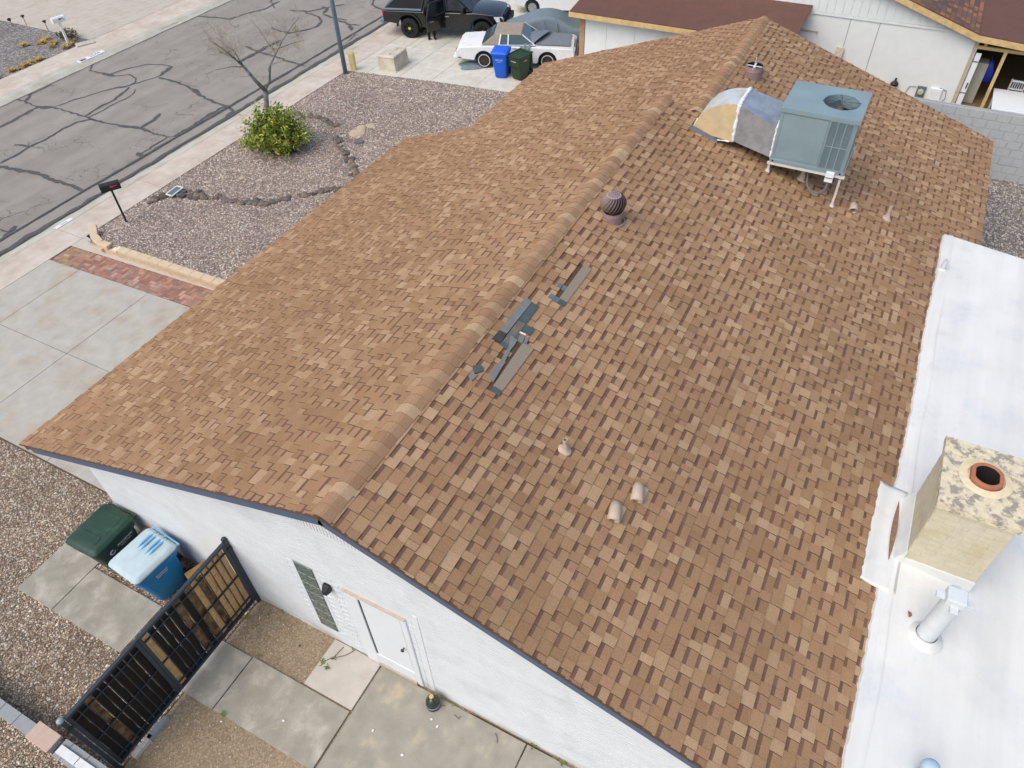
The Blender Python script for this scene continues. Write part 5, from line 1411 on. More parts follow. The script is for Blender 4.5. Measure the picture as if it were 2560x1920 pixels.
def mailbox(loc, label, body, flag, post_r, rot, hh=1.22, square=False, flagside=-1):
    t = thing('mailbox', label, 'mailbox', loc, rot)
    m = MB()
    if square: m.box(-.05, .05, -.05, .05, -.1, hh)
    else: m.tube([(0, 0, -.1), (0, 0, hh - .08), (0, 0, hh)], [post_r, post_r, post_r * 1.8], 12)
    m.build('post', body, t, local=True, smooth=not square, angle=40)
    prof = [(-.11, 0), (.11, 0), (.11, .14)] + [(.11 * math.cos(a), .14 + .11 * math.sin(a)) for a in [pi * k / 8 for k in range(1, 8)]] + [(-.11, .14)]
    L_ = .29
    m = MB(); m.loft([[(-L_, y, hh + z) for y, z in prof], [(L_, y, hh + z) for y, z in prof]], True); b = m.build('box', body, t, local=True, bevel=.006, seg=1)
    m = MB(); m.loft([[(-L_ - .012, y * 1.03, hh + .005 + z * 1.01) for y, z in prof], [(-L_ - .001, y * 1.03, hh + .005 + z * 1.01) for y, z in prof]], True); m.build('door', body, b, local=True)
    m = MB(); m.box(-.2, -.02, flagside * .122 - .004, flagside * .122 + .004, hh + .13, hh + .155); m.box(-.08, -.02, flagside * .122 - .004, flagside * .122 + .004, hh + .1, hh + .13); m.lathe([(.035, -.006), (.035, .006)], 12, (-.03, flagside * .122, hh + .14), ax=Matrix.Rotation(pi / 2, 3, 'X')); m.build('flag', flag, b, local=True)
    return t
mat('mail_black', (20, 28, 30), .4, .05, spec=.5); mat('flag_red', (200, 62, 50), .5, .05); mat('mail_white', (226, 230, 232), .5, .03)
mz = yardz(8.3, 20.72)
mailbox((8.3, 20.72, mz), 'black mailbox with red flag on a post in the gravel yard', 'mail_black', 'flag_red', .032, pi * 0.82, flagside=1)
m = MB()
for k in range(9): a = R.uniform(0, 6.3); r = R.uniform(.06, .14); m.obox((8.3 + r * math.cos(a), 20.72 + r * math.sin(a), mz + .02), (.04, .03, .025), Matrix.Rotation(a, 3, 'Z'))
tag(m.build('mortar_lump', 'pale_concrete', bevel=.01), 'broken pale mortar at the foot of the black mailbox post', 'mortar')
fm = mailbox((18.46, 36.02, 0), 'white mailbox on a square post across the street', 'mail_white', 'steel_dark', .05, pi * .93, hh=1.0, square=True, flagside=1)

# stones of the two dry borders
mat('rock', (110, 104, 100), .9, .16, 14, .3, 30, attr=True)
def rock_mesh(seed):
    r = random.Random(seed); bm = bmesh.new(); bmesh.ops.create_icosphere(bm, subdivisions=1, radius=1)
    sx, sy, sz = r.uniform(.8, 1.4), r.uniform(.7, 1.1), r.uniform(.5, .8)
    for v in bm.verts: f = r.uniform(.78, 1.15); v.co = Vector((v.co.x * sx * f, v.co.y * sy * f, v.co.z * sz * f))
    col = lin(r.choice([(98, 90, 82), (112, 100, 88), (86, 82, 76), (128, 110, 94), (102, 100, 94), (92, 86, 82), (136, 118, 100)]))
    me = bpy.data.meshes.new('rock'); bm.to_mesh(me); bm.free(); at = me.color_attributes.new('col', 'FLOAT_COLOR', 'CORNER'); at.data.foreach_set('color', [*col, 1.0] * len(me.loops)); me.materials.append(MATS['rock']); return me
RM = [rock_mesh(i) for i in range(24)]
def rocks(pts, dens, wid, size, label, group):
    for a, b in zip(pts[:-1], pts[1:]):
        L_ = math.hypot(b[0] - a[0], b[1] - a[1]); n = max(1, int(L_ * dens))
        for i in range(n):
            t = (i + R.random()) / n; x = a[0] + (b[0] - a[0]) * t + R.uniform(-wid, wid); y = a[1] + (b[1] - a[1]) * t + R.uniform(-wid, wid) * .6
            if R.random() < .12: continue
            o = bpy.data.objects.new('rock', R.choice(RM)); COL.objects.link(o); s = size * R.uniform(.6, 1.35)
            o.location = (x, y, yardz(x, y) + s * .18); o.scale = (s, s, s * .68); o.rotation_euler = (R.uniform(-.3, .3), R.uniform(-.3, .3), R.uniform(0, 6.3))
            tag(o, label, 'rock', group)
r1 = [(9.75, 21.25), (10.2, 21.0), (10.6, 20.6), (10.62, 19.85), (10.76, 19.36), (10.8, 18.95), (10.86, 18.37), (11.08, 18.0), (11.3, 17.48), (11.62, 17.15), (11.92, 16.84), (12.32, 16.46), (12.68, 16.19), (13.0, 15.83), (13.3, 15.6), (13.7, 15.2)]
r2 = [(17.1, 21.08), (17.07, 20.56), (17.1, 20.1), (17.09, 19.58), (16.93, 19.03), (16.8, 18.7)]
r3 = [(16.3, 18.2), (15.9, 17.9), (15.4, 17.5), (15.17, 17.1), (14.9, 16.7), (14.6, 16.4), (14.3, 16.1), (14.0, 15.8)]
rocks(r1[:4], 24, .22, .15, 'rough brown grey stone piled round the framed grate by the pavement', 'stones around the grate')
rocks(r1[3:], 16, .12, .125, 'grey stone in the curved stone border crossing the gravel yard', 'stones of the curved border')
rocks(r2, 13, .09, .115, 'grey stone in the thin border running from the shrub toward bare patch', 'stones of the border by the shrub')
rocks(r3, 12, .18, .12, 'scattered grey stone along the border between shrub and roof', 'stones scattered past the shrub')
# framed grate among the stones
q = [Vector((10.13, 20.86)), Vector((10.13, 20.58)), Vector((10.70, 20.64)), Vector((10.69, 20.92))]
t = thing('drain_grate', 'small white framed dark panel lying among border stones', 'grate', (10.4, 20.75, .1))
z0 = yardz(10.4, 20.75) + .13
m = MB()
for i in range(4):
    a, b = q[i], q[(i + 1) % 4]; m.bar((a.x, a.y, z0), (b.x, b.y, z0), .045, .035)
m.build('frame', 'label_white', t, bevel=.008)
MB().add([(p.x, p.y, z0 - .005) for p in q] + [(p.x, p.y, z0 - .03) for p in q], [(0, 1, 2, 3), (7, 6, 5, 4), (0, 4, 5, 1), (1, 5, 6, 2), (2, 6, 7, 3), (3, 7, 4, 0)]).build('panel', 'flash_grey', t)
# bare patch with a low buried boulder
mat('boulder', (190, 172, 148), .9, .16, 9, .9, 22, c2=(160, 136, 106), vscale=3, amount=.58)
def lowrock(poly, h, name, label, cat):
    cx = sum(p[0] for p in poly) / len(poly); cy = sum(p[1] for p in poly) / len(poly); n = len(poly)
    rings = []
    for f, z in ((1.0, -.05), (.93, .4), (.7, .85), (.35, 1.0)):
        rings.append([(cx + (x - cx) * f, cy + (y - cy) * f, yardz(cx, cy) + z * h * (1 + R.uniform(-.2, .2))) for x, y in poly])
    return tag(MB().loft(rings, True).build(name, 'boulder', smooth=True, sub=1), label, cat)
lowrock([(16.42, 18.0), (16.85, 18.02), (17.3, 17.98), (17.45, 17.75), (17.1, 17.5), (16.6, 17.2), (16.2, 17.25), (16.25, 17.6)], .06, 'boulder', 'flat sandy boulder half buried in gravel behind the shrub', 'boulder')
lowrock([(17.3, 17.85), (17.6, 17.7), (17.65, 17.45), (17.35, 17.2), (17.1, 17.4)], .045, 'boulder', 'smaller pale boulder beyond the flat sandy boulder', 'boulder')
lowrock([(16.75, 16.6), (17.0, 16.85), (17.1, 16.7), (16.85, 16.4)], .05, 'boulder', 'narrow pale stone beside the boulders nearest the roof', 'boulder')
p = G(300 + 1130 / 3.687, 400 + 170 / 3.687); lowrock([(p.x - .16, p.y + .1), (p.x + .1, p.y + .16), (p.x + .16, p.y - .12), (p.x - .1, p.y - .12)], .06, 'boulder', 'lone pale stone in open gravel before the shrub', 'boulder')
p = Vector((16.1, 17.15, 0)); tag(MB().obox((p.x, p.y, yardz(p.x, p.y) + .03), (.11, .16, .05), Matrix.Rotation(.5, 3, 'Z')).build('slate_chip', 'flash_grey', bevel=.02), 'dark slate chip against the sandy boulder', 'stone')
weed(16.55, 17.35, .16, 'tuft of dry grass growing on the sandy boulder', None, ('dry_grass',))

# ------------------------------------------------------------------ dead tree and green shrub
mat('bark', (122, 126, 126), .9, .2, 12, .4, 30, c2=(84, 78, 72), vscale=8, amount=.52)
mat('twig_grey', (168, 158, 144), .9, .2, 8)
TB = Vector((14.5, 20.1, yardz(14.5, 20.1)))
tree = thing('dead_tree', 'bare dead forked tree rising out of the green shrub', 'tree', TB)
fork = Vector((14.78, 19.84, 2.04))
trunk = MB(); trunk.tube([TB - Vector((0, 0, .1)), TB.lerp(fork, .3) + Vector((.03, -.02, 0)), TB.lerp(fork, .7), fork], [.13, .105, .085, .09], 10)
trunk.build('trunk', 'bark', tree, smooth=True)
rt = random.Random(5)
thick, thin = MB(), MB()
def limb(pts, r0, r1, gen):
    P = [Vector(p) for p in pts]; n = len(P); r0 *= .78 if gen >= 0 else 1; r1 *= .8
    (thick if r0 > .014 else thin).tube(P, [r0 + (r1 - r0) * i / (n - 1) for i in range(n)], 7 if r0 > .03 else (5 if r0 > .012 else 3))
    if gen <= 0: return
    for i in range(1, n):
        for _ in range(2):
            t = rt.random(); o = P[i - 1].lerp(P[i], t); d = (P[i] - P[i - 1]).normalized()
            side = Vector((rt.gauss(0, 1), rt.gauss(0, 1), rt.gauss(.35, .6))).normalized()
            dd = (d * .55 + side * .9).normalized(); l = rt.uniform(.25, .62) * (1.0 if gen > 2 else (.75 if gen == 2 else .5))
            pts2 = [o]
            for k in range(4): dd = (dd + Vector((rt.gauss(0, .22), rt.gauss(0, .22), rt.gauss(-.02, .2)))).normalized(); pts2.append(pts2[-1] + dd * l / 3.2)
            rr = max(.004, (r0 + (r1 - r0) * i / n) * .5); limb(pts2, min(rr, .02), .0025, gen - 1)
limb([fork, (14.6, 20.0, 2.45), (14.42, 20.2, 3.0)], .1, .06, 0)
limb([(14.42, 20.2, 3.0), (14.2, 20.32, 3.35), (14.0, 20.5, 3.7), (13.8, 20.75, 3.95)], .055, .016, 3)
limb([(14.42, 20.2, 3.0), (14.5, 20.5, 3.4), (14.3, 20.85, 3.8)], .035, .01, 3)
limb([(14.45, 20.15, 2.95), (14.0, 20.3, 3.1), (13.6, 20.6, 3.1), (13.3, 20.9, 3.0)], .024, .008, 2)
limb([fork, (14.92, 19.68, 2.35), (15.05, 19.55, 2.9), (15.25, 19.35, 3.25)], .055, .035, 1)
limb([(15.25, 19.35, 3.25), (15.45, 19.15, 3.6), (15.7, 18.9, 3.95), (15.95, 18.6, 4.3)], .032, .008, 3)
limb([(15.25, 19.35, 3.25), (15.1, 19.45, 3.6), (15.05, 19.6, 4.0), (14.95, 19.8, 4.4)], .02, .006, 2)
limb([(15.35, 19.25, 3.4), (15.8, 19.0, 3.45), (16.1, 18.7, 3.5)], .02, .006, 3)
limb([(15.05, 19.55, 2.9), (15.5, 19.2, 2.95), (15.85, 18.9, 2.85)], .016, .005, 2)
limb([(14.95, 19.62, 2.4), (14.9, 19.55, 2.8), (15.1, 19.4, 3.05)], .02, .012, 0)
thick.build('branch', 'bark', tree, smooth=True); thin.build('twigs', 'twig_grey', tree, kind='stuff')
mat('leaf_lime', (170, 180, 68), .6, .2, 9); mat('leaf_green', (124, 144, 52), .6, .2, 9); mat('leaf_deep', (62, 86, 30), .65, .2, 9); mat('leaf_olive', (140, 128, 62), .7, .2, 9)
SC = Vector((14.45, 19.55, 0))
shrub = thing('shrub', 'leafy bright green shrub around the dead tree trunk', 'shrub', (SC.x, SC.y, 0))
lf = MB(); stems = MB()
for k in range(290):
    a = rt.uniform(0, 2 * pi); o = SC + Vector((rt.gauss(0, .22), rt.gauss(0, .3), 0)); 
    rad = rt.uniform(.25, 1.36); top = Vector((SC.x + math.cos(a) * rad * .95, SC.y + .05 + math.sin(a) * rad * 1.15, rt.uniform(.35, 1.62) * (1.16 - .5 * (rad / 1.3) ** 2)))
    if top.y > 20.35 and rt.random() < .45: continue
    mid = o.lerp(top, .55) + Vector((0, 0, .22)); z0 = yardz(o.x, o.y)
    stems.tube([(o.x, o.y, z0), mid, top], [.009, .006, .003], 3)
    nl = rt.randint(20, 30)
    for i in range(nl):
        t = rt.uniform(.25, 1.0); b = (Vector((o.x, o.y, z0)).lerp(mid, t / .55) if t < .55 else mid.lerp(top, (t - .55) / .45)) + Vector((rt.gauss(0, .06), rt.gauss(0, .06), rt.gauss(0, .05)))
        b.z = max(b.z, z0 + .02)
        d = Vector((rt.gauss(0, .7) + math.cos(a) * .5, rt.gauss(0, .7) + math.sin(a) * .5, rt.gauss(-.15, .6))).normalized(); n_ = d.cross(Vector((rt.gauss(0, 1), rt.gauss(0, 1), rt.gauss(0, 1)))).normalized()
        l = rt.uniform(.09, .19); w_ = l * .18; up = d.cross(n_) * (l * .1)
        depth = (b - Vector((SC.x, SC.y, .5))).length
        mi = rt.choices((0, 1, 2, 3), (4.5, 5, 1.6, 1.6))[0]
        lf.add([b, b + d * l * .45 + n_ * w_ + up, b + d * l, b + d * l * .45 - n_ * w_ + up], [(0, 1, 2), (0, 2, 3)], mi)
lf.build('foliage', ['leaf_lime', 'leaf_green', 'leaf_deep', 'leaf_olive'], shrub); stems.build('stem', 'wood_dark', shrub)

# ------------------------------------------------------------------ street lamp post, bollard, cable box
mat('lamp_grey', (112, 134, 150), .5, .08, 5, metal=.2)
p = Vector((21.1, 21.48, 0))
t = thing('street_lamp', 'tall grey metal lamp post at the corner of gravel yard', 'lamp post', p)
m = MB(); m.tube([p - Vector((0, 0, .1)), p + Vector((0, 0, 4)), p + Vector((0, 0, 8.2))], [.10, .085, .06], 16); m.build('pole', 'lamp_grey', t, smooth=True)
MB().lathe([(.087, 2.6), (.089, 2.6), (.089, 2.64), (.087, 2.64)], 16, p, cap=False).build('band', 'label_white', t, smooth=True)
m = MB(); m.tube([p + Vector((0, 0, 8.1)), p + Vector((0, .6, 8.5)), p + Vector((0, 1.6, 8.6))], [.045, .04, .035], 10); m.build('arm', 'lamp_grey', t, smooth=True)
MB().loft([rrect(.14, .3, .08, 8.62, 3, p.x, p.y + 1.85), rrect(.16, .34, .1, 8.55, 3, p.x, p.y + 1.85), rrect(.1, .25, .06, 8.48, 3, p.x, p.y + 1.85)], True).build('lamp_head', 'lamp_grey', t, smooth=True)
mat('bollard_yellow', (226, 204, 144), .6, .07, 6)
p = Vector((21.5, 21.32, 0))
t = thing('bollard', 'short yellow bollard beside the grey lamp post', 'bollard', p)
m = MB(); m.lathe([(.14, -.05), (.14, .70), (.135, .74), (.11, .775), (.06, .79), (.001, .795)], 22, p); m.build('post', 'bollard_yellow', t, smooth=True, angle=60)
MB().lathe([(.15, 0), (.15, .06), (.142, .07)], 22, p, cap=False).build('collar', 'bollard_yellow', t, smooth=True)
mat('box_beige', (208, 200, 184), .7, .06, 5, c2=(188, 174, 152), vscale=2.5); mat('pad', (196, 186, 164), .9, .08, 6)
t = thing('utility_box', 'square beige utility box on the driveway corner', 'utility box', (22.55, 19.9, 0), math.atan2(0.055, 1.21) * 0)
c0, c1, c2 = Vector((21.90, 20.32)), Vector((22.03, 19.46)), Vector((23.22, 19.52))
ux = (c2 - c1).normalized(); uy = (c0 - c1).normalized(); ex, ey = 1.15, .84
def bx_(f, z, g=0.0): 
    return [((c1 + ux * (g + f) + uy * (g + f)).x, (c1 + ux * (g + f) + uy * (g + f)).y, z), ((c1 + ux * (ex - g - f) + uy * (g + f)).x, (c1 + ux * (ex - g - f) + uy * (g + f)).y, z), ((c1 + ux * (ex - g - f) + uy * (ey - g - f)).x, (c1 + ux * (ex - g - f) + uy * (ey - g - f)).y, z), ((c1 + ux * (g + f) + uy * (ey - g - f)).x, (c1 + ux * (g + f) + uy * (ey - g - f)).y, z)]
MB().loft([bx_(-.05, -.05), bx_(-.05, .04)], True).build('pad', 'pad', t, bevel=.01)
MB().loft([bx_(0, .04), bx_(.03, .52)], True).build('cabinet', 'box_beige', t, bevel=.012)
MB().loft([bx_(.02, .522), bx_(.02, .6), bx_(.05, .645)], True).build('lid', 'box_beige', t, bevel=.03, seg=3)
a, b = c1 + uy * (ey / 2 - .08), c1 + uy * (ey / 2 - .08) + ux * ex
MB().bar((a.x + ux.x * .06, a.y + ux.y * .06, .6465), (b.x - ux.x * .06, b.y - ux.y * .06, .6465), .012, .004).build('lid_seam', 'door_trim_tan', t)
for f in (.25, .75):
    q = a.lerp(b, f); MB().box(q.x - .05, q.x + .05, q.y - .02, q.y + .02, .645, .655).build('latch', 'flash_grey', t)

# neighbour's two bins
cart('wheeled_bin', 'vivid blue lidded wheeled bin on the driveway beside the coupe', (23.5, 15.02, 0), .25, 'cart_blue_vivid', 'cart_blue_vivid', W=.66, D=.76, H=1.08, texts=(('RECYCLES', .07, front_m(-.385, 0, .83)), ('PHOENIX', .045, front_m(-.37, 0, .75))))
cart('wheeled_bin', 'open green wheeled bin next to the vivid blue bin', (23.62, 14.22, 0), -.2, 'cart_olive', 'cart_olive', W=.68, D=.78, H=1.06, lid_open=True, texts=(('PHOENIX', .06, front_m(-.395, 0, .82)), ('PHOENIX', .05, side_m(-.05, -.365, .84))))

# far side bits
mat('solar_black', (52, 46, 42), .6, .1)
for i, (x, y) in enumerate(((670, 425), (370, 350), (185, 365))):
    p = G(x / 5.53, y / 5.53); lean = Vector((0, 0, .45)) if i < 2 else Vector((.12, .3, .25))
    t = thing('garden_light', 'small dark solar stake light, one of two upright along the far driveway' if i < 2 else 'toppled dark solar stake light at the far driveway edge', 'garden light', p, group='upright stake lights' if i < 2 else None)
    m = MB(); m.tube([p, p + lean], .014, 6); m.build('stake', 'solar_black', t)
    q = p + lean; ax = Vector((0, 0, 1)).rotation_difference(lean).to_matrix()
    m = MB(); m.lathe([(.05, -.07), (.07, -.02), (.1, 0), (.09, .03), (.03, .05)], 10, q, ax=ax); m.build('lamp_head', 'solar_black', t, smooth=True)
leaf_cloud('shrub', 'dark low bush with reddish leaves at the far white mailbox', 'shrub', (18.95, 36.6, .2), (.45, .55, .25), 420, .12, ['leaf_dark', 'rust_gap', 'wood_dark'])
for i in range(34):
    u = i / 33; x = 13.3 + 5.3 * u + R.uniform(-.3, .3); y = 35.55 + R.uniform(0, .35)
    if abs(x - 17.3) < .5 or abs(x - 14.8) < .3: continue
    weed(x, y, R.uniform(.14, .26), 'clump of yellow dry grass along the far pavement', 'dry grass clumps', ('dry_grass', 'dry_grass'))
for x, y in ((18.2, 36.8), (18.0, 37.4), (17.4, 37.9), (18.4, 37.6), (17.9, 36.4), (18.7, 36.2)):
    weed(x, y, .28, 'clump of yellow dry grass round the white mailbox', 'dry grass at mailbox', ('dry_grass', 'dry_grass'))
p = G(1180 / 5.53, 608 / 5.53)
tag(MB().obox((p.x, p.y, .03), (.42, .22, .03), Matrix.Rotation(-.45, 3, 'Z')).build('paving_slab', 'pale_concrete', bevel=.01), 'tilted pale concrete slab beside the far mailbox', 'slab')
p = G(1075 / 2.572, 163 / 2.572, -.08); tag(MB().obox((p.x, p.y, -.055), (.55, .2, .012), Matrix.Rotation(-.05, 3, 'Z')).build('cardboard_sheet', 'door_trim_tan'), 'flat tan sheet lying in the far gutter', 'cardboard')
nb = thing('house_number_plate', 'white address stencil with small flag on the far kerb', 'sign', (17.8, 33.9, 0))
p = G(1275 / 5.53, 785 / 5.53)
MB().box(p.x - .72, p.x + .72, 33.52, 33.83, -.03, .01).build('plate', 'white_paint', nb)
mat('number_dark', (84, 92, 106), .8, 0)
text_mesh('number', '3544', .3, Matrix.Translation((p.x + .22, 33.675, .0115)), MATS['number_dark'], nb)
mat('flag_navy', (52, 52, 86), .8, 0); mat('flag_stripe', (150, 76, 84), .8, 0)
MB().box(p.x - .6, p.x - .28, 33.58, 33.77, .01, .0125).build('flag_stripes', 'flag_stripe', nb); MB().box(p.x - .6, p.x - .44, 33.66, 33.77, .0125, .015).build('flag_canton', 'flag_navy', nb)
# ------------------------------------------------------------------ vehicles
mat('glass_dark', (20, 26, 30), .08, .05, spec=.6)
mat('glass_tint', (66, 84, 90), .08, .05, spec=.6)
mat('chrome', (190, 195, 200), .2, .02, metal=.9)
mat('paint_black', (9, 11, 14), .22, .05, coat=.6, spec=.5)
mat('trim_black', (30, 34, 38), .55, .1)
mat('tail_red', (176, 26, 30), .3, .05)
mat('lamp_clear', (214, 218, 222), .15, .03)
mat('paint_white', (226, 229, 231), .35, .02, coat=.4)
mat('paint_white_worn', (222, 224, 224), .5, .03, c2=(202, 200, 194), vscale=2, amount=.62)
mat('vinyl_worn', (148, 140, 128), .8, .1, 5, c2=(170, 140, 112), vscale=2.2, amount=.55)
mat('primer_grey', (122, 128, 134), .6, .08, 4)
mat('cover_cloth', (112, 126, 134), .85, .1, 5, .3, 8)
mat('wheel_rust', (72, 56, 48), .7, .2, 12)
mat('hub_yellow', (206, 190, 70), .5, .05)
def body(name, sil, w, mt, parent, ns=9, plan=None, crown=.0, ztop=9, tumble=None, bev=.035):
    """side silhouette (x,z) swept across the width with plan taper"""
    ys = [(-1 + 2 * i / (ns - 1)) for i in range(ns)]; rings = []
    for y in ys:
        r = []
        for x, z in sil:
            hw = w / 2 * (plan(x) if plan else 1) * (tumble(z) if tumble else 1)
            zz = z - crown * y * y if z > ztop else z
            r.append((x, y * hw, zz))
        rings.append(r)
    m = MB(); m.loft(rings, True)
    return m.build(name, mt, parent, local=True, bevel=bev, seg=3, smooth=True, angle=32)
def arc_pts(cx, cz, r, n=9, a0=pi, a1=0): return [(cx + r * math.cos(a0 + (a1 - a0) * i / n), cz + r * math.sin(a0 + (a1 - a0) * i / n)) for i in range(n + 1)]
def wheel(parent, x, y, r, wd, rim, rimr=.6, hub=None, spokes=6):
    ax = Matrix.Rotation(pi / 2, 3, 'X'); c = (x, y, r)
    m = MB(); m.lathe([(r * rimr, -wd / 2), (r * .9, -wd / 2), (r * .98, -wd * .4), (r, -wd * .25), (r, wd * .25), (r * .98, wd * .4), (r * .9, wd / 2), (r * rimr, wd / 2)], 28, c, ax=ax, cap=False)
    t = m.build('wheel', 'rubber', parent, local=True, smooth=True, angle=40)
    s = -1 if y < 0 else 1
    m = MB(); m.lathe([(r * rimr, -wd * .42), (r * rimr, wd * .42)], 28, c, ax=ax, cap=False); m.lathe([(r * rimr, 0), (r * rimr, .01)], 24, (x, y + s * wd * .22, r), ax=ax)
    for k in range(spokes):
        a = 2 * pi * k / spokes; m.bar((x + .05 * math.cos(a), y + s * wd * .33, r + .05 * math.sin(a)), (x + r * rimr * math.cos(a), y + s * wd * .38, r + r * rimr * math.sin(a)), .05, .03, up=(0, 1, 0))
    m.build('rim', rim, t, local=True)
    MB().lathe([(r * .14, 0), (r * .14, .03)], 14, (x, y + s * wd * .36, r), ax=ax if s < 0 else Matrix.Rotation(-pi / 2, 3, 'X')).build('hub', hub or rim, t, local=True)
    return t
def panel(parent, name, pts, th, mt):   # thin plate from four or more 3D points, thickness outward along normal
    P = [Vector(p) for p in pts]; nrm = (P[1] - P[0]).cross(P[2] - P[0]).normalized(); n = len(P)
    m = MB(); m.add(P + [p + nrm * th for p in P], [tuple(range(n - 1, -1, -1)), tuple(range(n, 2 * n))] + [(i, (i + 1) % n, n + (i + 1) % n, n + i) for i in range(n)])
    o = m.build(name, mt, parent, local=True)
    bm = bmesh.new(); bm.from_mesh(o.data); bmesh.ops.recalc_face_normals(bm, faces=bm.faces); bm.to_mesh(o.data); bm.free(); return o
def glasshouse(parent, name, base, top, zb, zt, wb, wt, mt, roofm, bev=.03):
    """base=(x_rear,x_front), top=(x_rear,x_front)"""
    m = MB(); m.loft([[(base[0], -wb / 2, zb), (base[1], -wb / 2, zb), (base[1], wb / 2, zb), (base[0], wb / 2, zb)], [(top[0], -wt / 2, zt), (top[1], -wt / 2, zt), (top[1], wt / 2, zt), (top[0], wt / 2, zt)]], True)
    g = m.build(name, mt, parent, local=True, bevel=.01, seg=1)
    m = MB(); e = .02
    m.loft([[(top[0] - e, -wt / 2 - e, zt - .03), (top[1] + e, -wt / 2 - e, zt - .03), (top[1] + e, wt / 2 + e, zt - .03), (top[0] - e, wt / 2 + e, zt - .03)], [(top[0] + .02, -wt / 2 + .03, zt + .04), (top[1] - .05, -wt / 2 + .03, zt + .04), (top[1] - .05, wt / 2 - .03, zt + .04), (top[0] + .02, wt / 2 - .03, zt + .04)]], True)
    m.build('roof', roofm, parent, local=True, bevel=bev, seg=3, smooth=True, angle=40)
    return g

def wells(parent, xs, r, hw):
    for x in xs: MB().box(x - r, x + r, -hw, hw, r * .35, r * 1.85).build('wheel_well', 'soot_and_shade', parent, local=True)
# black pickup, rear toward the street
tk_c = Vector((25.84 + .42 + .25 + .55, 20.9 - 1.51 + .26, 0))
fw = Vector((.84, -3.02, 0)).normalized(); left = Vector((-fw.y, fw.x, 0))
mid = Vector((25.84, 20.9, 0)) + fw * 1.6 + left * .80
TH = math.atan2(fw.y, fw.x)
tr = thing('pickup_truck', 'black crew cab pickup with a rear door open', 'truck', mid, TH)
WR = .40
xr, xf = -1.6, 1.6
sil = [(-2.72, .62), (-2.74, 1.12), (-.98, 1.12), (-.9, 1.14), (1.02, 1.14), (1.25, 1.16), (2.1, 1.10), (2.36, 1.02), (2.46, .86), (2.46, .62), (2.36, .5), (xf + .52, .5)] + arc_pts(xf, .47, .50, 9, 0, pi)[1:-1] + [(xf - .52, .46), (xr + .52, .46)] + arc_pts(xr, .47, .50, 9, 0, pi)[1:-1] + [(xr - .52, .56), (-2.5, .6)]
plan = lambda x: 1 - .05 * max(0, (x - 1.4)) ** 2 - .02 * max(0, -x - 2.3)
body('body', sil, 1.82, 'paint_black', tr, plan=plan, crown=.05, ztop=.95, tumble=lambda z: 1 - .06 * max(0, z - .85) - .04 * max(0, .6 - z))
glasshouse(tr, 'cab_glass', (-1.02, 1.12), (-.86, .42), 1.13, 1.70, 1.66, 1.34, 'glass_dark', 'paint_black')
# pillars and bed cover, flares, bumpers, lamps
for s in (-1, 1):
    for a, b in (((1.12, .835, 1.13), (.42, .675, 1.69)), ((-1.02, .835, 1.13), (-.86, .675, 1.69)), ((.1, .84, 1.13), (.02, .68, 1.69)), ((-.45, .84, 1.13), (-.42, .68, 1.69))):
        m = MB(); m.bar((a[0], s * a[1], a[2]), (b[0], s * b[1], b[2]), .07, .05); m.build('pillar', 'paint_black', tr, local=True)
    for x in (xr, xf):
        m = MB(); o, i_ = arc_pts(x, .47, .56, 12, 0, pi), arc_pts(x, .47, .49, 12, 0, pi); y0, y1 = s * .86, s * .965
        vs = [(px, y1, pz) for px, pz in o] + [(px, y1 + s * .0, pz) for px, pz in i_] + [(px, y0, pz) for px, pz in o] + [(px, y0, pz) for px, pz in i_]; n = 13
        m.add(vs, [f for k in range(12) for f in ((k, k + 1, n + k + 1, n + k), (k, 2 * n + k, 2 * n + k + 1, k + 1), (n + k, n + k + 1, 3 * n + k + 1, 3 * n + k))]); m.build('fender_flare', 'trim_black', tr, local=True)
    wheel(tr, xr, s * .80, WR, .28, 'trim_black', .58, 'hub_yellow', 6); wheel(tr, xf, s * .80, WR, .28, 'trim_black', .58, 'hub_yellow', 6)
    MB().box(-2.755, -2.66, s * .80 - .09, s * .80 + .1, .78, 1.07).build('taillight', 'tail_red', tr, local=True, bevel=.02)
    m = MB(); m.hexa([(2.30, s * .62 - .14, .80), (2.47, s * .62 - .14, .80), (2.35, s * .62 + s * .26, .80), (2.1, s * .62 + s * .26, .80), (2.28, s * .62 - .14, .98), (2.44, s * .62 - .14, .98), (2.3, s * .62 + s * .26, 1.0), (2.1, s * .62 + s * .26, 1.0)]); m.build('headlight', 'lamp_clear', tr, local=True)
    m = MB(); m.box(.72, .86, s * .88, s * 1.1, 1.12, 1.3) if s > 0 else m.box(.72, .86, -1.1, -.88, 1.12, 1.3); m.build('mirror', 'trim_black', tr, local=True, bevel=.03)
    MB().box(-.02, .18, s * .912 - .012, s * .912 + .012, .93, .965).build('door_handle', 'chrome', tr, local=True)
    m = MB(); m.bar((-2.7, s * .86, 1.13), (-1.0, s * .86, 1.14), .1, .05); m.build('bed_rail', 'lamp_grey', tr, local=True, bevel=.01)
wells(tr, (xr, xf), .47, .62)
tr.scale = (1.1, 1.1, 1.1)
MB().box(-2.6, -1.05, -.78, .78, .9, 1.125).build('bed', 'soot_and_shade', tr, local=True)
m = MB(); m.box(-2.9, -2.72, -.88, .88, .56, .72); m.build('rear_bumper', 'lamp_grey', tr, local=True, bevel=.04, seg=3)
m = MB(); m.box(2.38, 2.58, -.9, .9, .46, .72); m.build('front_bumper', 'trim_black', tr, local=True, bevel=.05, seg=3)
m = MB(); m.box(2.40, 2.48, -.45, .45, .72, .98); g = m.build('grille', 'trim_black', tr, local=True, bevel=.02)
for y in (-.3, 0, .3): MB().box(2.478, 2.495, y - .13, y + .13, .75, .95).build('grille_bay', 'soot_and_shade', g, local=True)
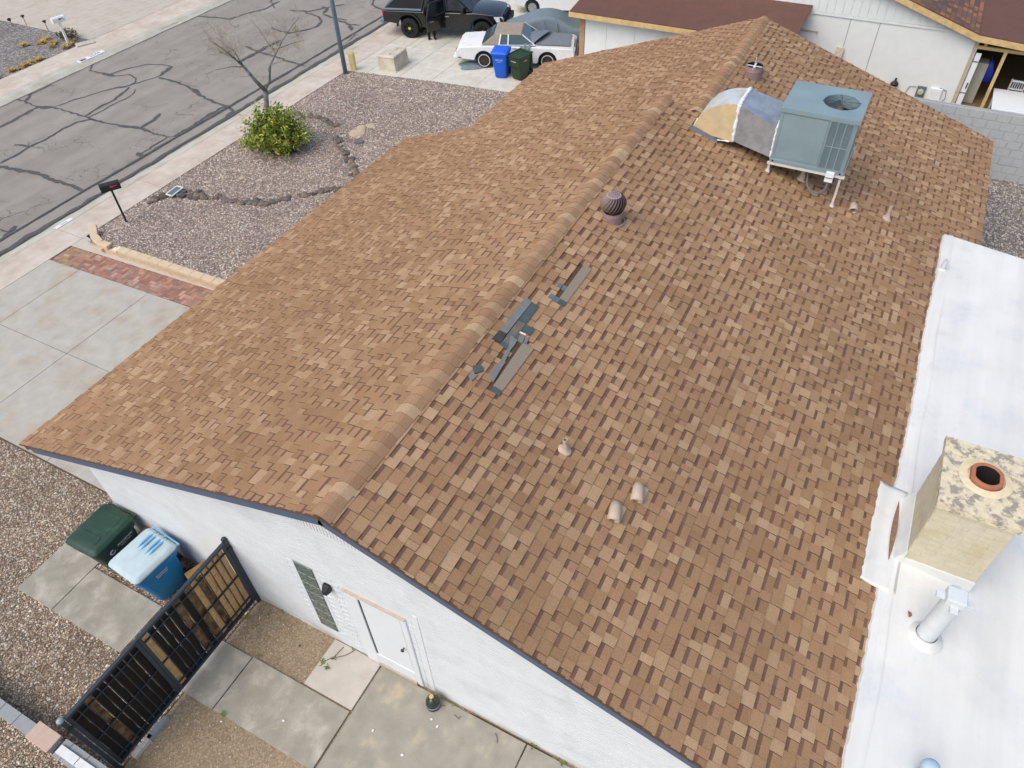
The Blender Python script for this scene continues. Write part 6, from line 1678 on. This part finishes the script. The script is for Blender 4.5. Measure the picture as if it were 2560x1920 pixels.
m = MB(); m.add([(1.12, -.8, 1.135), (1.12, .8, 1.135), (.425, .65, 1.69), (.425, -.65, 1.69)], [(0, 1, 2, 3)]); ws_ = m.build('windshield', 'glass_dark', tr, local=True); ws_.location = (.008, 0, .006)
for y in (-.35, .3): MB().bar((1.08, y, 1.175), (.82, y + .5, 1.385), .02, .02).build('wiper', 'trim_black', tr, local=True)
# the open rear door on the house side, hinged at its front edge
hz_ = Vector((.02, -.915, 0)); ang = math.radians(180 - (-58)); da = Vector((-math.cos(math.radians(58)), -math.sin(math.radians(58)), 0))
L_ = 1.0
dn = Vector((-da.y, da.x, 0))
P0, P1 = hz_, hz_ + da * L_
panel(tr, 'rear_door', [P0 + Vector((0, 0, .52)), P1 + Vector((0, 0, .58)), P1 + Vector((0, 0, 1.13)), P0 + Vector((0, 0, 1.13))], .07, 'paint_black')
rd = tr.children[-1]
for a, b in ((P0 + Vector((0, 0, 1.13)), P0 + Vector((0, 0, 1.64))), (P1 + Vector((0, 0, 1.13)), P1 - da * .22 + Vector((0, 0, 1.64))), (P0 + Vector((0, 0, 1.64)), P1 - da * .22 + Vector((0, 0, 1.64)))):
    MB().bar(a, b, .06, .06).build('window_frame', 'trim_black', rd, local=True)
panel(rd, 'window_pane', [P0 + Vector((0, 0, 1.14)), P1 + Vector((0, 0, 1.14)), P1 - da * .22 + Vector((0, 0, 1.62)), P0 + Vector((0, 0, 1.62))], .01, 'glass_dark')
q = P0 + da * .82
for sgn in (1, -1): pass
MB().bar(q - da * .09 + Vector((0, 0, .97)) - dn * .0, q + da * .09 + Vector((0, 0, .97)), .2, .035).build('handle', 'chrome', rd, local=True)
# black panel painted in for the shaded cab opening behind the door
MB().box(-.86, -.02, -.93, -.915, .6, 1.12).build('opening_shade', 'soot_and_shade', tr, local=True)

# person standing behind the open door
mat('cloth_black', (16, 16, 18), .9, .1, 14); mat('skin', (170, 126, 100), .6, .05); mat('hair_dark', (34, 26, 22), .8, .1); mat('shoe', (30, 30, 32), .6, .05)
fo = G(830 + 1800 / 7.373, 740 / 7.373); fo2 = G(830 + 1895 / 7.373, 728 / 7.373)
pc = (fo + fo2) / 2
per = thing('person', 'person in black clothes standing behind the open truck door', 'person', pc, TH + pi / 2 + .2)
bm = bmesh.new(); lay_ = bm.verts.layers.skin.verify()
def V(x, y, z, r):
    v = bm.verts.new((x, y, z)); v[lay_].radius = (r, r); return v
pel = V(0, 0, .93, .145); wai = V(0, 0, 1.1, .13); che = V(.0, 0, 1.3, .155); nec = V(.01, 0, 1.48, .06); hed = V(.03, 0, 1.56, .07)
for a, b in ((pel, wai), (wai, che), (che, nec), (nec, hed)): bm.edges.new((a, b))
for s in (-1, 1):
    hp = V(0, s * .1, .86, .105); kn = V(.03, s * .12, .48, .075); an = V(-.01, s * .13, .09, .055); to = V(.13, s * .15, .04, .04)
    for a, b in ((pel, hp), (hp, kn), (kn, an), (an, to)): bm.edges.new((a, b))
    sh = V(0, s * .19, 1.4, .07); elb = V(.06, s * .26, 1.12, .05); wr = V(.25, s * .2, 1.05, .035); hd = V(.33, s * .18, 1.07, .03)
    for a, b in ((che, sh), (sh, elb), (elb, wr), (wr, hd)): bm.edges.new((a, b))
    for k, (dx, dy, dz_) in enumerate(((.08, .03, .0), (.09, .01, .01), (.085, -.01, .01), (.07, -.03, 0), (.03, -.045 * 1, .03))):
        f1 = V(.33 + dx * .6, s * .18 + dy, 1.07 + dz_, .010); f2 = V(.33 + dx, s * .18 + dy * 1.2, 1.05 + dz_, .008); bm.edges.new((hd, f1)); bm.edges.new((f1, f2))
pel[lay_].use_root = True
me = bpy.data.meshes.new('body'); bm.to_mesh(me); bm.free(); me.materials.append(MATS['cloth_black'])
po = bpy.data.objects.new('body', me); COL.objects.link(po); po.parent = per
po.modifiers.new('skin', 'SKIN'); sb = po.modifiers.new('sub', 'SUBSURF'); sb.levels = 2; sb.render_levels = 2
def ell(name, c, r, mt, parent, n=14, k=9):
    rings = [[(c[0] + r[0] * math.cos(-pi / 2 + pi * (j + .02) / k * .998) * math.cos(2 * pi * i / n), c[1] + r[1] * math.cos(-pi / 2 + pi * (j + .02) / k * .998) * math.sin(2 * pi * i / n), c[2] + r[2] * math.sin(-pi / 2 + pi * j / k)) for i in range(n)] for j in range(k + 1)]
    return MB().loft(rings, True).build(name, mt, parent, local=True, smooth=True)
hd_ = ell('head', (.035, 0, 1.63), (.095, .075, .118), 'skin', per); ell('nose', (.13, 0, 1.62), (.02, .015, .02), 'skin', hd_)
for s in (-1, 1): ell('eye', (.115, s * .03, 1.645), (.012, .014, .009), 'soot_and_shade', hd_); ell('ear', (.03, s * .077, 1.63), (.02, .012, .03), 'skin', hd_); ell('shoe', (.06, s * .14, .04), (.14, .05, .045), 'shoe', per)
ell('mouth', (.117, 0, 1.585), (.012, .025, .006), 'tail_red', hd_); ell('hair', (.012, 0, 1.66), (.1, .085, .115), 'hair_dark', hd_)

# white coupe with a worn roof, grey cover bunched over it
fw2 = Vector((1.02, -2.68, 0)).normalized(); left2 = Vector((-fw2.y, fw2.x, 0))
mid2 = Vector((24.08, 16.16, 0)) + fw2 * 1.37 + left2 * .74
TH2 = math.atan2(fw2.y, fw2.x)
cp = thing('coupe', 'old white coupe with worn tan roof and grey hood', 'car', mid2, TH2)
xr, xf = -1.37, 1.37
sil = [(-2.55, .42), (-2.62, .5), (-2.58, .72), (-2.4, .92), (-1.5, .97), (-1.2, .98), (.75, .96), (2.3, .90), (2.48, .86), (2.52, .6), (2.48, .38), (xf + .42, .32)] + arc_pts(xf, .34, .40, 9, 0, pi)[1:-1] + [(xf - .42, .24), (xr + .42, .24)] + arc_pts(xr, .34, .40, 9, 0, pi)[1:-1] + [(xr - .42, .34), (-2.3, .38)]
body('body', sil, 1.82, 'paint_white_worn', cp, plan=lambda x: 1 - .035 * max(0, abs(x) - 1.7) ** 2, crown=.05, ztop=.8, tumble=lambda z: 1 - .10 * max(0, z - .72) - .1 * max(0, .4 - z))
glasshouse(cp, 'cabin_glass', (-1.45, .85), (-.92, .28), .96, 1.36, 1.62, 1.34, 'glass_tint', 'vinyl_worn')
for s in (-1, 1):
    panel(cp, 'roof_pillar', [(-1.46, s * .815, .965), (-.72, s * .818, .965), (-.62, s * .69, 1.345), (-.93, s * .675, 1.345)][::s], .012, 'vinyl_worn')
    for a, b in (((.85, .815, .965), (.28, .675, 1.36)), ((-.32, .82, .965), (-.3, .68, 1.36)), ((-.7, .82, .965), (-.62, .68, 1.36))):
        MB().bar((a[0], s * a[1], a[2]), (b[0], s * b[1], b[2]), .05, .035).build('window_trim', 'paint_white', cp, local=True)
    MB().bar((-.72, s * .825, .972), (.85, s * .825, .972), .03, .02).build('window_trim', 'paint_white', cp, local=True)
    wheel(cp, xr, s * .76, .33, .2, 'wheel_rust', .66, None, 8); wheel(cp, xf, s * .76, .33, .2, 'wheel_rust', .66, None, 8)
    for x in (xr, xf): MB().lathe([(.235, -.003), (.26, -.003), (.26, .003), (.235, .003)], 28, (x, s * .868, .33), ax=Matrix.Rotation(pi / 2, 3, 'X'), cap=False).build('whitewall', 'label_white', cp, local=True)
    MB().box(-2.6, -2.52, s * .62 - .2, s * .62 + .2, .56, .74).build('taillight', 'tail_red', cp, local=True, bevel=.015)
    MB().box(-2.5, -2.36, s * .905 - .012, s * .905 + .012, .44, .48).build('side_marker', 'rust_gap', cp, local=True)
    MB().box(2.46, 2.53, s * .6 - .18, s * .6 + .18, .62, .8).build('headlight', 'lamp_clear', cp, local=True)
    MB().bar((-.12, s * .895, .86), (.04, s * .895, .86), .02, .03).build('door_handle', 'chrome', cp, local=True)
wells(cp, (xr, xf), .38, .62)
panel(cp, 'rear_window', [(-1.46, -.7, .975), (-1.46, .7, .975), (-.95, .6, 1.345), (-.95, -.6, 1.345)][::-1], .01, 'glass_tint')
panel(cp, 'hood', [(.88, -.72, .975), (2.32, -.68, .918), (2.32, .68, .918), (.88, .72, .975)], .012, 'primer_grey')
m = MB(); m.box(-2.7, -2.54, -.88, .88, .36, .5); m.build('rear_bumper', 'paint_white_worn', cp, local=True, bevel=.03)
m = MB(); m.box(2.48, 2.62, -.88, .88, .34, .5); m.build('front_bumper', 'paint_white_worn', cp, local=True, bevel=.03)
m = MB(); m.box(2.49, 2.54, -.4, .4, .54, .8); m.build('grille', 'chrome', cp, local=True)
m = MB(); m.tube([(-2.3, -.45, .25), (-1.4, -.45, .25)], .03, 8); m.build('exhaust', 'wheel_rust', cp, local=True)
# folds of the cover
def cloth(name, label, rows, mt='cover_cloth', amp=.03, parent=None):
    n = len(rows[0]); vs = [p for r in rows for p in r]; fs = [(i * n + j, i * n + j + 1, (i + 1) * n + j + 1, (i + 1) * n + j) for i in range(len(rows) - 1) for j in range(n - 1)]
    o = tag(MB().add(vs, fs).build(name, mt, smooth=True), label, 'car cover'); s_ = o.modifiers.new('s', 'SOLIDIFY'); s_.thickness = .012; b = o.modifiers.new('sub', 'SUBSURF'); b.levels = 1; b.render_levels = 1; return o
def cw(x, y, z): p = mid2 + fw2 * x + left2 * y; return (p.x, p.y, z)
spine = [(.95, .72, 1.03), (.88, .3, 1.09), (.8, -.1, 1.10), (.66, -.5, 1.08), (.5, -.82, 1.0), (.36, -.95, .75), (.22, -1.0, .4), (.12, -1.06, .03)]
rows = []
for k, (x, y, z) in enumerate(spine):
    r = []
    wd = .34 if k < 4 else .26
    for j in range(15):
        u = j / 14 - .5; f = .045 * math.sin(j * 2.4 + k * .6) + .02 * math.sin(j * 5.1 + k)
        if k < 5: r.append(cw(x + u * wd * 2 + .12 * (k < 2), y + .03 * math.sin(j), z + abs(f) + .02))
        else: r.append(cw(x + u * wd * 1.6, y - abs(f) - .02, z))
    rows.append(r)
cloth('car_cover', 'grey car cover bunched across the coupe windshield and fender', rows)
rows = []
for i in range(9):
    r = []
    for j in range(19):
        a = 2 * pi * j / 18; rr = .02 + i / 8; lob = 1 + .22 * math.sin(3 * a + 1) + .14 * math.sin(5 * a); q = (-1.9 + .55 * rr * lob * math.cos(a) * 1.25, -.66 + .42 * rr * lob * math.sin(a))
        r.append(cw(q[0], q[1], .02 + (.17 * abs(math.sin(a * 4 + i * 1.3)) + .05 * abs(math.sin(a * 9 + i))) * (1 - rr) ** .5 if rr < 1 else .01))
    rows.append(r)
cloth('car_cover', 'grey cloth lying in folds under the coupe rear bumper', rows)

# car under a grey cover behind the coupe
fw3 = fw2; base3 = Vector((27.45, 14.7, 0))
cc = thing('covered_car', 'car wholly hidden under a taut grey cover', 'car', base3, TH2)
prof3 = [(-2.3, .25, .62), (-2.25, .7, .78), (-1.6, .95, .84), (-1.15, 1.05, .84), (-.6, 1.38, .7), (.3, 1.42, .68), (.85, 1.15, .78), (1.2, .98, .84), (2.0, .86, .82), (2.3, .68, .74), (2.4, .2, .66)]
rings = []
for k, (x, zt_, hw) in enumerate(prof3):
    r = []
    for i in range(13):
        u = -1 + 2 * i / 12; a = u * pi / 2
        y = math.copysign(min(1, abs(u) * 1.9) ** .8, u) * hw * (1 + (.14 if abs(u) > .6 else 0) * (abs(u) - .6) / .4); z = zt_ * (1 if abs(u) < .5 else max(0.08, 1 - ((abs(u) - .5) / .5) ** 1.1 * .95))
        y += .015 * math.sin(k * 3 + i * 2); r.append((x + .02 * math.sin(i * 3), y, z))
    rings.append(r)
m = MB(); m.loft(rings, False, close=False); o = m.build('cover', 'cover_cloth', cc, local=True, smooth=True); b = o.modifiers.new('sub', 'SUBSURF'); b.levels = 2; b.render_levels = 2
for f in ((-.2, .0), (.35, .0)):
    m = MB(); m.tube([(f[0], -.7, 1.36), (f[0] + .12, -.82, 1.0), (f[0] + .2, -.93, .5)], [.012, .02, .02], 6); m.build('fold', 'cover_cloth', cc, local=True, smooth=True)

# white sedan on the street side beyond
sd_w = Vector((30.7, 17.1, 0)); fw4 = Vector((.27, -.96, 0)).normalized(); left4 = Vector((-fw4.y, fw4.x, 0))
mid4 = sd_w + fw4 * (-1.35) * -1 + left4 * .78
cs = thing('sedan', 'white sedan parked beyond the covered car', 'car', mid4, math.atan2(fw4.y, fw4.x))
xr, xf = -1.35, 1.35
sil = [(-2.3, .4), (-2.32, .75), (-2.15, .98), (-1.3, 1.0), (.9, .96), (2.05, .82), (2.28, .66), (2.26, .36), (xf + .38, .3)] + arc_pts(xf, .33, .37, 9, 0, pi)[1:-1] + [(xf - .38, .24), (xr + .38, .24)] + arc_pts(xr, .33, .37, 9, 0, pi)[1:-1] + [(xr - .38, .3)]
body('body', sil, 1.8, 'paint_white', cs, plan=lambda x: 1 - .06 * max(0, abs(x) - 1.5) ** 2, crown=.05, ztop=.8, tumble=lambda z: 1 - .12 * max(0, z - .7))
wells(cs, (xr, xf), .35, .62)
glasshouse(cs, 'cabin_glass', (-1.75, 1.1), (-.85, .2), .97, 1.42, 1.55, 1.2, 'glass_dark', 'paint_white')
for s in (-1, 1):
    wheel(cs, xr, s * .79, .32, .2, 'chrome', .68, None, 10); wheel(cs, xf, s * .79, .32, .2, 'chrome', .68, None, 10)
    MB().box(-2.33, -2.2, s * .66 - .15, s * .66 + .15, .7, .86).build('taillight', 'tail_red', cs, local=True, bevel=.02)
    for a, b in (((1.1, .78, .97), (.2, .61, 1.42)), ((-1.75, .78, .97), (-.85, .61, 1.42)), ((-.2, .785, .97), (-.2, .615, 1.42))): MB().bar((a[0], s * a[1], a[2]), (b[0], s * b[1], b[2]), .06, .05).build('pillar', 'paint_white', cs, local=True)

# ------------------------------------------------------------------ neighbour's house
mat('roof_brown', (104, 74, 64), .95, .05, 30, .15, 120, c2=(98, 70, 62), vscale=2)
mat('wood_fascia', (206, 178, 124), .8, .14, 8, c2=(164, 138, 92), vscale=4, amount=.6)
mat('nb_white', (220, 224, 222), .75, .03, 3)
mat('brick_tan', (176, 142, 108), .9, .1, 20, .2, 60)
mat('cmu', (172, 175, 175), .9, .06, 8, .2, 50)
mat('patio_floor', (132, 108, 72), .9, .08, 4); mat('interior', (70, 62, 44), .9, .1)
nh = thing('house', 'neighbour house with white walls and dark brown roofs', 'house', (27, 5, 0))
# wing with low brown roof
WX = 25.35; WE0, WE1 = 12.58, 3.75
def wz(x): return 2.5 + (x - 24.95) * .13
MB().hexa([(24.95, WE1, wz(24.95) - .05), (28.2, WE1, wz(28.2) - .05), (28.2, WE0, wz(28.2) - .05), (24.95, WE0, wz(24.95) - .05), (24.95, WE1, wz(24.95)), (28.2, WE1, wz(28.2)), (28.2, WE0, wz(28.2)), (24.95, WE0, wz(24.95))]).build('roof', 'roof_brown', nh)
MB().box(24.91, 24.948, WE1, WE0 + .03, 2.28, 2.46).build('fascia', 'wood_fascia', nh)
MB().hexa([(24.95, WE0, wz(24.95) - .2), (28.2, WE0, wz(28.2) - .2), (28.2, WE0 + .03, wz(28.2) - .2), (24.95, WE0 + .03, wz(24.95) - .2), (24.95, WE0, wz(24.95) - .02), (28.2, WE0, wz(28.2) - .02), (28.2, WE0 + .03, wz(28.2) - .02), (24.95, WE0 + .03, wz(24.95) - .02)]).build('fascia', 'wood_fascia', nh)
MB().box(28.16, 28.26, WE1, WE0, wz(28.2) - .02, wz(28.2) + .1).build('flashing', 'chrome', nh)
for yv in (5.2, 7.0, 8.8, 10.6): MB().hexa([(24.95, yv, wz(24.95) - .01), (28.15, yv, wz(28.15) - .01), (28.15, yv + .02, wz(28.15) - .01), (24.95, yv + .02, wz(24.95) - .01), (24.95, yv, wz(24.95) + .004), (28.15, yv, wz(28.15) + .004), (28.15, yv + .02, wz(28.15) + .004), (24.95, yv + .02, wz(24.95) + .004)]).build('roof_seam', 'roof_brown', nh)
y = 3.9
while y < 12.0: 
    MB().box(WX, WX + .1, y, min(y + 1.2, 12.05) - .01, -.1, 2.35).build('wall_panel', 'nb_white', nh); y += 1.2
for i in range(27): 
    for j in range(1): MB().box(WX - .02, WX + .3, 12.06, 12.28, -.1 + i * .091, -.1 + i * .091 + .083).build('brick', 'brick_tan', nh, bevel=0)
MB().box(WX + .0, WX + .28, 12.08, 12.26, -.1, 2.35).build('pilaster', 'mortar_cream', nh)
# main gable wall
MX = 28.0
yc = onX(2450, 80, MX); zc_ = yc.z; y_r = yc.y
sy0, sy1 = onX(2160, 48, MX), onX(2377, 72, MX)
rk = onX(2290, 0, MX); slope_m = (rk.z - zc_) / (rk.y - y_r)
apy = 6.2; apz = zc_ + slope_m * (apy - y_r)
MB().slabx([(y_r, -.1), (12.0, -.1), (12.0, apz - slope_m * (12.0 - apy) - .1), (apy, apz - .1), (y_r, zc_ - .1)], MX, MX + .15).build('wall', 'nb_white', nh)
sz = sy1.z
y = y_r + .25
while y < 10.5:
    zt1, zt2 = [min(zc_ + slope_m * (v - y_r), apz - slope_m * abs(v - apy) if v > apy else 99) - .12 for v in (y, y + .285)]
    if min(zt1, zt2) > sz + .03: MB().hexa([(MX - .025, y, sz), (MX - .001, y, sz), (MX - .001, y + .285, sz), (MX - .025, y + .285, sz), (MX - .025, y, zt1), (MX - .001, y, zt1), (MX - .001, y + .285, zt2), (MX - .025, y + .285, zt2)]).build('siding_board', 'nb_white', nh)
    y += .3
MB().box(MX - .04, MX - .001, y_r + .1, 11, sz - .1, sz - .012).build('trim_board', 'nb_white', nh)
for yv in (2.25, 1.2): MB().box(MX - .012, MX - .001, yv, yv + .02, 0, sz - .12).build('panel_joint', 'mortar_grey', nh)
# main roof: steep shingled side and flat patio roof
def mroof(y0, z0, y1, z1, x0, x1, name, mt, th=.1):
    MB().hexa([(x0, y0, z0 - th), (x1, y0, z0 - th), (x1, y1, z1 - th), (x0, y1, z1 - th), (x0, y0, z0), (x1, y0, z0), (x1, y1, z1), (x0, y1, z1)]).build(name, mt, nh)
mroof(y_r - .02, zc_ + .03, apy, apz + .03, MX - .3, 46, 'roof', 'roof_brown')
mroof(apy, apz + .03, 14.5, apz - slope_m * 8.3 + .03, MX - .3, 46, 'roof', 'roof_brown')
mroof(-9.5, zc_ - .45, y_r - .021, zc_ + .03, MX - .3, 46, 'roof', 'roof_brown')
mroof(y_r - .02, zc_ - .02, apy, apz - .02, MX - .34, MX - .302, 'fascia', 'wood_fascia', .2)
mroof(-9.5, zc_ - .5, y_r - .021, zc_ - .02, MX - .34, MX - .302, 'fascia', 'wood_fascia', .2)
mat('shingle_mix', (106, 84, 72), .95, .1, 30, attr=True)
k = 0
yy = y_r + .05
while yy < 3.4:
    x = MX - .3 + R.uniform(-.2, 0)
    while x < 33:
        wv = R.uniform(.2, .4); a, b = max(x, MX - .3), x + wv; x += wv
        c = lin(R.choice([(112, 84, 72), (96, 76, 70), (150, 104, 72), (104, 84, 78), (92, 74, 68), (128, 92, 70)]))
        z0, z1 = zc_ + .03 + slope_m * (yy - y_r) + .012, zc_ + .03 + slope_m * (yy + .19 - y_r) + .004
        if a > MX + 1.6 and yy < y_r + 1.5 and R.random() < .0: continue
        MB().add([(a, yy, z0), (b - .008, yy, z0), (b - .008, yy + .19, z1), (a, yy + .19, z1), (a, yy, z0 - .014), (b - .008, yy, z0 - .014)], [(0, 1, 2, 3), (4, 5, 1, 0)], 0, c).build('shingle', 'shingle_mix', nh) if k < 260 else None
        k += 1
    yy += .18
# patio under the flat roof
MB().box(MX - .25, 40, -9.5, y_r + .0, -.12, -.005).build('patio_floor', 'patio_floor', nh)
MB().box(34.2, 34.35, -9.5, y_r, -.1, 2.6).build('patio_wall', 'interior', nh)
MB().box(MX + .15, 34.2, y_r, y_r + .12, -.1, 2.5).build('patio_wall', 'interior', nh)
def P5(x, y, X): return onX(2160 + x / 5.53, y / 5.53, X)
a = P5(1550, 640, MX); b = P5(2212, 720, MX)
MB().box(MX - .02, MX + .08, -9.5, y_r - .06, a.z - .07, a.z + .04).build('beam', 'wood_fascia', nh)
for (x0, y0, x1, y1, X) in ((2030, 720, 1570, 1470, MX + .03),):
    a, b = P5(x0, y0, X), P5(x1, y1, X); MB().bar((X, (a.y + b.y) / 2, -.05), (X, (a.y + b.y) / 2, a.z), .11, .11).build('post', 'wood_fascia', nh)
a = P5(1740, 490, MX + .03); MB().bar((MX + .03, a.y, a.z - .35), (MX + .03, a.y, zc_ - .2), .13, .1).build('post', 'wood_fascia', nh)
MB().box(MX - .05, MX + .1, y_r - .13, y_r - .005, -.1, zc_ - .15).build('corner_post', 'door_trim_tan', nh)
# white sliding screen door ajar at the corner
nd = thing('door', 'narrow white door standing ajar at the patio corner', 'door', (MX, y_r - .2, 0))
MB().box(MX - .02, MX + .02, y_r - .34, y_r - .16, 0.0, 2.02).build('leaf', 'mail_white', nd)
MB().box(MX - .05, MX - .021, y_r - .3, y_r - .26, .75, .95).build('handle', 'steel_dark', nd)
for z in (.55, 1.7): MB().box(MX - .03, MX + .03, y_r - .35, y_r - .15, z, z + .04).build('rail', 'flash_grey', nd)
# things on the patio
mat('cab_grey', (176, 176, 160), .6, .05); mat('bag_blue', (24, 44, 150), .5, .08)
t = thing('cabinet', 'tall pale cabinet just inside the patio door', 'cabinet', (MX + .9, y_r - .5, 0))
MB().box(MX + .55, MX + 1.1, y_r - .75, y_r - .15, 0, 1.5).build('carcass', 'cab_grey', t, bevel=.01, seg=1); MB().box(MX + .535, MX + .549, y_r - .73, y_r - .17, .06, 1.44).build('door', 'cab_grey', t, bevel=.004, seg=1); MB().box(MX + .52, MX + .534, y_r - .25, y_r - .22, .7, .85).build('handle', 'steel_dark', t)
t = thing('bag', 'blue plastic bag hung on the pale patio cabinet', 'bag', (MX + .8, y_r - .9, 0))
MB().loft([rrect(.08, .08, .04, .75, 3, MX + .8, y_r - .86), rrect(.22, .13, .06, .85, 3, MX + .8, y_r - .88), rrect(.24, .14, .06, 1.15, 3, MX + .8, y_r - .88), rrect(.18, .08, .05, 1.5, 3, MX + .8, y_r - .84), rrect(.04, .03, .02, 1.62, 3, MX + .8, y_r - .8)], True).build('bag', 'bag_blue', t, smooth=True)
MB().tube([(MX + .74, y_r - .8, 1.6), (MX + .76, y_r - .78, 1.72), (MX + .86, y_r - .78, 1.72), (MX + .88, y_r - .8, 1.6)], .008, 6).build('handle', 'bag_blue', t)
tb = P5(1980, 1250, 28.9)
ty1 = onX(2160 + 1790 / 5.53, 1220 / 5.53, 28.7)
tp = G(2160 + 1800 / 5.53, 1215 / 5.53, .76); tn = G(2160 + 1690 / 5.53, 1480 / 5.53, .76)
t = thing('table', 'white table under the neighbour patio roof', 'table', (tp.x - .6, tp.y - .8, 0))
MB().box(tn.x, tp.x, tp.y - 1.6, tp.y, .7, .76).build('table_top', 'mail_white', t, bevel=.015)
for x in (tn.x + .1, tp.x - .1):
    for y in (tp.y - 1.5, tp.y - .1): MB().box(x - .035, x + .035, y - .035, y + .035, 0, .7).build('leg', 'mail_white', t)
def chair(x, y, rot, label):
    t = thing('chair', label, 'chair', (x, y, 0), rot)
    MB().box(-.24, .24, -.24, .24, .42, .46).build('seat', 'mail_white', t, local=True, bevel=.012)
    for a in (-.2, .2):
        for b in (-.2, .2): MB().box(a - .02, a + .02, b - .02, b + .02, 0, .42).build('leg', 'mail_white', t, local=True)
    MB().box(.21, .25, -.24, .24, .9, .97).build('top_rail', 'mail_white', t, local=True); MB().box(.21, .25, -.24, .24, .62, .67).build('lower_rail', 'mail_white', t, local=True)
    for k in range(7): yy = -.225 + k * .075; MB().box(.22, .24, yy - .012, yy + .012, .67, .9).build('slat', 'mail_white', t, local=True)
    for s in (-1, 1): MB().box(.21, .25, s * .24 - .02, s * .24 + .02, .46, 1.0).build('back_post', 'mail_white', t, local=True)
chair(tp.x + .25, tp.y - .75, 0, 'white slatted patio chair behind the white table')
# meters on the neighbour wall
mt_ = thing('electric_meter', 'dark round electric meter on the neighbour wall', 'meter', (MX, 0, 1))
p = P5(785, 1260, MX); MB().box(MX - .06, MX, p.y - .16, p.y + .16, p.z - .25, p.z + .2).build('case', 'flash_grey', mt_, bevel=.01); MB().lathe([(.11, 0), (.11, .06), (.08, .09)], 16, (MX - .06, p.y, p.z), ax=Matrix.Rotation(-pi / 2, 3, 'Y')).build('dial', 'cab_grey', mt_, smooth=True, angle=40)
MB().tube([(MX - .03, p.y + .2, p.z + .15), (MX - .03, p.y + .45, p.z + .12), (MX - .03, p.y + .55, p.z - .3)], .012, 6).build('conduit', 'flash_grey', mt_)
p = P5(975, 1300, MX); t = thing('meter_box', 'white meter box with looped cable on neighbour wall', 'panel', (MX, p.y, p.z))
MB().box(MX - .1, MX, p.y - .22, p.y + .2, p.z - .24, p.z + .24).build('case', 'mail_white', t, bevel=.015); MB().box(MX - .112, MX - .101, p.y - .18, p.y + .16, p.z + .06, p.z + .22).build('door', 'mail_white', t)
MB().tube([(MX - .03, p.y - .1, p.z + .26), (MX - .03, p.y - .35, p.z + .2), (MX - .03, p.y - .4, p.z - .1), (MX - .03, p.y - .25, p.z - .35)], .012, 6).build('cable', 'flash_grey', t)
p = P5(430, 1130, MX); t = thing('wall_lantern', 'small black wall lantern low on the neighbour wall', 'lantern', (MX, p.y, p.z))
MB().lathe([(.09, -.1), (.14, -.08), (.15, .0), (.05, .1), (.03, .12)], 12, (MX - .15, p.y, p.z)).build('shade', 'black_plastic', t, smooth=True, angle=40); MB().tube([(MX, p.y, p.z - .05), (MX - .15, p.y, p.z - .02)], .02, 6).build('arm', 'black_plastic', t); MB().lathe([(.03, .12), (.045, .16), (.02, .21)], 10, (MX - .15, p.y, p.z)).build('finial', 'black_plastic', t, smooth=True)
# tan board leaning on the neighbour wall
p = onX(2103, 118, MX); t = thing('plank', 'short tan plank leaning against the neighbour white wall', 'plank', (MX - .3, p.y, 0))
MB().bar((MX - .55, p.y + .12, -.05), (MX - .06, p.y, p.z), .3, .06).build('board', 'door_trim_tan', t)
MB().bar((MX - .52, p.y + .06, .2), (MX - .3, p.y + .03, p.z * .6), .12, .075).build('cleat', 'wood_mid', t)
p = onX(1400 + 1170 / 1.907, 175 / 1.907, MX)
t = thing('vent_cover', 'small tan framed hatch low on neighbour wall beside brown roof', 'hatch', (MX, p.y, 1)); MB().box(MX - .03, MX, p.y - .35, p.y + .3, p.z - .25, p.z + .22).build('panel', 'nb_white', t, bevel=.005, seg=1); MB().box(MX - .06, MX, p.y - .42, p.y + .36, p.z + .222, p.z + .28).build('ledge', 'door_trim_tan', t)

# grey block boundary wall
cw_ = thing('block_wall', 'tall grey block boundary wall behind the house', 'wall', (22.95, -4, 0))
rw_h = .262
for row in range(8):
    y = 3.4 + (.2 if row % 2 else 0); z0 = -.06 + row * .27
    while y > -9:
        a, b = y - .394, y; y -= .4
        MB().box(22.95 + R.uniform(0, .003), 23.15, a, b, z0, z0 + rw_h).build('block', 'cmu', cw_, bevel=.004, seg=1)
mat('coping', (196, 196, 188), .9, .06)
MB().box(22.99, 23.11, -9, 3.4, -.06, 2.095).build('mortar', 'mortar_grey', cw_)
print('OBJECTS', len(bpy.data.objects))
